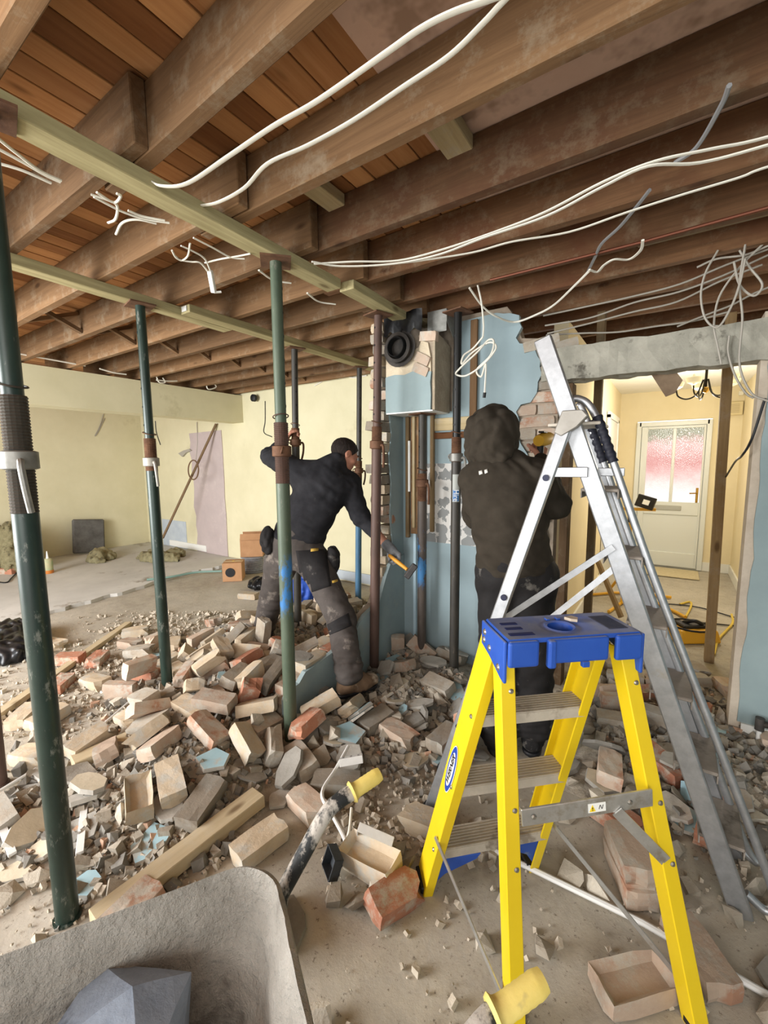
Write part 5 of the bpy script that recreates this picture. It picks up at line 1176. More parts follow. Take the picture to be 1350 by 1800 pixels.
RUBBLE = """f0y -2247 442 44 99 10 0 -1;b0u -1252 979 35 1 -76 -65 0;g0u -1798 790 100 98 -3 4 -21;f1y -1572 937 78 56 8 0 82;f2u -1750 904 118 20 5 -8 98;b1k -2009 1009 143 58 -12 -14 80;f3u -2159 1258 141 100 5 5 3;f0k -2092 1386 143 99 3 6 -10;g1u -2141 1545 132 97 -2 8 -22;b3u -2469 1080 63 99 8 -8 0;b2y -2506 1248 75 57 14 0 -81;f1u -2625 1758 156 66 1 -12 -74;f2k -2209 1759 134 53 3 13 84;b0r -2007 1678 138 76 1 -2 65;g2u -832 894 43 2 99 14 -4;b3r -649 569 35 1 -100 9 0;l2m -774 1169 22 6 17 -61 -77;b4k -1213 1208 34 99 0 0 -10;g0k -8 1252 35 93 1 0 38;d0k -48 1622 73 85 1 -1 -53;f3k -166 2132 63 67 1 5 74;f0r 40 2314 56 94 4 3 -34;f1r 216 2018 63 75 11 -10 64;f2k 599 3346 49 14 1 -2 99;b1k 10 3206 54 10 4 -2 -99;f3y -1203 1374 35 97 0 0 25;f2y -1435 1378 54 2 17 98 11;b2k -1138 1819 50 100 1 4 -7;b3u -1463 1812 102 20 -78 51 -29;b0y -923 1914 50 0 -67 75 0;b1k -1493 2400 97 19 10 97 -7;f0y -1171 2342 78 98 14 -3 -12;b0y -1301 1838 68 77 5 0 64;b1r -815 1938 104 47 -68 57 0;f1u -3860 2997 34 98 0 0 18;b0k -2843 3392 112 83 0 18 52;f0r -2995 1397 56 97 -6 4 24;b1r -3744 1224 35 34 0 0 -94;b2y -3392 1585 44 96 1 -5 28;b3k -3600 1625 35 99 0 0 13;b4u -3165 1183 34 99 0 0 11;b1r -3347 1045 35 40 0 0 92;b3r -3535 1335 35 92 0 1 -40;b2u -2598 674 36 98 1 0 21;b0k 150 1440 35 89 0 0 -46;p5q 355 1515 8 98 1 -1 -19;p3q -962 833 9 96 1 0 -27;l3m 161 2239 48 32 -34 -72 51;b3r -101 1857 35 98 0 0 -19;b2u -761 1406 36 6 0 -1 -100;b3r -1530 1504 134 70 14 -6 -70;b4k -793 1295 96 84 9 -3 54;f0u -2936 1704 89 7 -29 -88 37;b4u -2269 1346 202 23 -25 13 93;b2u -2129 996 154 52 32 -10 -78;b0k -2941 2207 147 91 -3 -3 40;b4u -2800 2098 155 1 6 8 99;b2u -2600 1579 160 5 39 -40 -83;b0k -2884 1206 53 18 19 -69 -68;b3k -2461 1590 143 46 15 12 -87;b1y -2119 1774 194 75 -8 -1 -66;b0u -2735 1694 130 64 -31 44 -54;b0u -2950 837 35 82 0 0 -57;b3k -3473 1747 54 57 -57 42 -42;b3u -3028 1586 42 75 6 1 -66;b2u -2784 2278 178 28 -25 -13 -92;b0k -2343 1123 151 66 -31 -9 68;f0u -1849 1458 153 31 12 -12 -94;f0k -2026 1318 200 5 20 -98 -5;f2k -1761 1423 92 73 -18 3 -65;g0r -2310 1759 193 14 -77 62 -12;b1u -1674 1255 120 22 95 -4 -23;b3u -2447 1573 214 76 8 -16 62;b1y -2251 1077 111 95 8 -14 25;f2y -2527 2083 221 44 46 52 -57;b0y -2185 1929 217 29 29 87 -29;b2u -2983 2316 182 31 73 61 6;b1u -3006 1988 100 71 -5 -24 66;b2u -3841 1775 36 88 1 0 48;f2k -3129 1947 77 50 -49 -55 45;b2u -3310 1807 34 0 95 -30 0;b2k -3404 2246 65 98 -1 -14 -17;b2u -2440 860 76 6 -62 -78 2;b0y -2145 1559 209 58 8 13 80;b2y -2511 1174 132 11 -1 99 9;b4r -985 769 49 1 -95 30 0;g0u -1897 1793 145 49 -49 -49 53;b2k -2266 864 82 19 -17 -9 96;b4k -2525 1438 140 57 67 -28 -38;f0u -2789 1537 72 99 4 -8 -10;b1u -1653 -937 35 1 100 -8 0;g0y -2718 1961 192 81 -5 -44 40;f2u -1596 1699 120 7 -85 -52 -11;f0k -2903 1345 148 60 48 -47 -44;b4y -1607 1357 88 32 -13 -55 76;b2u -2452 1863 166 85 44 18 24;b3u -2558 1739 228 14 17 6 97;b3u -4141 1277 35 1 -99 -13 0;b1k -1394 547 35 76 0 0 -65;b0u -3096 777 35 1 -38 -92 0;b0u -2335 133 53 37 37 61 60;f2k -1884 1179 160 8 98 2 -18;f2r -2346 2736 62 55 9 2 -83;b4r -1939 1486 204 27 83 -19 45;b3u -2058 2059 148 25 -36 90 -7;f0u -1963 2907 71 10 54 -83 -8;b2u -2066 2314 128 11 -99 4 7;f1u -1960 2533 117 87 29 31 25;b4k -2482 1967 137 5 23 -97 0;b2u -2135 1859 111 53 -1 0 85;f0y -1941 1656 224 23 55 63 49;g0y -2188 3383 52 94 -5 7 32;b0u -2188 2434 115 7 27 -2 -96;f1y -1969 2409 161 3 32 -31 89;g0u -2285 2004 107 3 85 51 -16;b1u -2048 1575 218 51 63 -41 -41;b0u -3374 3892 35 95 0 0 -31;b0u -2629 2014 168 44 -42 -61 51;b2u -3704 3414 34 0 98 -19 0;g0k -1919 2059 148 62 33 -30 -64;b4u -3597 3116 35 0 -20 98 0;b4r -2307 2086 164 98 -13 11 11;g1y -2301 3472 46 4 45 -89 5;b2u -1995 1933 179 93 1 -31 18;g0y -2095 2069 206 11 85 46 24;f0u -2497 3560 43 4 75 -66 3;b2k -2854 3144 115 24 97 9 3;f0y -2586 3223 110 56 -3 3 -83;f0y -3010 3016 60 3 57 82 8;g1y -2780 3249 145 91 -26 3 32;b3u -1901 3286 41 4 3 -100 4;b4u -2084 3770 34 82 0 0 -58;f0u -2751 2859 65 1 3 100 5;b1u -2974 2837 91 3 -16 15 98;b0y -2821 3036 78 5 -7 99 8;b3y -2493 3081 102 5 67 74 1;b1u -2550 2846 113 17 38 9 -90;b2u -2733 2762 84 7 -2 -67 74;b2u -2458 2862 74 77 12 4 -63;b2y -2270 3164 109 21 -29 63 -68;f1u -2650 2962 121 11 87 47 -9;b2y 215 3565 42 82 -2 -3 -58;f0k 159 2607 74 76 2 -2 64;g1r -60 2984 63 29 0 0 -96;b2r -630 3447 34 0 69 73 0;b4k 40 3077 117 60 5 45 66;f1y -170 2543 74 100 0 -3 8;b4k -184 2822 97 41 -87 -26 7;b4y -103 5745 34 89 0 0 46;b4k 375 3358 53 82 -2 -2 -58;f0y -191 3162 49 8 3 -4 -100;b0k -290 2874 58 97 -5 -1 22;g0k 965 4699 35 44 1 -1 -90;b0y 184 3373 51 97 -6 -2 25;b3r 153 2945 74 10 0 1 99;g1k -799 3912 34 96 -1 0 -27;f1y -1284 2783 74 99 -15 6 -4;b1y -29 2655 100 2 -3 -64 -77;f1y 763 3969 35 0 -34 -94 1;b2y -234 3374 36 97 1 0 24;b0k -188 2710 94 11 15 -72 -67;f2r 122 2833 82 98 -4 -4 -18;f1k -415 3090 41 85 -5 -3 52;b2q 868 2696 47 100 -2 1 -2;b3y 893 2435 81 99 -2 2 -11;b3y 1024 2710 64 52 46 56 45;b3q 720 2637 93 22 28 2 -93;p0k 647 2351 56 53 10 1 84;b2k 550 2800 60 0 1 -100 -3;p3q 412 2081 17 81 6 -2 -58;b1y 178 2546 157 38 41 -56 -61;p3y 285 2238 40 93 4 -9 34;p0y 544 2495 56 2 -63 -78 -3;l7m -1297 2287 45 1 3 -8 100;l4m -1423 2225 94 21 14 38 -89;p5q -1530 1525 56 82 7 20 -53;p8q -1387 2592 83 85 3 -2 53;l5m -1579 1753 51 14 17 96 -19;l6m -1332 1684 44 7 -13 -73 67;p0q -931 2440 17 7 -98 -18 7;l7m -1528 2024 272 39 79 -45 10;l3m -1333 1582 37 33 5 4 94;p8q -1325 2579 101 2 -70 71 2;p0q -1611 2347 35 10 -22 97 -1;p1c -1495 2506 44 5 -59 81 -4;l7m -1446 2374 53 85 -25 -14 45;p5e -1700 1869 61 45 -20 -86 12;l0m -1000 1978 15 3 12 6 -99;p0e -1646 1701 68 95 10 0 29;l1m -1712 1795 46 76 -13 7 64;p0c -1402 2081 56 0 -27 2 96;p5e -1658 2644 66 22 -89 39 9;p1c -1375 1182 10 0 99 13 0;p7e -1685 2670 52 0 -51 -84 -19;l7m -1709 1721 44 70 8 36 -61;p3e -1244 2787 111 9 11 -98 15;l5m -835 2169 14 57 1 -36 74;l5m -1574 2527 81 3 -50 86 -8;p4e -994 2224 45 20 51 78 30;l4m -1373 1456 41 91 22 30 -19;p8q -1186 2102 64 11 60 79 6;p8e -1067 2374 49 92 10 -8 37;l0m -1104 2238 50 90 -3 21 -38;l1m -1285 1966 58 40 -69 -46 -40;l4m -1632 1773 36 13 67 -72 5;p3c -1644 1618 54 20 -2 10 97;l0m -1552 1851 23 54 -32 9 78;l3m -1517 1603 56 58 11 1 -81;l4m -1562 1686 61 72 16 -31 -60;l7m -1463 1490 61 6 39 -48 -78;p2q -1608 1812 59 5 21 -96 19;l7m -1055 2027 10 99 -13 6 8;p6e -1610 2512 57 100 2 -1 -6;p5c -1391 1582 56 54 -5 -7 -83;p8c -1464 1649 79 14 98 -5 -15;l1m -1185 2274 45 36 -78 -35 -38;p1q -1106 2029 57 78 52 -33 -12;p6c -1644 1834 82 4 -7 -99 15;l5m -1332 1980 53 51 -39 12 -76;p0q -1678 2836 89 75 54 -27 27;p0e -1237 1996 57 87 6 -21 44;l4m -1209 2185 56 80 -26 13 52;p2c -1401 2232 64 83 7 -9 55;l5m -1157 1626 25 96 -18 17 11;l4m -1415 1489 38 19 -90 -38 -7;l6m -1043 1919 12 61 -66 44 -3;p6q -1148 1949 49 96 6 -9 -26;p6q -1108 2199 26 25 8 2 96;l3m -1690 1589 34 33 -2 9 94;p4e -1763 1715 368 0 -97 -23 0;p8q -1628 2491 36 11 1 0 -99;l5m -1039 2136 24 40 29 84 -24;p1q -871 2336 18 28 -9 5 -96;l0m -930 2158 15 98 -4 13 -14;l5m -1410 2420 59 78 -31 -1 -55;p1c -1492 1631 72 73 -20 3 -65;l1m -1424 2014 46 29 -31 -10 90;l7m -1209 1911 66 90 -24 37 3;l4m -1649 2232 36 62 6 -2 79;p3e -1541 2268 50 47 5 4 -88;p6e -1341 1636 83 79 -1 11 -61;l7m -1497 2567 56 92 -26 -2 -31;l2m -1168 2521 89 39 18 -60 68;p3e -1378 1792 95 66 -26 -23 67;p7q -1080 2488 77 11 -9 -10 -98;p2e -852 2273 29 14 -9 14 -98;l5m -1230 2289 53 43 -53 65 33;p3q -1326 2502 57 6 -19 98 2;p2q -1562 2312 100 80 12 -31 51;p5c -1313 2053 67 86 -10 -11 -50;p5q -957 2302 12 93 5 4 37;l2m -826 2020 24 96 -6 -6 27;p4c -993 1739 9 87 -1 0 49;p0c -1013 2083 10 17 3 2 98;p1q -1086 1936 40 3 -90 36 -26;l7m -1046 1867 23 21 91 19 30;p0q -742 1950 7 0 -34 94 0;l1m -1163 2095 32 28 84 45 -12;l0m -1383 1575 102 56 -5 -19 81;l2m -1471 2051 37 34 23 -61 -68;l6m -1155 1519 13 51 -77 5 39;p6e -1708 1092 118 71 0 1 71;p7q -1238 1493 16 92 5 6 -38;l1m -1005 1899 29 4 70 70 -9;p0e -923 2009 7 0 -65 -76 0;p6e -1393 1803 105 92 7 -34 -19;l6m -1261 1673 40 19 1 6 -98;l5m -996 1853 14 32 -30 19 -88;p0q -1700 1759 61 38 -88 29 -4;l6m -837 1851 12 17 -55 -57 58;p0e -895 1809 10 58 0 -3 -82;p8q -364 2077 19 97 -1 -8 -22;l3m -949 2251 26 12 -97 -16 11;l6m -91 2125 26 39 10 75 -52;p8q 100 2444 52 4 -55 83 -1;p5e 278 2507 52 100 -7 -3 4;p7e 206 2400 44 72 9 -6 -68;l6m 250 2327 56 25 44 -68 -53;l5m 62 2188 29 23 3 -32 -92;l6m -247 2152 29 51 -78 11 34;l5m -602 2646 26 13 36 -91 18;l7m 506 2133 19 99 -7 4 -8;l1m 264 2079 30 24 -19 47 -83;p6e -349 2312 91 66 -62 35 -25;l6m -25 2147 33 35 -22 11 90;p4q 84 2067 32 50 1 -4 87;l6m 99 1859 21 39 81 33 30;p3q 96 2716 114 28 63 -65 33;l4m -118 2408 39 2 -20 98 10;p2q 178 2315 75 45 31 -81 23;l0m 309 2945 59 76 -10 -64 -4;l6m -411 2950 45 64 13 -11 75;l7m -86 1995 12 54 1 23 -81;l2m 179 2281 39 49 1 0 -87;p7q -105 2545 121 37 2 -3 -93;p8q -209 2266 76 54 -29 27 74;p1c 74 2298 98 3 -93 37 3;l2m -72 2057 31 1 79 61 -6;l6m -99 2804 53 88 -17 1 45;p3e 121 2051 14 93 4 2 -35;p2e 259 2813 46 49 -1 -3 -87;l2m -182 1868 93 85 -4 -6 53;p7e 148 2175 41 35 41 17 -82;p6c -197 2070 24 47 -5 0 -88;l3m -309 2430 39 10 -99 12 0;l4m -85 2378 48 85 37 4 38;l5m -297 2599 46 18 -88 -41 -19;p4e 522 1909 22 84 -10 -8 52;p8c 639 1870 10 57 -1 0 -82;l4m 355 2191 31 33 12 -16 -92;l2m 534 2666 47 57 39 -46 -56;p5c 708 2008 8 94 1 -1 -34;l6m 326 1819 18 52 27 6 -81;l1m 510 2033 21 30 -2 4 -95;p3q 667 2228 55 20 -8 22 -95;p4e 594 2366 48 7 -76 -65 1;l7m 554 2084 17 91 -5 17 -37;l6m 287 2390 55 41 -25 70 -52;l3m 667 2253 43 98 20 3 -9;p2q -1908 613 26 8 -73 -67 -10;l4m -1839 368 16 3 99 9 -14;l2m -1756 7 23 9 -65 75 5;p1e -1652 532 9 49 1 1 -87;l6m -2064 871 86 81 -11 -18 55;p0e -1710 896 51 53 1 9 -84;l5m -1714 769 35 4 -68 73 5;p3q -1245 1520 52 28 -1 -15 95;l6m -2289 785 33 43 -29 6 86;l0m -2248 698 34 72 23 4 -65;l1m -2194 695 31 37 75 51 20;l2m 136 495 23 8 -77 63 6;l1m -2297 673 34 80 -6 12 -58;p3q -2388 772 16 3 4 2 -100;l5m -2141 669 46 63 -36 -65 24;p8q -1707 866 64 81 9 -2 57;p5q -1509 921 28 98 6 5 16;p0q -1732 1126 89 93 1 15 32;p8q -2050 676 61 4 95 -27 16;l2m -2338 798 51 12 28 95 -2;p5c -1948 504 19 78 10 2 -61;p3e -1587 1189 51 7 -7 -99 14;p7c -1924 404 9 94 1 -1 -33;l2m -2083 807 74 41 20 -68 57;l1m -2463 871 23 99 -3 -7 6;l7m -1800 221 8 98 -14 8 -14;l6m -1821 448 21 38 80 34 31;p6e -1611 738 22 98 7 2 21;l2m -2028 590 39 56 11 -71 41;p6q -2435 692 26 10 4 0 -99;p8c -2077 714 94 76 -6 -8 -64;p7c -2223 825 46 15 26 95 11;l7m -1688 951 71 19 4 31 93;l2m -1743 1367 165 8 41 4 91;l3m -1783 786 53 58 12 9 80;l6m -1827 726 57 41 88 -21 -8;p0q -1757 1021 96 8 1 -100 -5;p8q -1426 1295 76 15 11 24 -95;l4m -2184 626 30 89 35 4 29;l2m -1638 1092 82 2 -92 34 21;l3m -1682 1030 80 21 -96 -8 14;p4q -2346 560 21 87 4 -5 49;p6c -2207 716 74 9 61 -78 6;p8c -2084 499 38 31 -26 -6 -91;p6q -2334 1540 124 11 -40 90 15;p6q -2365 2406 31 3 6 -100 3;p0q -2539 1413 67 14 -3 -10 98;p7q -3196 1850 13 25 5 3 -97;l7m -3107 1724 13 51 1 25 -82;p1q -3118 2397 130 65 -10 -14 74;p3q -2778 2173 175 39 -8 33 86;p2q -3225 2201 62 93 10 -4 -35;p4q -2656 1182 20 3 52 85 5;l4m -2553 1488 87 18 6 6 -98;l2m -2780 1323 26 32 49 -46 -66;p7q -2799 1785 79 79 19 -4 -59;p1e -1903 2074 215 18 -82 -48 26;p0e -2227 1521 193 30 13 8 94;l3m -2308 1448 120 18 11 95 -22;l2m -2803 1145 24 16 -5 6 -98;p4c -3028 1323 25 6 86 51 -5;p3q -3021 1246 8 67 0 1 75;p7e -3291 1644 9 97 1 -1 -26;p1e -3363 2166 36 35 -17 -2 92;l2m -861 -315 23 0 96 26 -10;l0m -757 1076 16 88 -13 34 -31;l4m -1125 391 8 8 84 53 -2;l5m -827 1157 14 12 47 -86 16;l2m -885 1227 26 45 71 35 -40;l3m -1058 1359 12 2 -21 -14 97;l3m -724 1206 30 74 39 -26 -48;l2m -878 979 24 43 -6 5 -90;l4m -814 1011 16 60 17 -27 -74;l1m -656 1342 20 19 -68 -32 -64;l1m -698 724 16 13 40 -78 -47;l0m -807 1256 15 97 -8 11 22;l5m 218 1892 14 4 -95 24 -20;l6m 3 1769 19 9 20 -2 -98;l5m 306 1391 14 34 11 -34 87;l6m -131 1513 18 96 10 26 -1;l3m -287 1787 12 76 1 25 -60;l7m -246 1222 8 1 6 15 -99;l4m -218 1503 16 94 30 -9 -17;l7m 36 1994 29 8 -50 82 26;l6m 515 1635 18 81 -6 27 52;l3m -593 1548 12 30 -24 -7 92;l5m -312 1997 20 92 -9 -32 19;l6m 107 1335 18 3 -25 10 96;l7m -406 1135 8 38 -11 -12 91;l3m 102 2143 35 33 89 -24 -22"""

PROMINENT = {}
def where(x, y):
    if x > -.75 and y > 1.9: return 'door'
    if x > -.75: return 'ladder'
    if x < -1.82:
        if y > 2.85: return 'back'
        if y < 1.02: return 'front'
        return 'heap'
    if y < 1.25: return 'front'
    return 'wall'
PLACE = dict(heap='in the main rubble heap left of the broken wall', back='scattered behind the bending man towards the yellow wall', front='lying in the dust behind the wheelbarrow', wall='among the grey rubble right of the broken wall stump', door='in the rubble on the doorway side behind the ladders', ladder='on the bare floor around the yellow ladder')
LOOK = dict(u='buff', k='pinkish', r='red', y='dusty grey')
FORM = dict(f='whole', g='frogged', b='broken', d='doubled')
RUB = []; LOOKS = {}
for rec in RUBBLE.split(';'):
    p = rec.split(); key, m = p[0][:-1], p[0][-1]; loc = Vector([int(v)/1000 for v in p[1:4]]); q = Quaternion([int(v)/100 for v in p[4:8]]); q.normalize()
    if loc.x > -1.72 and loc.z > .16: continue
    kind = 'brick' if key[0] in 'fgbd' else ('plaster_chunk' if key[0] == 'p' else 'mortar_lump')
    o = bpy.data.objects.new(kind, RB[key]); C.objects.link(o)
    M = q.to_matrix().to_4x4(); M.translation = loc; put(o, M)
    o.material_slots[0].link = 'OBJECT'
    if kind == 'plaster_chunk':
        o.material_slots[0].material = M_PL_GREY; o.material_slots[1].link = 'OBJECT'; o.material_slots[1].material = RMAT[m]
    else: o.material_slots[0].material = RMAT[m]
    w = where(loc.x, loc.y)
    if kind == 'brick': look = '%s %s brick' % (FORM[key[0]], LOOK.get(m, 'dusty grey')); gr = look+'s '+PLACE[w]
    elif kind == 'plaster_chunk': look = '%s flake of plaster' % dict(q='bare grey', e='blue painted', c='cream').get(m, 'grey'); gr = look.replace('flake', 'flakes')+' '+PLACE[w]
    else: look = 'pale lump of mortar'; gr = 'mortar lumps '+PLACE[w]
    tag(o, look+' '+PLACE[w], {'brick': 'brick', 'plaster_chunk': 'plaster'}.get(kind, 'rubble'), gr); LOOKS.setdefault(look, []).append(o)
    RUB.append(o)
def relabel(px, py, lab, kinds='brick', z=.06):
    """the brick lying nearest to a spot gets a label of its own"""
    p = at(px, py, z=z); c = [o for o in RUB if o.name.startswith(kinds) and o.name not in PROMINENT]
    o = min(c, key=lambda o: (wmat(o).translation-p).length)
    PROMINENT[o.name] = 1; o['label'] = lab
    if 'group' in o: del o['group']
for a in ((30, 1425, 'large dusty grey brick lying flat at the left edge beside the thick green prop'), (440, 1440, 'broken buff brick lying alone on the floor between the plank and the wheelbarrow handle'),
          (275, 1385, 'buff brick with its hollow frog upwards at the front of the heap'), (345, 1410, 'grey mortar-crusted brick lying against the long plank at the front of the heap'),
          (640, 1510, 'buff frogged brick tipped on its side below the wheelbarrow handle grip'), (703, 1572, 'broken red brick end nearest the viewer beside the ladder foot'),
          (1105, 1715, 'frogged pinkish brick lying alone under the right leg of the yellow ladder'), (1125, 1530, 'two bricks still mortared together lying beside the right leg of the yellow ladder'),
          (1072, 1335, 'whole pinkish brick seen between the yellow ladder legs above the cross bar'), (1285, 1240, 'pinkish brick in the doorway close to the jamb of the right wall'),
          (473, 1225, 'red-ended broken brick beside the foot of the worn green prop'), (440, 1045, 'pale brick lying alone on the floor behind the bending man')):
    relabel(*a)
def lean(loc, e, key, m, lab):
    o = bpy.data.objects.new('brick', RB[key]); C.objects.link(o); put(o, Mloc(loc, e)); o.material_slots[0].link = 'OBJECT'; o.material_slots[0].material = m; tag(o, lab, 'brick'); return o
lean(at(700, 1138, Y=2.68), (0, math.radians(-78), math.radians(-62)), 'f0', M_FLETTON, 'pinkish brick standing on end against the blue wall')
lean(at(742, 1140, Y=2.72), (math.radians(70), math.radians(32), math.radians(8)), 'f2', M_FLETTON, 'pinkish brick leaning at a slant against the blue wall')
# every other piece is told apart by its place among its own kind round a landmark
MARKS = (('the slim green prop', -2.705, 1.42), ('the worn green prop', -1.63, 1.5), ('the thick green prop', -1.59, .45), ('the rusty prop', -1.71, 2.39), ('the black prop', -1.18, 2.6),
         ('the leftmost prop', -2.56, .52), ('the distant blue prop', -2.74, 3.55), ("the rear boot", -2.6, 2.25), ("the front boot", -1.57, 2.02), ("the hooded man", -.6, 2.15),
         ('the doorway stud', .305, 3.89), ('the right wall corner', .36, 2.82), ('the aluminium steps foot', .275, 1.69), ('the left ladder foot', -.668, 1.205), ('the near stump end', -1.8, 1.55),
         ('the brick pier', -.65, 2.85), ('the blue wall corner', -1.7, 2.8), ('the long white pipe', -.4, 1.35), ('the yellow wall', -2.5, 4.1), ('the square timber', -2.4, .95), ('the black tool bag', -3.25, 3.0), ('the left batten', -3.6, 1.3), ('the hall lead', .2, 3.7), ('the front stump face', -1.6, 1.75), ('the long plank end', -1.47, 1.16), ('the wheelbarrow grip', -.6, .85), ('the right ladder leg', .155, 1.245))
ORD = ['nearest', 'second nearest', 'third nearest', 'fourth nearest', 'fifth nearest', 'sixth nearest', 'seventh nearest', 'eighth nearest', 'ninth nearest', 'tenth nearest', 'eleventh nearest', 'twelfth nearest', 'thirteenth nearest', 'fourteenth nearest', 'fifteenth nearest', 'sixteenth nearest', 'seventeenth nearest', 'eighteenth nearest', 'nineteenth nearest', 'twentieth nearest']
for look, os_ in LOOKS.items():
    best = {}
    for nm, mx, my in MARKS:
        for i, o in enumerate(sorted(os_, key=lambda o: math.hypot(wmat(o).translation.x-mx, wmat(o).translation.y-my))):
            if i < 20 and (o.name not in best or i < best[o.name][0]): best[o.name] = (i, nm)
    for o in os_:
        if o.name in PROMINENT or o.name not in best: continue
        i, nm = best[o.name]; o['label'] = '%s, %s to %s' % (look, ORD[i], nm)
def override(lab, loc, e, sc, key, m):
    o = [o for o in RUB if o.get('label') == lab][0]; o.data = RB[key]; o.material_slots[0].link = 'OBJECT'; o.material_slots[0].material = m; put(o, Mloc(loc, e) @ Matrix.Diagonal((*sc, 1))); return o
# box_frog: the deep-frogged brick below the grip
override('buff frogged brick tipped on its side below the wheelbarrow handle grip', at(652, 1512, z=.05), (math.radians(8), math.radians(-4), math.atan2(*(lambda a, b: (b.y-a.y, b.x-a.x))(at(615, 1490, z=.05), at(690, 1535, z=.05)))), (1, .95, 1.4), 'g2', M_BUFF)
override('broken red brick end nearest the viewer beside the ladder foot', at(700, 1572, z=.036), (.2, .1, 1.2), (1, 1, 1), 'b3', M_RED)
# crumbs: thousands of small stones, one object per colour
def crumbs(name, m, lab, n, seed, spots, s0, s1):
    rnd = random.Random(seed); b = MB(); quad = [(3, 2, 1, 0), (4, 5, 6, 7), (0, 1, 5, 4), (1, 2, 6, 5), (2, 3, 7, 6), (3, 0, 4, 7)]; k = 0
    tot = sum(s[5] for s in spots)
    for ax, ay, bx, by, wd, share in spots:
        L = math.hypot(bx-ax, by-ay)+1e-6
        for _ in range(int(n*share/tot)):
            t = rnd.random(); a = rnd.gauss(0, .6)*wd; x = ax+(bx-ax)*t-(by-ay)/L*a; y = ay+(by-ay)*t+(bx-ax)/L*a
            if -1.87 < x < -1.73 and y > 1.5: continue
            s = s0+(s1-s0)*rnd.random()**3; e = Euler((rnd.uniform(0, 6), rnd.uniform(0, 6), rnd.uniform(0, 6))).to_matrix(); z = heap_h(x, y)+s*.22+.002
            vs = []
            for zz in (-1, 1):
                for xx, yy in ((-1, -1), (1, -1), (1, 1), (-1, 1)):
                    v = e @ Vector((xx*s*.62*rnd.uniform(.5, 1.1), yy*s*.5*rnd.uniform(.5, 1.1), zz*s*.36*rnd.uniform(.5, 1.1))); vs.append((x+v.x, y+v.y, z+v.z))
            b.add(vs, quad)
    return tag(b.build(name, m), lab, 'rubble', kind='stuff')
HEAP = [(-2.0, 1.0, -3.05, 2.4, .55, 5), (-1.5, 1.6, -1.3, 2.6, .45, 4), (-.3, 2.5, .5, 2.9, .6, 3), (-2.5, .6, -1.4, 1.0, .35, 2.2), (-2.9, 3.3, -2.1, 3.0, .4, 1)]
FLOORS = [(-2.9, .7, -4.0, 2.4, .75, 4.5), (-.8, .9, .4, 1.7, .6, .32), (-1.1, 1.1, -.8, 1.6, .3, .7), (-2.4, .5, -1.3, .75, .3, 1.4), (.2, 1.9, .7, 2.3, .3, .8)]
crumbs('rubble_crumbs', M_MORT, 'pale mortar crumbs covering the rubble heaps', 5200, 1, HEAP, .012, .06)
crumbs('rubble_crumbs', M_PL_GREY, 'grey plaster crumbs mixed through the rubble heaps', 3600, 2, HEAP, .012, .055)
crumbs('rubble_crumbs', rough_mat('brick_crumb', (190, 152, 128), (210, 176, 150), 12, .95, .4), 'reddish brick crumbs mixed through the rubble heaps', 900, 3, HEAP, .010, .045)
crumbs('floor_grit', rough_mat('floor_grit', (168, 156, 138), (204, 194, 176), 14, .95, .4), 'small stones and grit scattered over the open floor', 4300, 4, FLOORS, .006, .032)
# ------------------------------------------------------------------ wheelbarrow
M_CRUST = rough_mat('mortar_crusted_steel', (168, 163, 153), (200, 195, 185), 9, .92, 1.0, .03, c3=(142, 137, 128), scale2=5, thr=.6)
ba = Vector((.519, .854, 0)).normalized(); bb_ = Vector((ba.y, -ba.x, 0))
K0 = Vector((-.688, .56, .64))
RZ = .64; TL, TW = .95, .62
def BL(u, v, z): return Vector((K0.x, K0.y, 0))-ba*u+bb_*v+Vector((0, 0, z))
wb = thing('wheelbarrow', 'mortar-crusted wheelbarrow tray with yellow-gripped handles at the bottom left', 'wheelbarrow', (BL(.45, .3, 0)))
def ring_pts(ins_u0, ins_u1, ins_v, z, rad, n=9):
    u0, u1, v0, v1 = ins_u0, TL-ins_u1, ins_v, TW-ins_v; out = []
    for (cu, cv, a0) in ((u0+rad, v0+rad, math.pi), (u1-rad, v0+rad, 1.5*math.pi), (u1-rad, v1-rad, 0), (u0+rad, v1-rad, .5*math.pi)):
        for k in range(n+1):
            a = a0+k/n*math.pi/2; out.append((cu+rad*math.cos(a), cv+rad*math.sin(a)))
    # densify straight runs
    res = []
    for i in range(len(out)):
        p, q = out[i], out[(i+1) % len(out)]; m = max(1, int(math.hypot(q[0]-p[0], q[1]-p[1])/.013))
        for k in range(m): res.append((p[0]+(q[0]-p[0])*k/m, p[1]+(q[1]-p[1])*k/m))
    return res
base_ring = ring_pts(0, 0, 0, 0, .095); NR = len(base_ring); cu_, cv_ = TL/2, TW/2
def tray_ring(s, z, amp, off=0):
    pts = []
    for u, v in base_ring:
        du, dv2 = u-cu_, v-cv_; su = 1-(1-s)*(.62 if du > 0 else .42); sv = 1-(1-s)*.42
        p = BL(cu_+du*su, cv_+dv2*sv, z); d = (BL(cu_, cv_, z)-p).normalized(); k = amp*(.8*mnoise.noise(p*14)+.55*mnoise.noise(p*34)+.45*abs(mnoise.noise(p*75)))
        pts.append(p+d*(k+off)+Vector((0, 0, k*.6)))
    return pts
b = MB(); rings = []
prof = [(1.02, RZ-.012, 0, -.004), (1.025, RZ, .002, -.004), (1.0, RZ+.006, .004, 0), (.97, RZ-.02, .008, 0)]
for i in range(1, 22): prof.append((.97-.33*i/22, RZ-.02-.26*i/22, .008, 0))
prof += [(.62, RZ-.295, .007, 0), (.4, RZ-.30, .008, 0), (.12, RZ-.30, .008, 0)]
for s, z, a_, o_ in prof: rings.append(tray_ring(s if s > .63 else s, z, a_, o_))
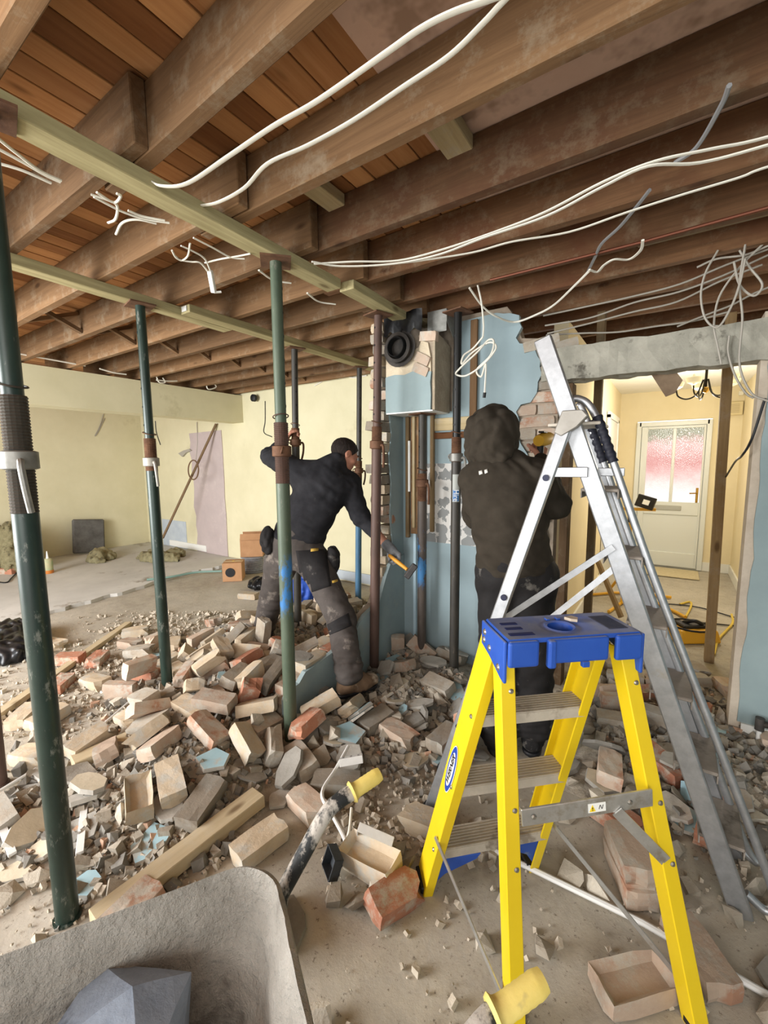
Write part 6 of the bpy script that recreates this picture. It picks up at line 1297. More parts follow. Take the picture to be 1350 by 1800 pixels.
def shrink(r, c, f): return [c+(p-c)*f for p in r]
cc = BL(cu_, cv_, RZ-.30)
rings[-2] = [Vector((p.x, p.y, RZ-.30)) for p in shrink(rings[-3], cc, .55)]; rings[-1] = [Vector((p.x, p.y, RZ-.302)) for p in shrink(rings[-3], cc, .1)]
outer = [tray_ring(s, z, 0, -.014) for s, z in ((1.0, RZ-.02), (.64, RZ-.312))]
allr = [outer[1], outer[0]]+rings
for r_ in allr: b.v += r_
for i in range(len(allr)-1):
    for k in range(NR): b.f.append((i*NR+k, i*NR+(k+1) % NR, (i+1)*NR+(k+1) % NR, (i+1)*NR+k))
b.f.append(tuple((len(allr)-1)*NR+k for k in range(NR))); b.f.append(tuple(range(NR-1, -1, -1)))
b.build('tray', M_CRUST, wb, smooth=True)
M_HANDLE = rough_mat('black_tube_splashed_with_mortar', (30, 32, 32), (52, 54, 54), 12, .6, .4, .004, c3=(178, 172, 162), scale2=14, thr=.52, stretch=(1, 1, .6))
M_GRIPY = rough_mat('grubby_yellow_grip', (206, 184, 92), (224, 204, 122), 12, .6, .2, .003, c3=(164, 150, 104), scale2=7, thr=.62)
def handle(ge, gs, mid, low):
    path = curve_pts([low, low.lerp(mid, .5), mid, mid.lerp(gs, .55)+Vector((0, 0, .006)), gs], 6)
    h = MB().tube(path+[BL(.6, (path[0]-BL(0, 0, 0)).dot(bb_), .30)] if False else path, .0175, 12).build('handle_tube', M_HANDLE, wb, smooth=True)
    d = (ge-gs).normalized(); g = MB()
    pr = [(.0, .022), (.005, .025), (.010, .019), (.016, .0178)]
    L = (ge-gs).length; pr += [(.03+k*(L-.04)/8, .0172+.0008*(k % 2)) for k in range(9)]+[(L, .015)]
    g.tube([gs+d*t for t, _ in pr], [r_ for _, r_ in pr], 14); g.build('grip', M_GRIPY, wb, smooth=True)
h1 = (at(668, 1360, z=.735), at(617, 1394, z=.715), at(572, 1432, z=.69), at(494, 1572, z=.56))
handle(*h1)
sh = bb_*.52; g2 = at(955, 1722, z=.735); s2 = at(865, 1788, z=.715); dd2 = h1[2]-h1[1]
m2 = s2+(h1[2]-h1[1]); l2 = m2+(h1[3]-h1[2])
handle(g2, s2, m2, l2)
for lw in (h1[3], l2):
    v = max(.05, (lw-BL(0, 0, 0)).dot(bb_)); e = BL(.6, v, .285); q1_ = BL(.03, v, .36); q2_ = BL(.16, v, .29)
    MB().tube(curve_pts([lw, q1_, q2_, e], 4), .0175, 10).build('frame_tube', M_HANDLE, wb, smooth=True)
    MB().tube([q2_, BL(.28, v, .02), BL(.20, v, .012), BL(.12, v, .012)], .014, 8).build('leg', M_HANDLE, wb, smooth=True)
# things in the tray
ck = MB(); rnd = random.Random(4)
c0 = BL(.40, .20, .46)
bm = bmesh.new()
for sx in (-1, 1):
    for sy in (-1, 1):
        for sz in (-1, 1): bm.verts.new((sx*.12*rnd.uniform(.8, 1.1), sy*.095*rnd.uniform(.75, 1.1), sz*.10*rnd.uniform(.7, 1.1)))
bm.verts.new((.03, .02, .155)); bm.verts.new((.15, .0, .02))
bmesh.ops.convex_hull(bm, input=bm.verts); bmesh.ops.subdivide_edges(bm, edges=bm.edges[:], cuts=2, use_grid_fill=True)
for v in bm.verts: v.co += mnoise.noise_vector(v.co*14)*.006
me = bpy.data.meshes.new('concrete_lump'); bm.to_mesh(me); bm.free(); me.materials.append(rough_mat('blue_grey_wrapped_lump', (120, 132, 148), (152, 164, 178), 7, .6, .5, .006, c3=(96, 104, 116), scale2=5))
o = bpy.data.objects.new('wrapped_lump', me); C.objects.link(o); put(o, Mloc(at(196, 1852, z=.46), (0, .1, .5)) @ Matrix.Diagonal((.85, .85, .8, 1))); tag(o, 'blue grey angular lump lying in the wheelbarrow tray', 'rubble')
rnd = random.Random(9); b = MB()
for i in range(420):
    u, v = rnd.uniform(.18, .7), rnd.uniform(.14, .48); s = .008+.03*rnd.random()**2; e = Euler((rnd.uniform(0, 6), rnd.uniform(0, 6), 0)).to_matrix(); p = BL(u, v, RZ-.285+rnd.uniform(0, .035))
    vs = [p+e @ Vector((xx*s*rnd.uniform(.5, 1), yy*s*.8*rnd.uniform(.5, 1), zz*s*.6*rnd.uniform(.5, 1))) for zz in (-1, 1) for xx, yy in ((-1, -1), (1, -1), (1, 1), (-1, 1))]
    b.add(vs, [(3, 2, 1, 0), (4, 5, 6, 7), (0, 1, 5, 4), (1, 2, 6, 5), (2, 3, 7, 6), (3, 0, 4, 7)])
tag(b.build('barrow_rubble', M_MORT), 'loose rubble in the bottom of the wheelbarrow tray', 'rubble', kind='stuff')
# ------------------------------------------------------------------ timbers, trunking and pipes on the floor
M_DUSTYW = wood_mat('dust_covered_timber', (176, 158, 126), (202, 186, 154), dust=(190, 178, 154), var=None)
def plank(a, b_, w, h, lab, m=M_DUSTYW, z=None, side=(0, 0, 1)):
    o = timber('timber_plank', a, b_, w, h, m, side=side, rough=.001); return tag(o, lab, 'timber')
plank(at(165, 1625, z=.03), at(455, 1400, z=.045), .085, .055, 'long dusty plank on the floor behind the wheelbarrow')
plank(at(128, 1345, z=.05), at(330, 1255, z=.06), .085, .06, 'square timber running under the bricks behind the thick green prop')
plank(at(-30, 1275, z=.02), at(226, 1096, z=.02), .06, .035, 'thin straight batten lying on the open floor at the left')
M_UPIPE = plain('white_plastic_pipe', (226, 226, 222), .35)
def pipe(pts, r, lab, nm='plastic_pipe', m=M_UPIPE, cat='pipe', smooth=True, n=8):
    return tag(MB().tube(pts, r, n).build(nm, m, smooth=True), lab, cat)
pipe([at(738, 1432, z=.012), at(1130, 1622, z=.012), at(1420, 1790, z=.012)], .010, 'long straight white pipe lying on the floor under the ladders')
pipe([at(-20, 1402, z=.03), at(90, 1335, z=.03), at(150, 1300, z=.03), at(255, 1210, z=.05)], .007, 'thin white conduit lying across the floor behind the thick green prop')
pipe(curve_pts([at(612, 1312, z=.12), at(590, 1352, z=.11), at(566, 1394, z=.10), at(584, 1432, z=.09), at(606, 1475, z=.05), at(608, 1500, z=.02)], 5), .008, 'bent white conduit lying behind the wheelbarrow grip')
pipe(curve_pts([at(618, 1420, z=.10), at(614, 1460, z=.07), at(606, 1490, z=.03), at(612, 1520, z=.015)], 4), .006, 'short white cable end beside the tipped frogged brick', 'cable', M_CABLE, 'cable')
def trunk(a, b_, lab, w=.026):
    t = timber('plastic_trunking', a, b_, w, .012, M_UPIPE, bevel=.001); return tag(t, lab, 'trunking')
trunk(at(140, 1500, z=.035), at(152, 1385, z=.045), 'white plastic trunking strip standing out of the dust beside the thick green prop')
trunk(at(-8, 1420, z=.07), at(22, 1502, z=.03), 'white plastic trunking strip at the left edge of the picture')
trunk(at(180, 1364, z=.06), at(248, 1358, z=.07), 'short white trunking strip in front of the square timber')
# metal back boxes
def backbox(c, e, m, lab, w=.135, h=.075, d=.03):
    M = Mloc(c, e); t = thing('socket_box', lab, 'socket box', M=M)
    b = MB(); b.box((0, 0, 0), (w, h, .003))
    for s in (-1, 1): b.box((0, s*h/2, d/2), (w, .003, d)); b.box((s*w/2, 0, d/2), (.003, h, d))
    b.build('case', m, t, local=True)
    for x in (-.035, 0, .035):
        for y in (-.016, .016): MB().cyl((x, y, -.0022), (x, y, -.0012), .0055, n=8).build('knockout', M_BLACK, t, local=True)
    return t
M_WBOX = rough_mat('white_metal_box', (206, 206, 202), (228, 228, 224), 9, .5, .1, .003)
backbox(at(662, 1462, z=.11), (math.radians(125), math.radians(14), math.radians(20)), M_WBOX, 'white metal double socket box standing on edge behind the tipped frogged brick')
backbox(at(617, 1330, z=.135), (math.radians(150), math.radians(-6), math.radians(40)), M_WBOX, 'white metal socket box lying on the grey bricks above the wheelbarrow grip', .105, .075)
backbox(at(592, 1515, z=.055), (math.radians(70), 0, math.radians(-30)), rough_mat('dark_metal_box', (52, 56, 60), (74, 78, 82), 12, .5, .2), 'dark metal socket box standing beside the tipped frogged brick', .075, .075, .035)
# ------------------------------------------------------------------ cables
def cable(pts, r, lab, m=M_CABLE, flat=1.0, n=6, k=6):
    o = MB().tube(curve_pts(pts, k), r, n, flat=flat, flatdir=(0, 0, 1) if flat != 1 else None).build('cable', m, smooth=True); return tag(o, lab, 'cable')
def cz(px, z): return [at(x, y, z=(z if not isinstance(z, list) else z[i])) for i, (x, y) in enumerate(px)]
z0 = 2.43
cable(cz([(262, 316), (285, 327), (330, 322), (400, 276), (480, 222), (560, 176), (680, 92), (740, 50), (800, 20), (880, -8), (1100, -90)], [2.49, 2.45, 2.43, 2.43, 2.43, 2.43, 2.43, 2.43, 2.43, 2.43, 2.44]), .0075, 'thick white flat cable sagging below the joists, the left one of the top pair', flat=.55)
cable(cz([(352, 362), (385, 355), (430, 330), (470, 288), (540, 256), (620, 212), (710, 152), (790, 98), (850, 40), (895, -8), (1050, -160)], [2.49, 2.46, 2.44, 2.43, 2.43, 2.43, 2.43, 2.43, 2.43, 2.43, 2.44]), .007, 'thick white flat cable sagging below the joists, the right one of the top pair', flat=.55)
cable(cz([(552, 464), (620, 460), (700, 458), (780, 438), (880, 404), (960, 372), (1060, 320), (1150, 284), (1250, 262), (1360, 238), (1750, 120)], 2.45), .0065, 'upper white cable of the pair running across the right-hand joists', flat=.6)
cable(cz([(548, 460), (600, 468), (690, 464), (770, 448), (850, 418), (960, 380), (1060, 328), (1140, 292), (1230, 286), (1360, 252), (1750, 135)], 2.44), .0065, 'lower white cable of the pair running across the right-hand joists', flat=.6)
cable(cz([(690, 464), (740, 458), (830, 444), (900, 425), (1000, 408), (1100, 374), (1200, 342), (1300, 312), (1360, 290), (1700, 190)], 2.44), .006, 'single white cable below the pair across the right-hand joists', flat=.6)
cable(cz([(1282, 150), (1268, 185), (1225, 258), (1186, 286)], 2.50), .007, 'grey cable slanting between two right-hand joists near the top right', M_GREYCABLE)
cable(cz([(1142, 334), (1120, 362), (1090, 398), (1058, 428), (1046, 452), (1032, 480)], 2.49), .007, 'grey cable slanting behind the white cables', M_GREYCABLE)
cable(cz([(1130, 422), (1126, 440), (1106, 456), (1080, 456), (1062, 466), (1050, 478), (1036, 474)], 2.44), .007, 'short curly white cable end hanging below the copper pipe', flat=.6)
cable(cz([(1036, 476), (1010, 502), (975, 535), (945, 552), (905, 566), (872, 556), (848, 538), (825, 506)], [2.44, 2.42, 2.40, 2.38, 2.37, 2.38, 2.42, 2.48]), .006, 'white cable looping from the joists to above the boxed flue')
cable([at(x, y, Y=2.45) for x, y in ((848, 432), (842, 455), (838, 490), (846, 530), (850, 570), (849, 592))], .0055, 'white cable dropping from the joists to the coil in front of the blue wall')
coil = [(849, 592), (832, 612), (815, 625), (812, 640), (830, 620), (860, 602), (872, 612), (850, 640), (820, 660), (802, 658), (808, 648), (840, 618), (858, 598), (868, 600), (862, 625), (838, 650), (846, 662), (854, 640), (852, 690)]
cable([at(x, y, Y=2.45+.02*math.sin(i*1.7)) for i, (x, y) in enumerate(coil)], .0055, 'coiled tangle of white cable hanging in front of the blue wall')
tag(MB().cyl(at(852, 690, Y=2.45), at(851, 699, Y=2.45), .009).build('cable_connector', M_BLACK), 'black connector at the end of the hanging white cable', 'connector')
cop = MB().tube([at(862, 492, z=2.49), at(1130, 425, z=2.49), at(1360, 362, z=2.49), at(1800, 240, z=2.49)], .0075, 8).build('copper_pipe', M_COPPER, smooth=True); tag(cop, 'thin copper pipe running along the joists above the doorway', 'pipe')
rnd = random.Random(31)
for i, (a, b_) in enumerate((((955, 560), (1355, 440)), ((958, 575), (1350, 452)), ((962, 586), (1340, 470)), ((1190, 570), (1352, 500)), ((960, 592), (1280, 545)))):
    z = [2.42, 2.40, 2.36, 2.30, 2.27][i]; n = 5; Yc = 2.83
    pts = []
    for k in range(n+1):
        t = k/n; p = at(a[0]+(b_[0]-a[0])*t, a[1]+(b_[1]-a[1])*t+10*math.sin(math.pi*t)+rnd.uniform(-5, 5), Y=Yc+.03*i); pts.append(p)
    cable(pts, .005, ['topmost', 'second', 'third', 'fourth', 'lowest'][i]+' of the grey cables draped above the concrete lintel', plain('dull_cable', (150, 144, 132), .6))
M_DULL = plain('dusty_cable', (166, 160, 148), .6)
for i, px in enumerate((((1262, 440), (1240, 480), (1232, 520), (1240, 560), (1262, 575), (1285, 540), (1300, 500), (1310, 455)), ((1310, 430), (1300, 500), (1305, 560), (1300, 640), (1320, 690), (1350, 705)), ((1300, 440), (1318, 470), (1340, 500), (1325, 520), (1300, 500), (1290, 460)), ((1340, 430), (1300, 470), (1265, 520), (1255, 570), (1262, 610), (1268, 640)), ((1225, 470), (1260, 455), (1310, 448), (1350, 432)), ((1282, 590), (1280, 620), (1292, 660), (1310, 690), (1325, 700)))):
    cable([at(x, y, Y=2.74+.015*i) for x, y in px], .005, ['left loop', 'long drop', 'small upper loop', 'slack loop', 'flat run', 'short drop'][i]+' of the cable tangle in the top corner above the right wall', M_DULL)
# left side: cables above and beside the bearers
for i, px in enumerate((((-10, 238), (30, 270), (70, 300), (108, 318)), ((-10, 258), (40, 285), (80, 308), (106, 320)), ((-10, 285), (40, 300), (90, 322)))):
    cable([at(x, y, z=2.47) for x, y in px], .006, ['upper', 'middle', 'lower'][i]+' white cable of three at the left edge under the long bearer', flat=.7)
for i, px in enumerate((((160, 342), (190, 352), (206, 362), (203, 385), (190, 392)), ((165, 346), (215, 372), (255, 385), (298, 392)), ((204, 412), (215, 392), (240, 386), (275, 393)), ((170, 338), (200, 356), (212, 345), (205, 340)), ((225, 370), (250, 380), (290, 388)))):
    cable([at(x, y, z=2.46) for x, y in px], .0055, ['hooked', 'long', 'pale thick', 'curled', 'short'][i]+' white cable of the bunch hanging behind the long bearer', flat=.7)
for i, px in enumerate((((302, 440), (312, 455), (335, 460), (352, 462), (366, 478)), ((318, 432), (340, 442), (360, 455), (370, 476)), ((334, 428), (330, 450), (318, 458), (308, 450)), ((340, 418), (375, 436), (405, 452), (430, 455)), ((360, 462), (390, 455), (420, 450), (440, 446)))):
    cable([at(x, y, z=2.45) for x, y in px], .0045, ['lowest', 'upper', 'looped', 'long', 'straight'][i]+' white cable by the plastic junction above the rear bearer', flat=.8)
jb = thing('junction_box', 'small white plastic junction hanging on cables between the two bearers', 'connector', at(373, 495, z=2.42))
p0, p1 = at(369, 476, z=2.44), at(376, 514, z=2.36); MB().bar(p0, p1, .03, .022, rt).build('housing', M_WHITE, jb, bevel=.003); MB().bar(p1, at(389, 513, z=2.365), .008, .008).build('latch', M_WHITE, jb)
for i, px in enumerate((((455, 475), (480, 492), (512, 498)), ((540, 515), (560, 530), (590, 535)))): cable([at(x, y, z=2.46) for x, y in px], .006, ['white cable end poking out beside the worn green prop top', 'white cable ends under the short bearer'][i], flat=.7)
for i, px in enumerate((((35, 622), (90, 632), (150, 643)), ((175, 648), (200, 655), (222, 658)), ((275, 662), (280, 672), (290, 672), (286, 664)), ((275, 668), (300, 670), (330, 668)), ((362, 672), (366, 684), (380, 680), (372, 670)), ((395, 690), (410, 698), (425, 701)), ((553, 678), (570, 668), (588, 652)), ((598, 655), (620, 664), (645, 660)))):
    cable([at(x, y, Y=4.14) if x > 390 else at(x, y, X=-5.1) for x, y in px], .008, 'pale cable bit at the far joist ends, '+['leftmost of all', 'second from the left', 'hooked above the slim prop', 'flat above the slim prop', 'curled over the cream beam', 'short in the far corner', 'slanting on the yellow wall', 'rightmost of all'][i])
dev = MB().lathe([(.03, 0), (.05, .01), (.05, .05), (.03, .06)], at(449, 700, Y=4.11), 14, Matrix.Rotation(math.pi/2, 3, 'X')).build('junction_box', M_BLACK, smooth=True); tag(dev, 'small round dark junction box in the far corner under the joists', 'connector')
cable([at(x, y, Y=4.145) for x, y in ((466, 705), (466, 740), (464, 760), (478, 768))], .006, 'thin dark wire hanging down the yellow wall beside the worn green prop', M_BLACK)
cable([at(x, y, Y=4.145) for x, y in ((273, 740), (275, 760), (282, 782))], .008, 'dark wire end hanging beside the slim prop on the far wall', M_BLACK)
cable([at(x, y, X=-8.19) for x, y in ((182, 728), (175, 750), (167, 766), (172, 760), (184, 735))], .006, 'thin looped wire hanging on the far yellow wall', M_DULL)
cable([at(x, y, Y=3.3) for x, y in ((1290, 740), (1275, 800), (1278, 835))], .006, 'black cable running from the right wall to the doorway stud', M_BLACK) if False else cable([at(1345, 700, Y=2.84), at(1322, 770, Y=2.84), at(1305, 800, Y=2.86), at(1292, 812, Y=3.4), at(1276, 838, Y=3.85)], .006, 'black cable running from the right wall edge to the doorway stud', M_BLACK)
# ------------------------------------------------------------------ far room clutter
M_CARD = rough_mat('brown_cardboard', (166, 124, 88), (186, 144, 106), 5, .85, .1, .002)
def carton(c, d, rz, lab, open_=False, hole=False):
    M = Mloc(c, (0, 0, rz)); t = thing('cardboard_box', lab, 'box', M=M)
    MB().box((0, 0, d[2]/2), d).build('carton', M_CARD, t, local=True, bevel=.004)
    if open_:
        for s in (-1, 1): MB().box((0, s*d[1]*.52, d[2]+.02), (d[0]*.96, .006, .09), Matrix.Rotation(s*.5, 3, 'X')).build('flap', M_CARD, t, local=True)
    else: MB().box((0, 0, d[2]+.001), (d[0], .05, .002)).build('tape', plain('tan_tape', (190, 160, 110), .3), t, local=True)
    if hole:
        MB().lathe([(.035, 0), (.06, .0), (.06, .004), (.035, .004)], (-d[0]*.1, -d[1]/2-.003, d[2]*.5), 16, Matrix.Rotation(math.pi/2, 3, 'X')).build('hole_ring', M_BLACK, t, local=True)
        MB().box((0, 0, d[2]+.004), (.03, .03, .004)).build('strap', plain('yellow_strap', (204, 176, 90), .5), t, local=True)
    return t
pb = at(412, 1018, z=0); carton((pb.x, pb.y, 0), (.24, .24, .24), .75, 'small brown cardboard box with a round hole in front of the cable drum', hole=True)
pc_ = at(446, 1003, z=0)
dr = thing('cable_drum', 'grey cable drum standing on the floor under an open cardboard box', 'drum', (pc_.x, pc_.y, 0))
for z in (.0, .20): MB().cyl((pc_.x, pc_.y, z), (pc_.x, pc_.y, z+.02), .17, n=24).build('flange', rough_mat('grey_drum', (120, 122, 126), (146, 148, 152), 10, .7, .2), dr, smooth=True)
b = MB(); b.lathe([(.135+.006*math.sin(k*2.1), .02+k*.009) for k in range(21)], (pc_.x, pc_.y, 0), 24); b.build('wound_cable', rough_mat('grey_cable_winding', (140, 142, 148), (170, 172, 178), 30, .6, .4), dr, smooth=True)
carton((pc_.x, pc_.y, .222), (.30, .24, .26), .75, 'open brown cardboard box sitting on the cable drum', open_=True)
M_WOOL = rough_mat('mineral_wool', (136, 128, 96), (170, 162, 126), 20, .98, 1.0, .02, c3=(108, 102, 80), scale2=9)
def wool(px, py, sx, sy, sz, seed, lab, z=.03):
    p = at(px, py, z=z); F = Field((p.x-sx-.1, p.y-sy-.1, z-.02), (p.x+sx+.1, p.y+sy+.1, z+sz+.12), .018)
    r = random.Random(seed)
    for i in range(9): F.ell((p.x+r.uniform(-.7, .7)*sx, p.y+r.uniform(-.7, .7)*sy, z+sz*r.uniform(.1, .6)), (sx*.45, sy*.45, sz*.5), None, .03)
    F.folds(.022, .09, seed, 6); F.plane((0, 0, z), (0, 0, -1))
    o = F.mesh('insulation_wad', M_WOOL, None, 0); tag(o, lab, 'insulation'); return o
wool(176, 984, .30, .18, .16, 1, 'olive wad of mineral wool in front of the dark slab')
wool(272, 985, .34, .20, .13, 2, 'flat olive wad of mineral wool behind the slim prop')
wool(312, 977, .2, .12, .10, 3, 'small wad of mineral wool below the diagonal batten')
wool(32, 1001, .30, .2, .40, 4, 'tall pile of mineral wool behind the thick green prop')
wool(4, 1003, .28, .2, .62, 5, 'heap of mineral wool at the left edge by the bricks')
ps = at(157, 942, X=-8.02); sl = MB().box((-8.04, ps.y, .32), (.46, .06, .56), Euler((-.16, .10, 1.50)).to_matrix()).build('stone_slab', rough_mat('dark_slab', (82, 80, 76), (110, 108, 104), 8, .9, .3), bevel=.02)
tag(sl, 'dark grey slab leaning against the far yellow wall', 'slab')
pt_ = at(86, 1008, z=.03); tb = thing('sealant_tube', 'orange and white sealant bottle standing on the pale floor beside the thick green prop', 'bottle', pt_)
MB().lathe([(.055, .0), (.058, .01), (.058, .05)], pt_, 14).build('base', plain('orange_plastic', (196, 120, 50), .5), tb, smooth=True)
MB().lathe([(.055, .05), (.055, .19), (.04, .21)], pt_, 14).build('body', rough_mat('bottle_label', (196, 176, 140), (150, 170, 130), 9, .5, .05), tb, smooth=True)
MB().lathe([(.018, .21), (.014, .23), (.006, .31)], pt_, 10).build('nozzle', M_WHITE, tb, smooth=True)
for i, (px, py, z) in enumerate(((12, 1003, .07), (30, 996, .07), (10, 985, .15))):
    p = at(px, py, z=z); o = bpy.data.objects.new('brick', RB['f%d' % (i % 3)]); C.objects.link(o); put(o, Mloc(p, (0, 0, .5+.1*i)) @ Matrix.Diagonal((1.3, 1.3, 1.3, 1))); o.material_slots[0].link = 'OBJECT'; o.material_slots[0].material = M_RED
    tag(o, ['lower left', 'lower right', 'upper'][i]+' red brick of the small stack at the left edge by the mineral wool', 'brick')
cable([at(x, y, z=.045) for x, y in ((-20, 1020), (10, 1024), (20, 1016), (30, 1006))], .008, 'black cable lying on the pale floor at the left edge', M_BLACK)
cable([at(x, y, z=.05) for x, y in ((258, 1019), (300, 1014), (345, 1006), (390, 1004))], .014, 'pale green hose lying along the edge of the screed', plain('green_hose', (120, 150, 140), .6))
bt = timber('timber_batten', at(380, 745, Y=4.12), at(286, 946, Y=3.55), .035, .03, wood_mat('weathered_batten', (120, 96, 70), (150, 124, 94))); tag(bt, 'thin batten leaning diagonally across the pink plaster patch', 'timber')
cable([at(340+9*math.cos(a), 826+17*math.sin(a), Y=3.80) for a in [k*.7 for k in range(20)]], .010, 'small coil of brown cable hooked on the leaning batten', plain('brown_cable', (110, 84, 62), .6))
cable([at(x, y, Y=4.135) for x, y in ((346, 742), (347, 780), (344, 812))], .006, 'thin wire hanging over the pink plaster patch', M_DULL)
sh_ = MB().prism([at(x, y, Y=4.115) for x, y in ((313, 797), (322, 792), (332, 789), (336, 792), (326, 796), (320, 803))], (0, .03, 0)).build('wall_bracket', M_DULL); tag(sh_, 'small bent bracket on the far wall beside the pink plaster patch', 'bracket')
def bag(pts, m, lab, nm, h=.012, seed=0, amp=.02):
    F = Field([min(p[0][i]-p[1] for p in pts)-.06 for i in range(3)], [max(p[0][i]+p[1] for p in pts)+.06 for i in range(3)], h)
    for c, r_, fl in pts: F.ell(c, (r_, r_, r_*fl), None, .05)
    F.folds(amp, .09, seed, 5); F.plane((0, 0, .002), (0, 0, -1)); o = F.mesh(nm, m, None, 1); return tag(o, lab, 'bag')
M_BINBAG = plain('black_polythene_bag', (24, 25, 27), .35)
p = at(15, 1142, z=.05); bag([((p.x-.1, p.y, .05), .22, .45), ((p.x+.08, p.y+.03, .05), .16, .5), ((p.x-.3, p.y+.1, .06), .2, .6)], M_BINBAG, 'crumpled black bag on the floor at the left edge', 'rubbish_bag', seed=3)
p = at(456, 1030, z=.03); bag([((p.x, p.y, .05), .11, .7), ((p.x+.1, p.y+.06, .08), .09, .8)], M_BINBAG, 'small black tool bag on the floor behind the bending man', 'tool_bag', seed=5)
p = at(536, 1045, z=.05); bag([((p.x, p.y, .10), .17, .9), ((p.x+.08, p.y, .16), .12, .8), ((p.x-.05, p.y, .05), .2, .5)], plain('blue_sack', (44, 84, 178), .6), 'bright blue sack on the floor between the legs of the bending man', 'blue_sack', seed=7)
# pipe valve on the right wall
vv = thing('pipe_valve', 'dark isolating valve on a white pipe stub at the foot of the right wall', 'valve', at(1336, 1290, Y=2.80))
pv = at(1335, 1278, Y=2.80); MB().cyl(pv-Vector((0, 0, .12)), pv, .011).build('pipe_stub', M_UPIPE, vv, smooth=True)
MB().cyl(pv-Vector((0, 0, .015)), pv+Vector((0, 0, .05)), .02).build('body', rough_mat('dark_valve', (52, 50, 48), (78, 74, 70), 14, .6, .2), vv, smooth=True); MB().cyl(pv+Vector((0, 0, .02)), pv+Vector((.05, 0, .02)), .016).build('outlet', M_SOOT, vv, smooth=True)
# ------------------------------------------------------------------ hall floor: work light, reel, leads
M_LEAD = plain('yellow_lead', (214, 186, 72), .5); M_YTUBE = plain('yellow_tube', (216, 164, 42), .45)
hx = at(1135, 884, Y=5.2)
wl = thing('work_light', 'black work light on a yellow tripod in the hall before the front door', 'lamp', (hx.x-.13, 5.2, 0))
lh = MB().box((hx.x, 5.18, hx.z+.01), (.17, .05, .13), Euler((-.2, .25, -.3)).to_matrix()).build('lamp_head', M_BLACK, wl, bevel=.006)
MB().box((hx.x+.005, 5.145, hx.z+.01), (.06, .01, .05), Euler((-.2, .25, -.3)).to_matrix()).build('led_panel', glow('led_panel', (220, 216, 200), .25), lh)
MB().bar(at(1085, 894, Y=5.2), at(1153, 896, Y=5.2), .03, .03).build('cross_bar', M_YTUBE, wl)
pt1 = at(1110, 895, Y=5.2); MB().tube([pt1, (pt1.x, 5.2, .35)], .016).build('pole', M_YTUBE, wl, smooth=True); MB().tube([(pt1.x, 5.2, pt1.z-.02), (pt1.x, 5.2, pt1.z-.14)], .03).build('clamp', M_BLACK, wl, smooth=True); MB().tube([(pt1.x, 5.2, .42), (pt1.x, 5.2, .32)], .035).build('hub', M_BLACK, wl, smooth=True)
for a in (.4, 2.5, 4.6): MB().tube([(pt1.x, 5.2, .38), (pt1.x+.24*math.cos(a), 5.2+.24*math.sin(a), .02)], .014).build('leg', M_YTUBE, wl, smooth=True)
rp = at(1212, 1122, z=.0)
rl = thing('extension_reel', 'yellow extension lead reel with a black plug lying on the hall floor', 'extension lead', (rp.x, rp.y, 0))
MB().box((rp.x, rp.y, .055), (.36, .26, .11), Matrix.Rotation(.6, 3, 'Z'), .86).build('case', M_YTUBE, rl, bevel=.02, seg=3)
MB().box((rp.x, rp.y, .12), (.20, .14, .03), Matrix.Rotation(.6, 3, 'Z')).build('socket_top', M_BLACK, rl, bevel=.008); MB().ring((rp.x, rp.y, .115), (0, 0, 1), .15, .008).build('seam', M_BLACK, rl, smooth=True)
MB().tube(curve_pts([(rp.x-.05, rp.y, .13), (rp.x+.02, rp.y-.04, .17), (rp.x+.08, rp.y, .14)], 5), .016).build('plug_lead', M_BLACK, rl, smooth=True)
for i, (px, m, r_) in enumerate(((((1040, 1045), (1090, 1042), (1130, 1050), (1180, 1072), (1205, 1085)), M_YTUBE, .016), (((1070, 1075), (1095, 1058), (1120, 1045), (1180, 1050)), M_YTUBE, .016), (((1125, 1060), (1180, 1062), (1230, 1068), (1290, 1085)), M_BLACK, .007), (((1205, 1085), (1215, 1065), (1212, 1058), (1195, 1062)), M_LEAD, .010), (((1255, 1150), (1262, 1125), (1275, 1110), (1288, 1095), (1286, 1080)), M_LEAD, .010), (((1140, 1075), (1190, 1090), (1240, 1095), (1290, 1100)), M_BLACK, .007))):
    cable([at(x, y, z=r_+.002) for x, y in px], r_, ['long yellow folded tripod leg on the hall floor', 'crossing yellow tripod leg on the hall floor', 'upper black lead across the hall floor', 'yellow lead end curled above the extension reel', 'yellow lead running beside the doorway stud', 'lower black lead across the hall floor'][i], m)
yb = timber('timber_batten', at(1050, 985, z=.5), at(1092, 1085, z=.03), .03, .05, M_STUD); tag(yb, 'short brown batten leaning inside the doorway behind the aluminium steps', 'timber')
pw = at(1112, 868, Y=6.9)
# ------------------------------------------------------------------ tools and details on the men
ham = thing('hammer', 'hammer with an orange handle and dark head held by the bending man', 'hammer', at(700, 985, Y=2.48))
hA, hB = at(684, 976, Y=2.49), at(716, 1001, Y=2.46); MB().tube([hA, hA.lerp(hB, .5), hB], [.013, .015, .012], 10).build('handle', plain('orange_handle', (214, 150, 50), .5), ham, smooth=True)
hd_ = at(722, 1004, Y=2.455); ax_ = (rt*.55+up*.75).normalized(); MB().bar(hd_-ax_*.055, hd_+ax_*.055, .042, .042, rt).build('head', rough_mat('dark_hammer_head', (62, 60, 60), (92, 90, 88), 12, .5, .2, metal=.5), ham, bevel=.006)
G = Field(*bb([J1['wrR'], J1['wrR']+J1['dirR']*.2], .16), .004)
for p, q, a_, b_ in hand_bones(J1['wrR'], J1['dirR'], J1['palmR'], J1['sideR'], J1['curlR']): G.cone(p, q, a_+.0045, b_+.0045, .006)
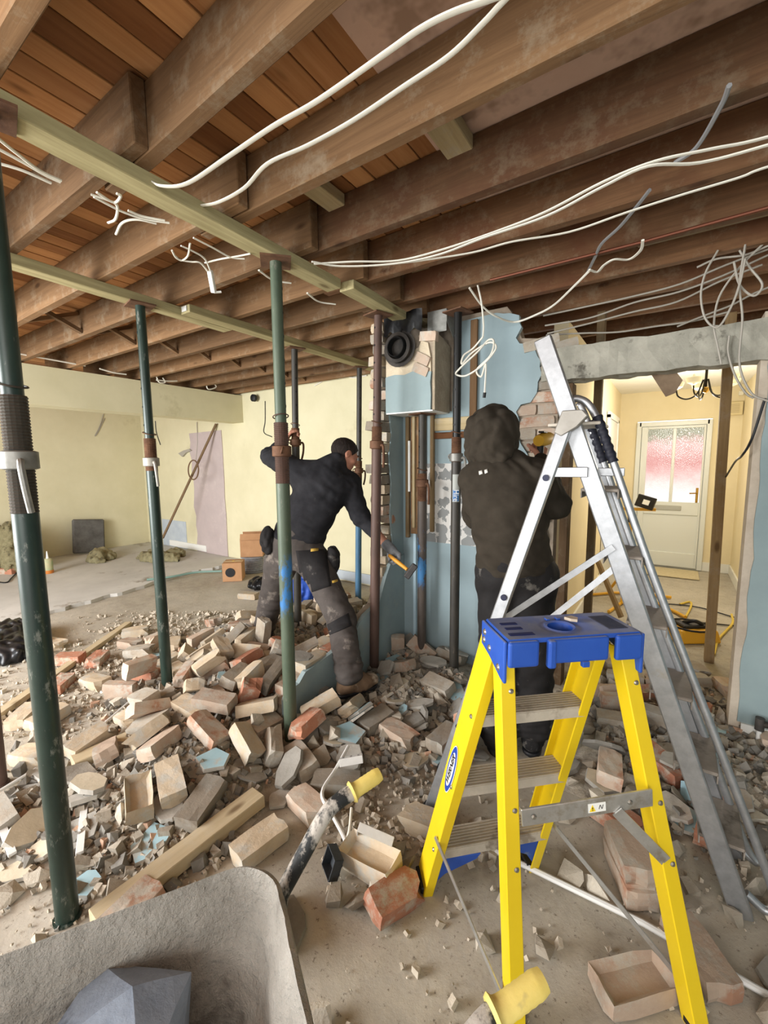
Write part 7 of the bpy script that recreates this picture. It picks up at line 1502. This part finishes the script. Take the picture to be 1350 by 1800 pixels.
G.cone(J1['wrR'].lerp(J1['elR'], .10), J1['wrR']+J1['dirR'].normalized()*.03, .037, .036, .01)
G.mesh('glove', rough_mat('grey_work_glove', (98, 100, 102), (132, 134, 136), 12, .9, .3, c3=(64, 64, 66), scale2=14), man1, 1)
def pouch(root, c, rad, lab, m, seed, R=None):
    F = Field([c[i]-max(rad)-.05 for i in range(3)], [c[i]+max(rad)+.05 for i in range(3)], .006); F.ell(c, rad, R, .01); F.folds(.006, .06, seed, 4); o = F.mesh('holster_pocket', m, root, 1); o['label'] = lab
pR, nR = on_surface(tr1, 583, 985); pouch(man1, pR+nR*.0+rt*.01, (.05, .05, .105), 'black hanging holster pocket', M_TPANEL, 3)
pL, nL = on_surface(tr1, 478, 950); pouch(man1, pL-rt*.03, (.05, .05, .10), 'black tool pouch at the left hip', M_TPANEL, 5)
def patch(root, o, px, m, nm, off=.004, lab=None, n=10):
    """cloth panel laid over a garment: every point dropped on to its surface"""
    b = MB(); g = []
    (x0, y0), (x1, y1), (x2, y2), (x3, y3) = px
    for j in range(n+1):
        for i in range(n+1):
            s, t = i/n, j/n; x = (x0*(1-s)+x1*s)*(1-t)+(x3*(1-s)+x2*s)*t; y = (y0*(1-s)+y1*s)*(1-t)+(y3*(1-s)+y2*s)*t
            h, nn = on_surface_fast(o, x, y); g.append(h+nn*off if h is not None else None)
    if all(p is None for p in g): return None
    b.v = [p if p is not None else Vector((0, 0, 0)) for p in g]
    for j in range(n):
        for i in range(n):
            k = j*(n+1)+i; fc = (k, k+1, k+n+2, k+n+1)
            if all(g[z] is not None for z in fc) and max((g[fc[0]]-g[z]).length for z in fc) < .06: b.f.append(fc)
    us = sorted({i for f in b.f for i in f}); mp = {v: i for i, v in enumerate(us)}; b.v = [b.v[i] for i in us]; b.f = [tuple(mp[i] for i in f) for f in b.f]
    if not b.f: return None
    q = b.build(nm, m, root, smooth=True)
    sm = q.modifiers.new('thickness', 'SOLIDIFY'); sm.thickness = .004; sm.offset = 0
    if lab: q['label'] = lab
    return q
_bv = {}
def on_surface_fast(o, px, py):
    if o.name not in _bv:
        off = wmat(o).translation; _bv[o.name] = BVHTree.FromPolygons([v.co+off for v in o.data.vertices], [tuple(p.vertices) for p in o.data.polygons])
    d = (rt*((px-675)/F_PX)-up*((py-900)/F_PX)+fw).normalized(); h = _bv[o.name].ray_cast(Vector((0, 0, CAM_H)), d); return h[0], h[1]
patch(man1, tr1, ((520, 968), (572, 966), (582, 1030), (535, 1045)), M_TPANEL, 'thigh_panel', lab='black thigh panel')
patch(man1, tr1, ((572, 1100), (612, 1078), (618, 1100), (576, 1118)), M_TPANEL, 'knee_panel', lab='black knee panel')
M_YTAG = plain('yellow_tag', (196, 160, 70), .7)
patch(man1, tr1, ((546, 965), (559, 964), (559, 969), (546, 970)), M_YTAG, 'pocket_tag', .008, n=2); patch(man1, tr1, ((583, 1022), (592, 1019), (593, 1023), (584, 1026)), M_YTAG, 'pocket_tag', .008, n=2)
patch(man1, jk1, ((498, 930), (566, 940), (562, 952), (496, 946)), M_JACKET, 'hem_band', .004, n=8) if False else None
M_PRINT = plain('white_print', (214, 212, 204), .7)
for px in (((842, 829), (848, 827), (849, 833), (843, 835)), ((852, 827), (857, 825), (858, 831), (853, 833))): patch(man2, jk2, px, M_PRINT, 'back_print', .003, n=2)
# drill
dA = at(958, 772, Y=2.52); dl = thing('drill', 'yellow and black hammer drill held by the hooded man against the brick pier', 'drill', dA)
df = Vector((.10, .97, .12)).normalized(); dn = Vector((0, 0, -1)); M_DY = plain('drill_yellow', (206, 158, 40), .5)
MB().tube([dA-df*.10, dA-df*.06, dA+df*.05, dA+df*.09], [.03, .037, .037, .028], 14).build('motor_body', M_DY, dl, smooth=True)
MB().tube([dA+df*.09, dA+df*.13], [.026, .016], 12).build('chuck', M_BLACK, dl, smooth=True); MB().tube([dA+df*.13, dA+df*.26], .005, 6).build('bit', M_GALV, dl)
MB().tube([dA-df*.06, dA-df*.08+dn*.13], [.019, .018], 10).build('grip', M_BLACK, dl, smooth=True); MB().box(dA-df*.085+dn*.155, (.065, .10, .05)).build('battery', M_BLACK, dl, bevel=.006)
MB().box(dA-df*.03+Vector((0, 0, .04)), (.03, .10, .01)).build('top_stripe', M_BLACK, dl, bevel=.003)
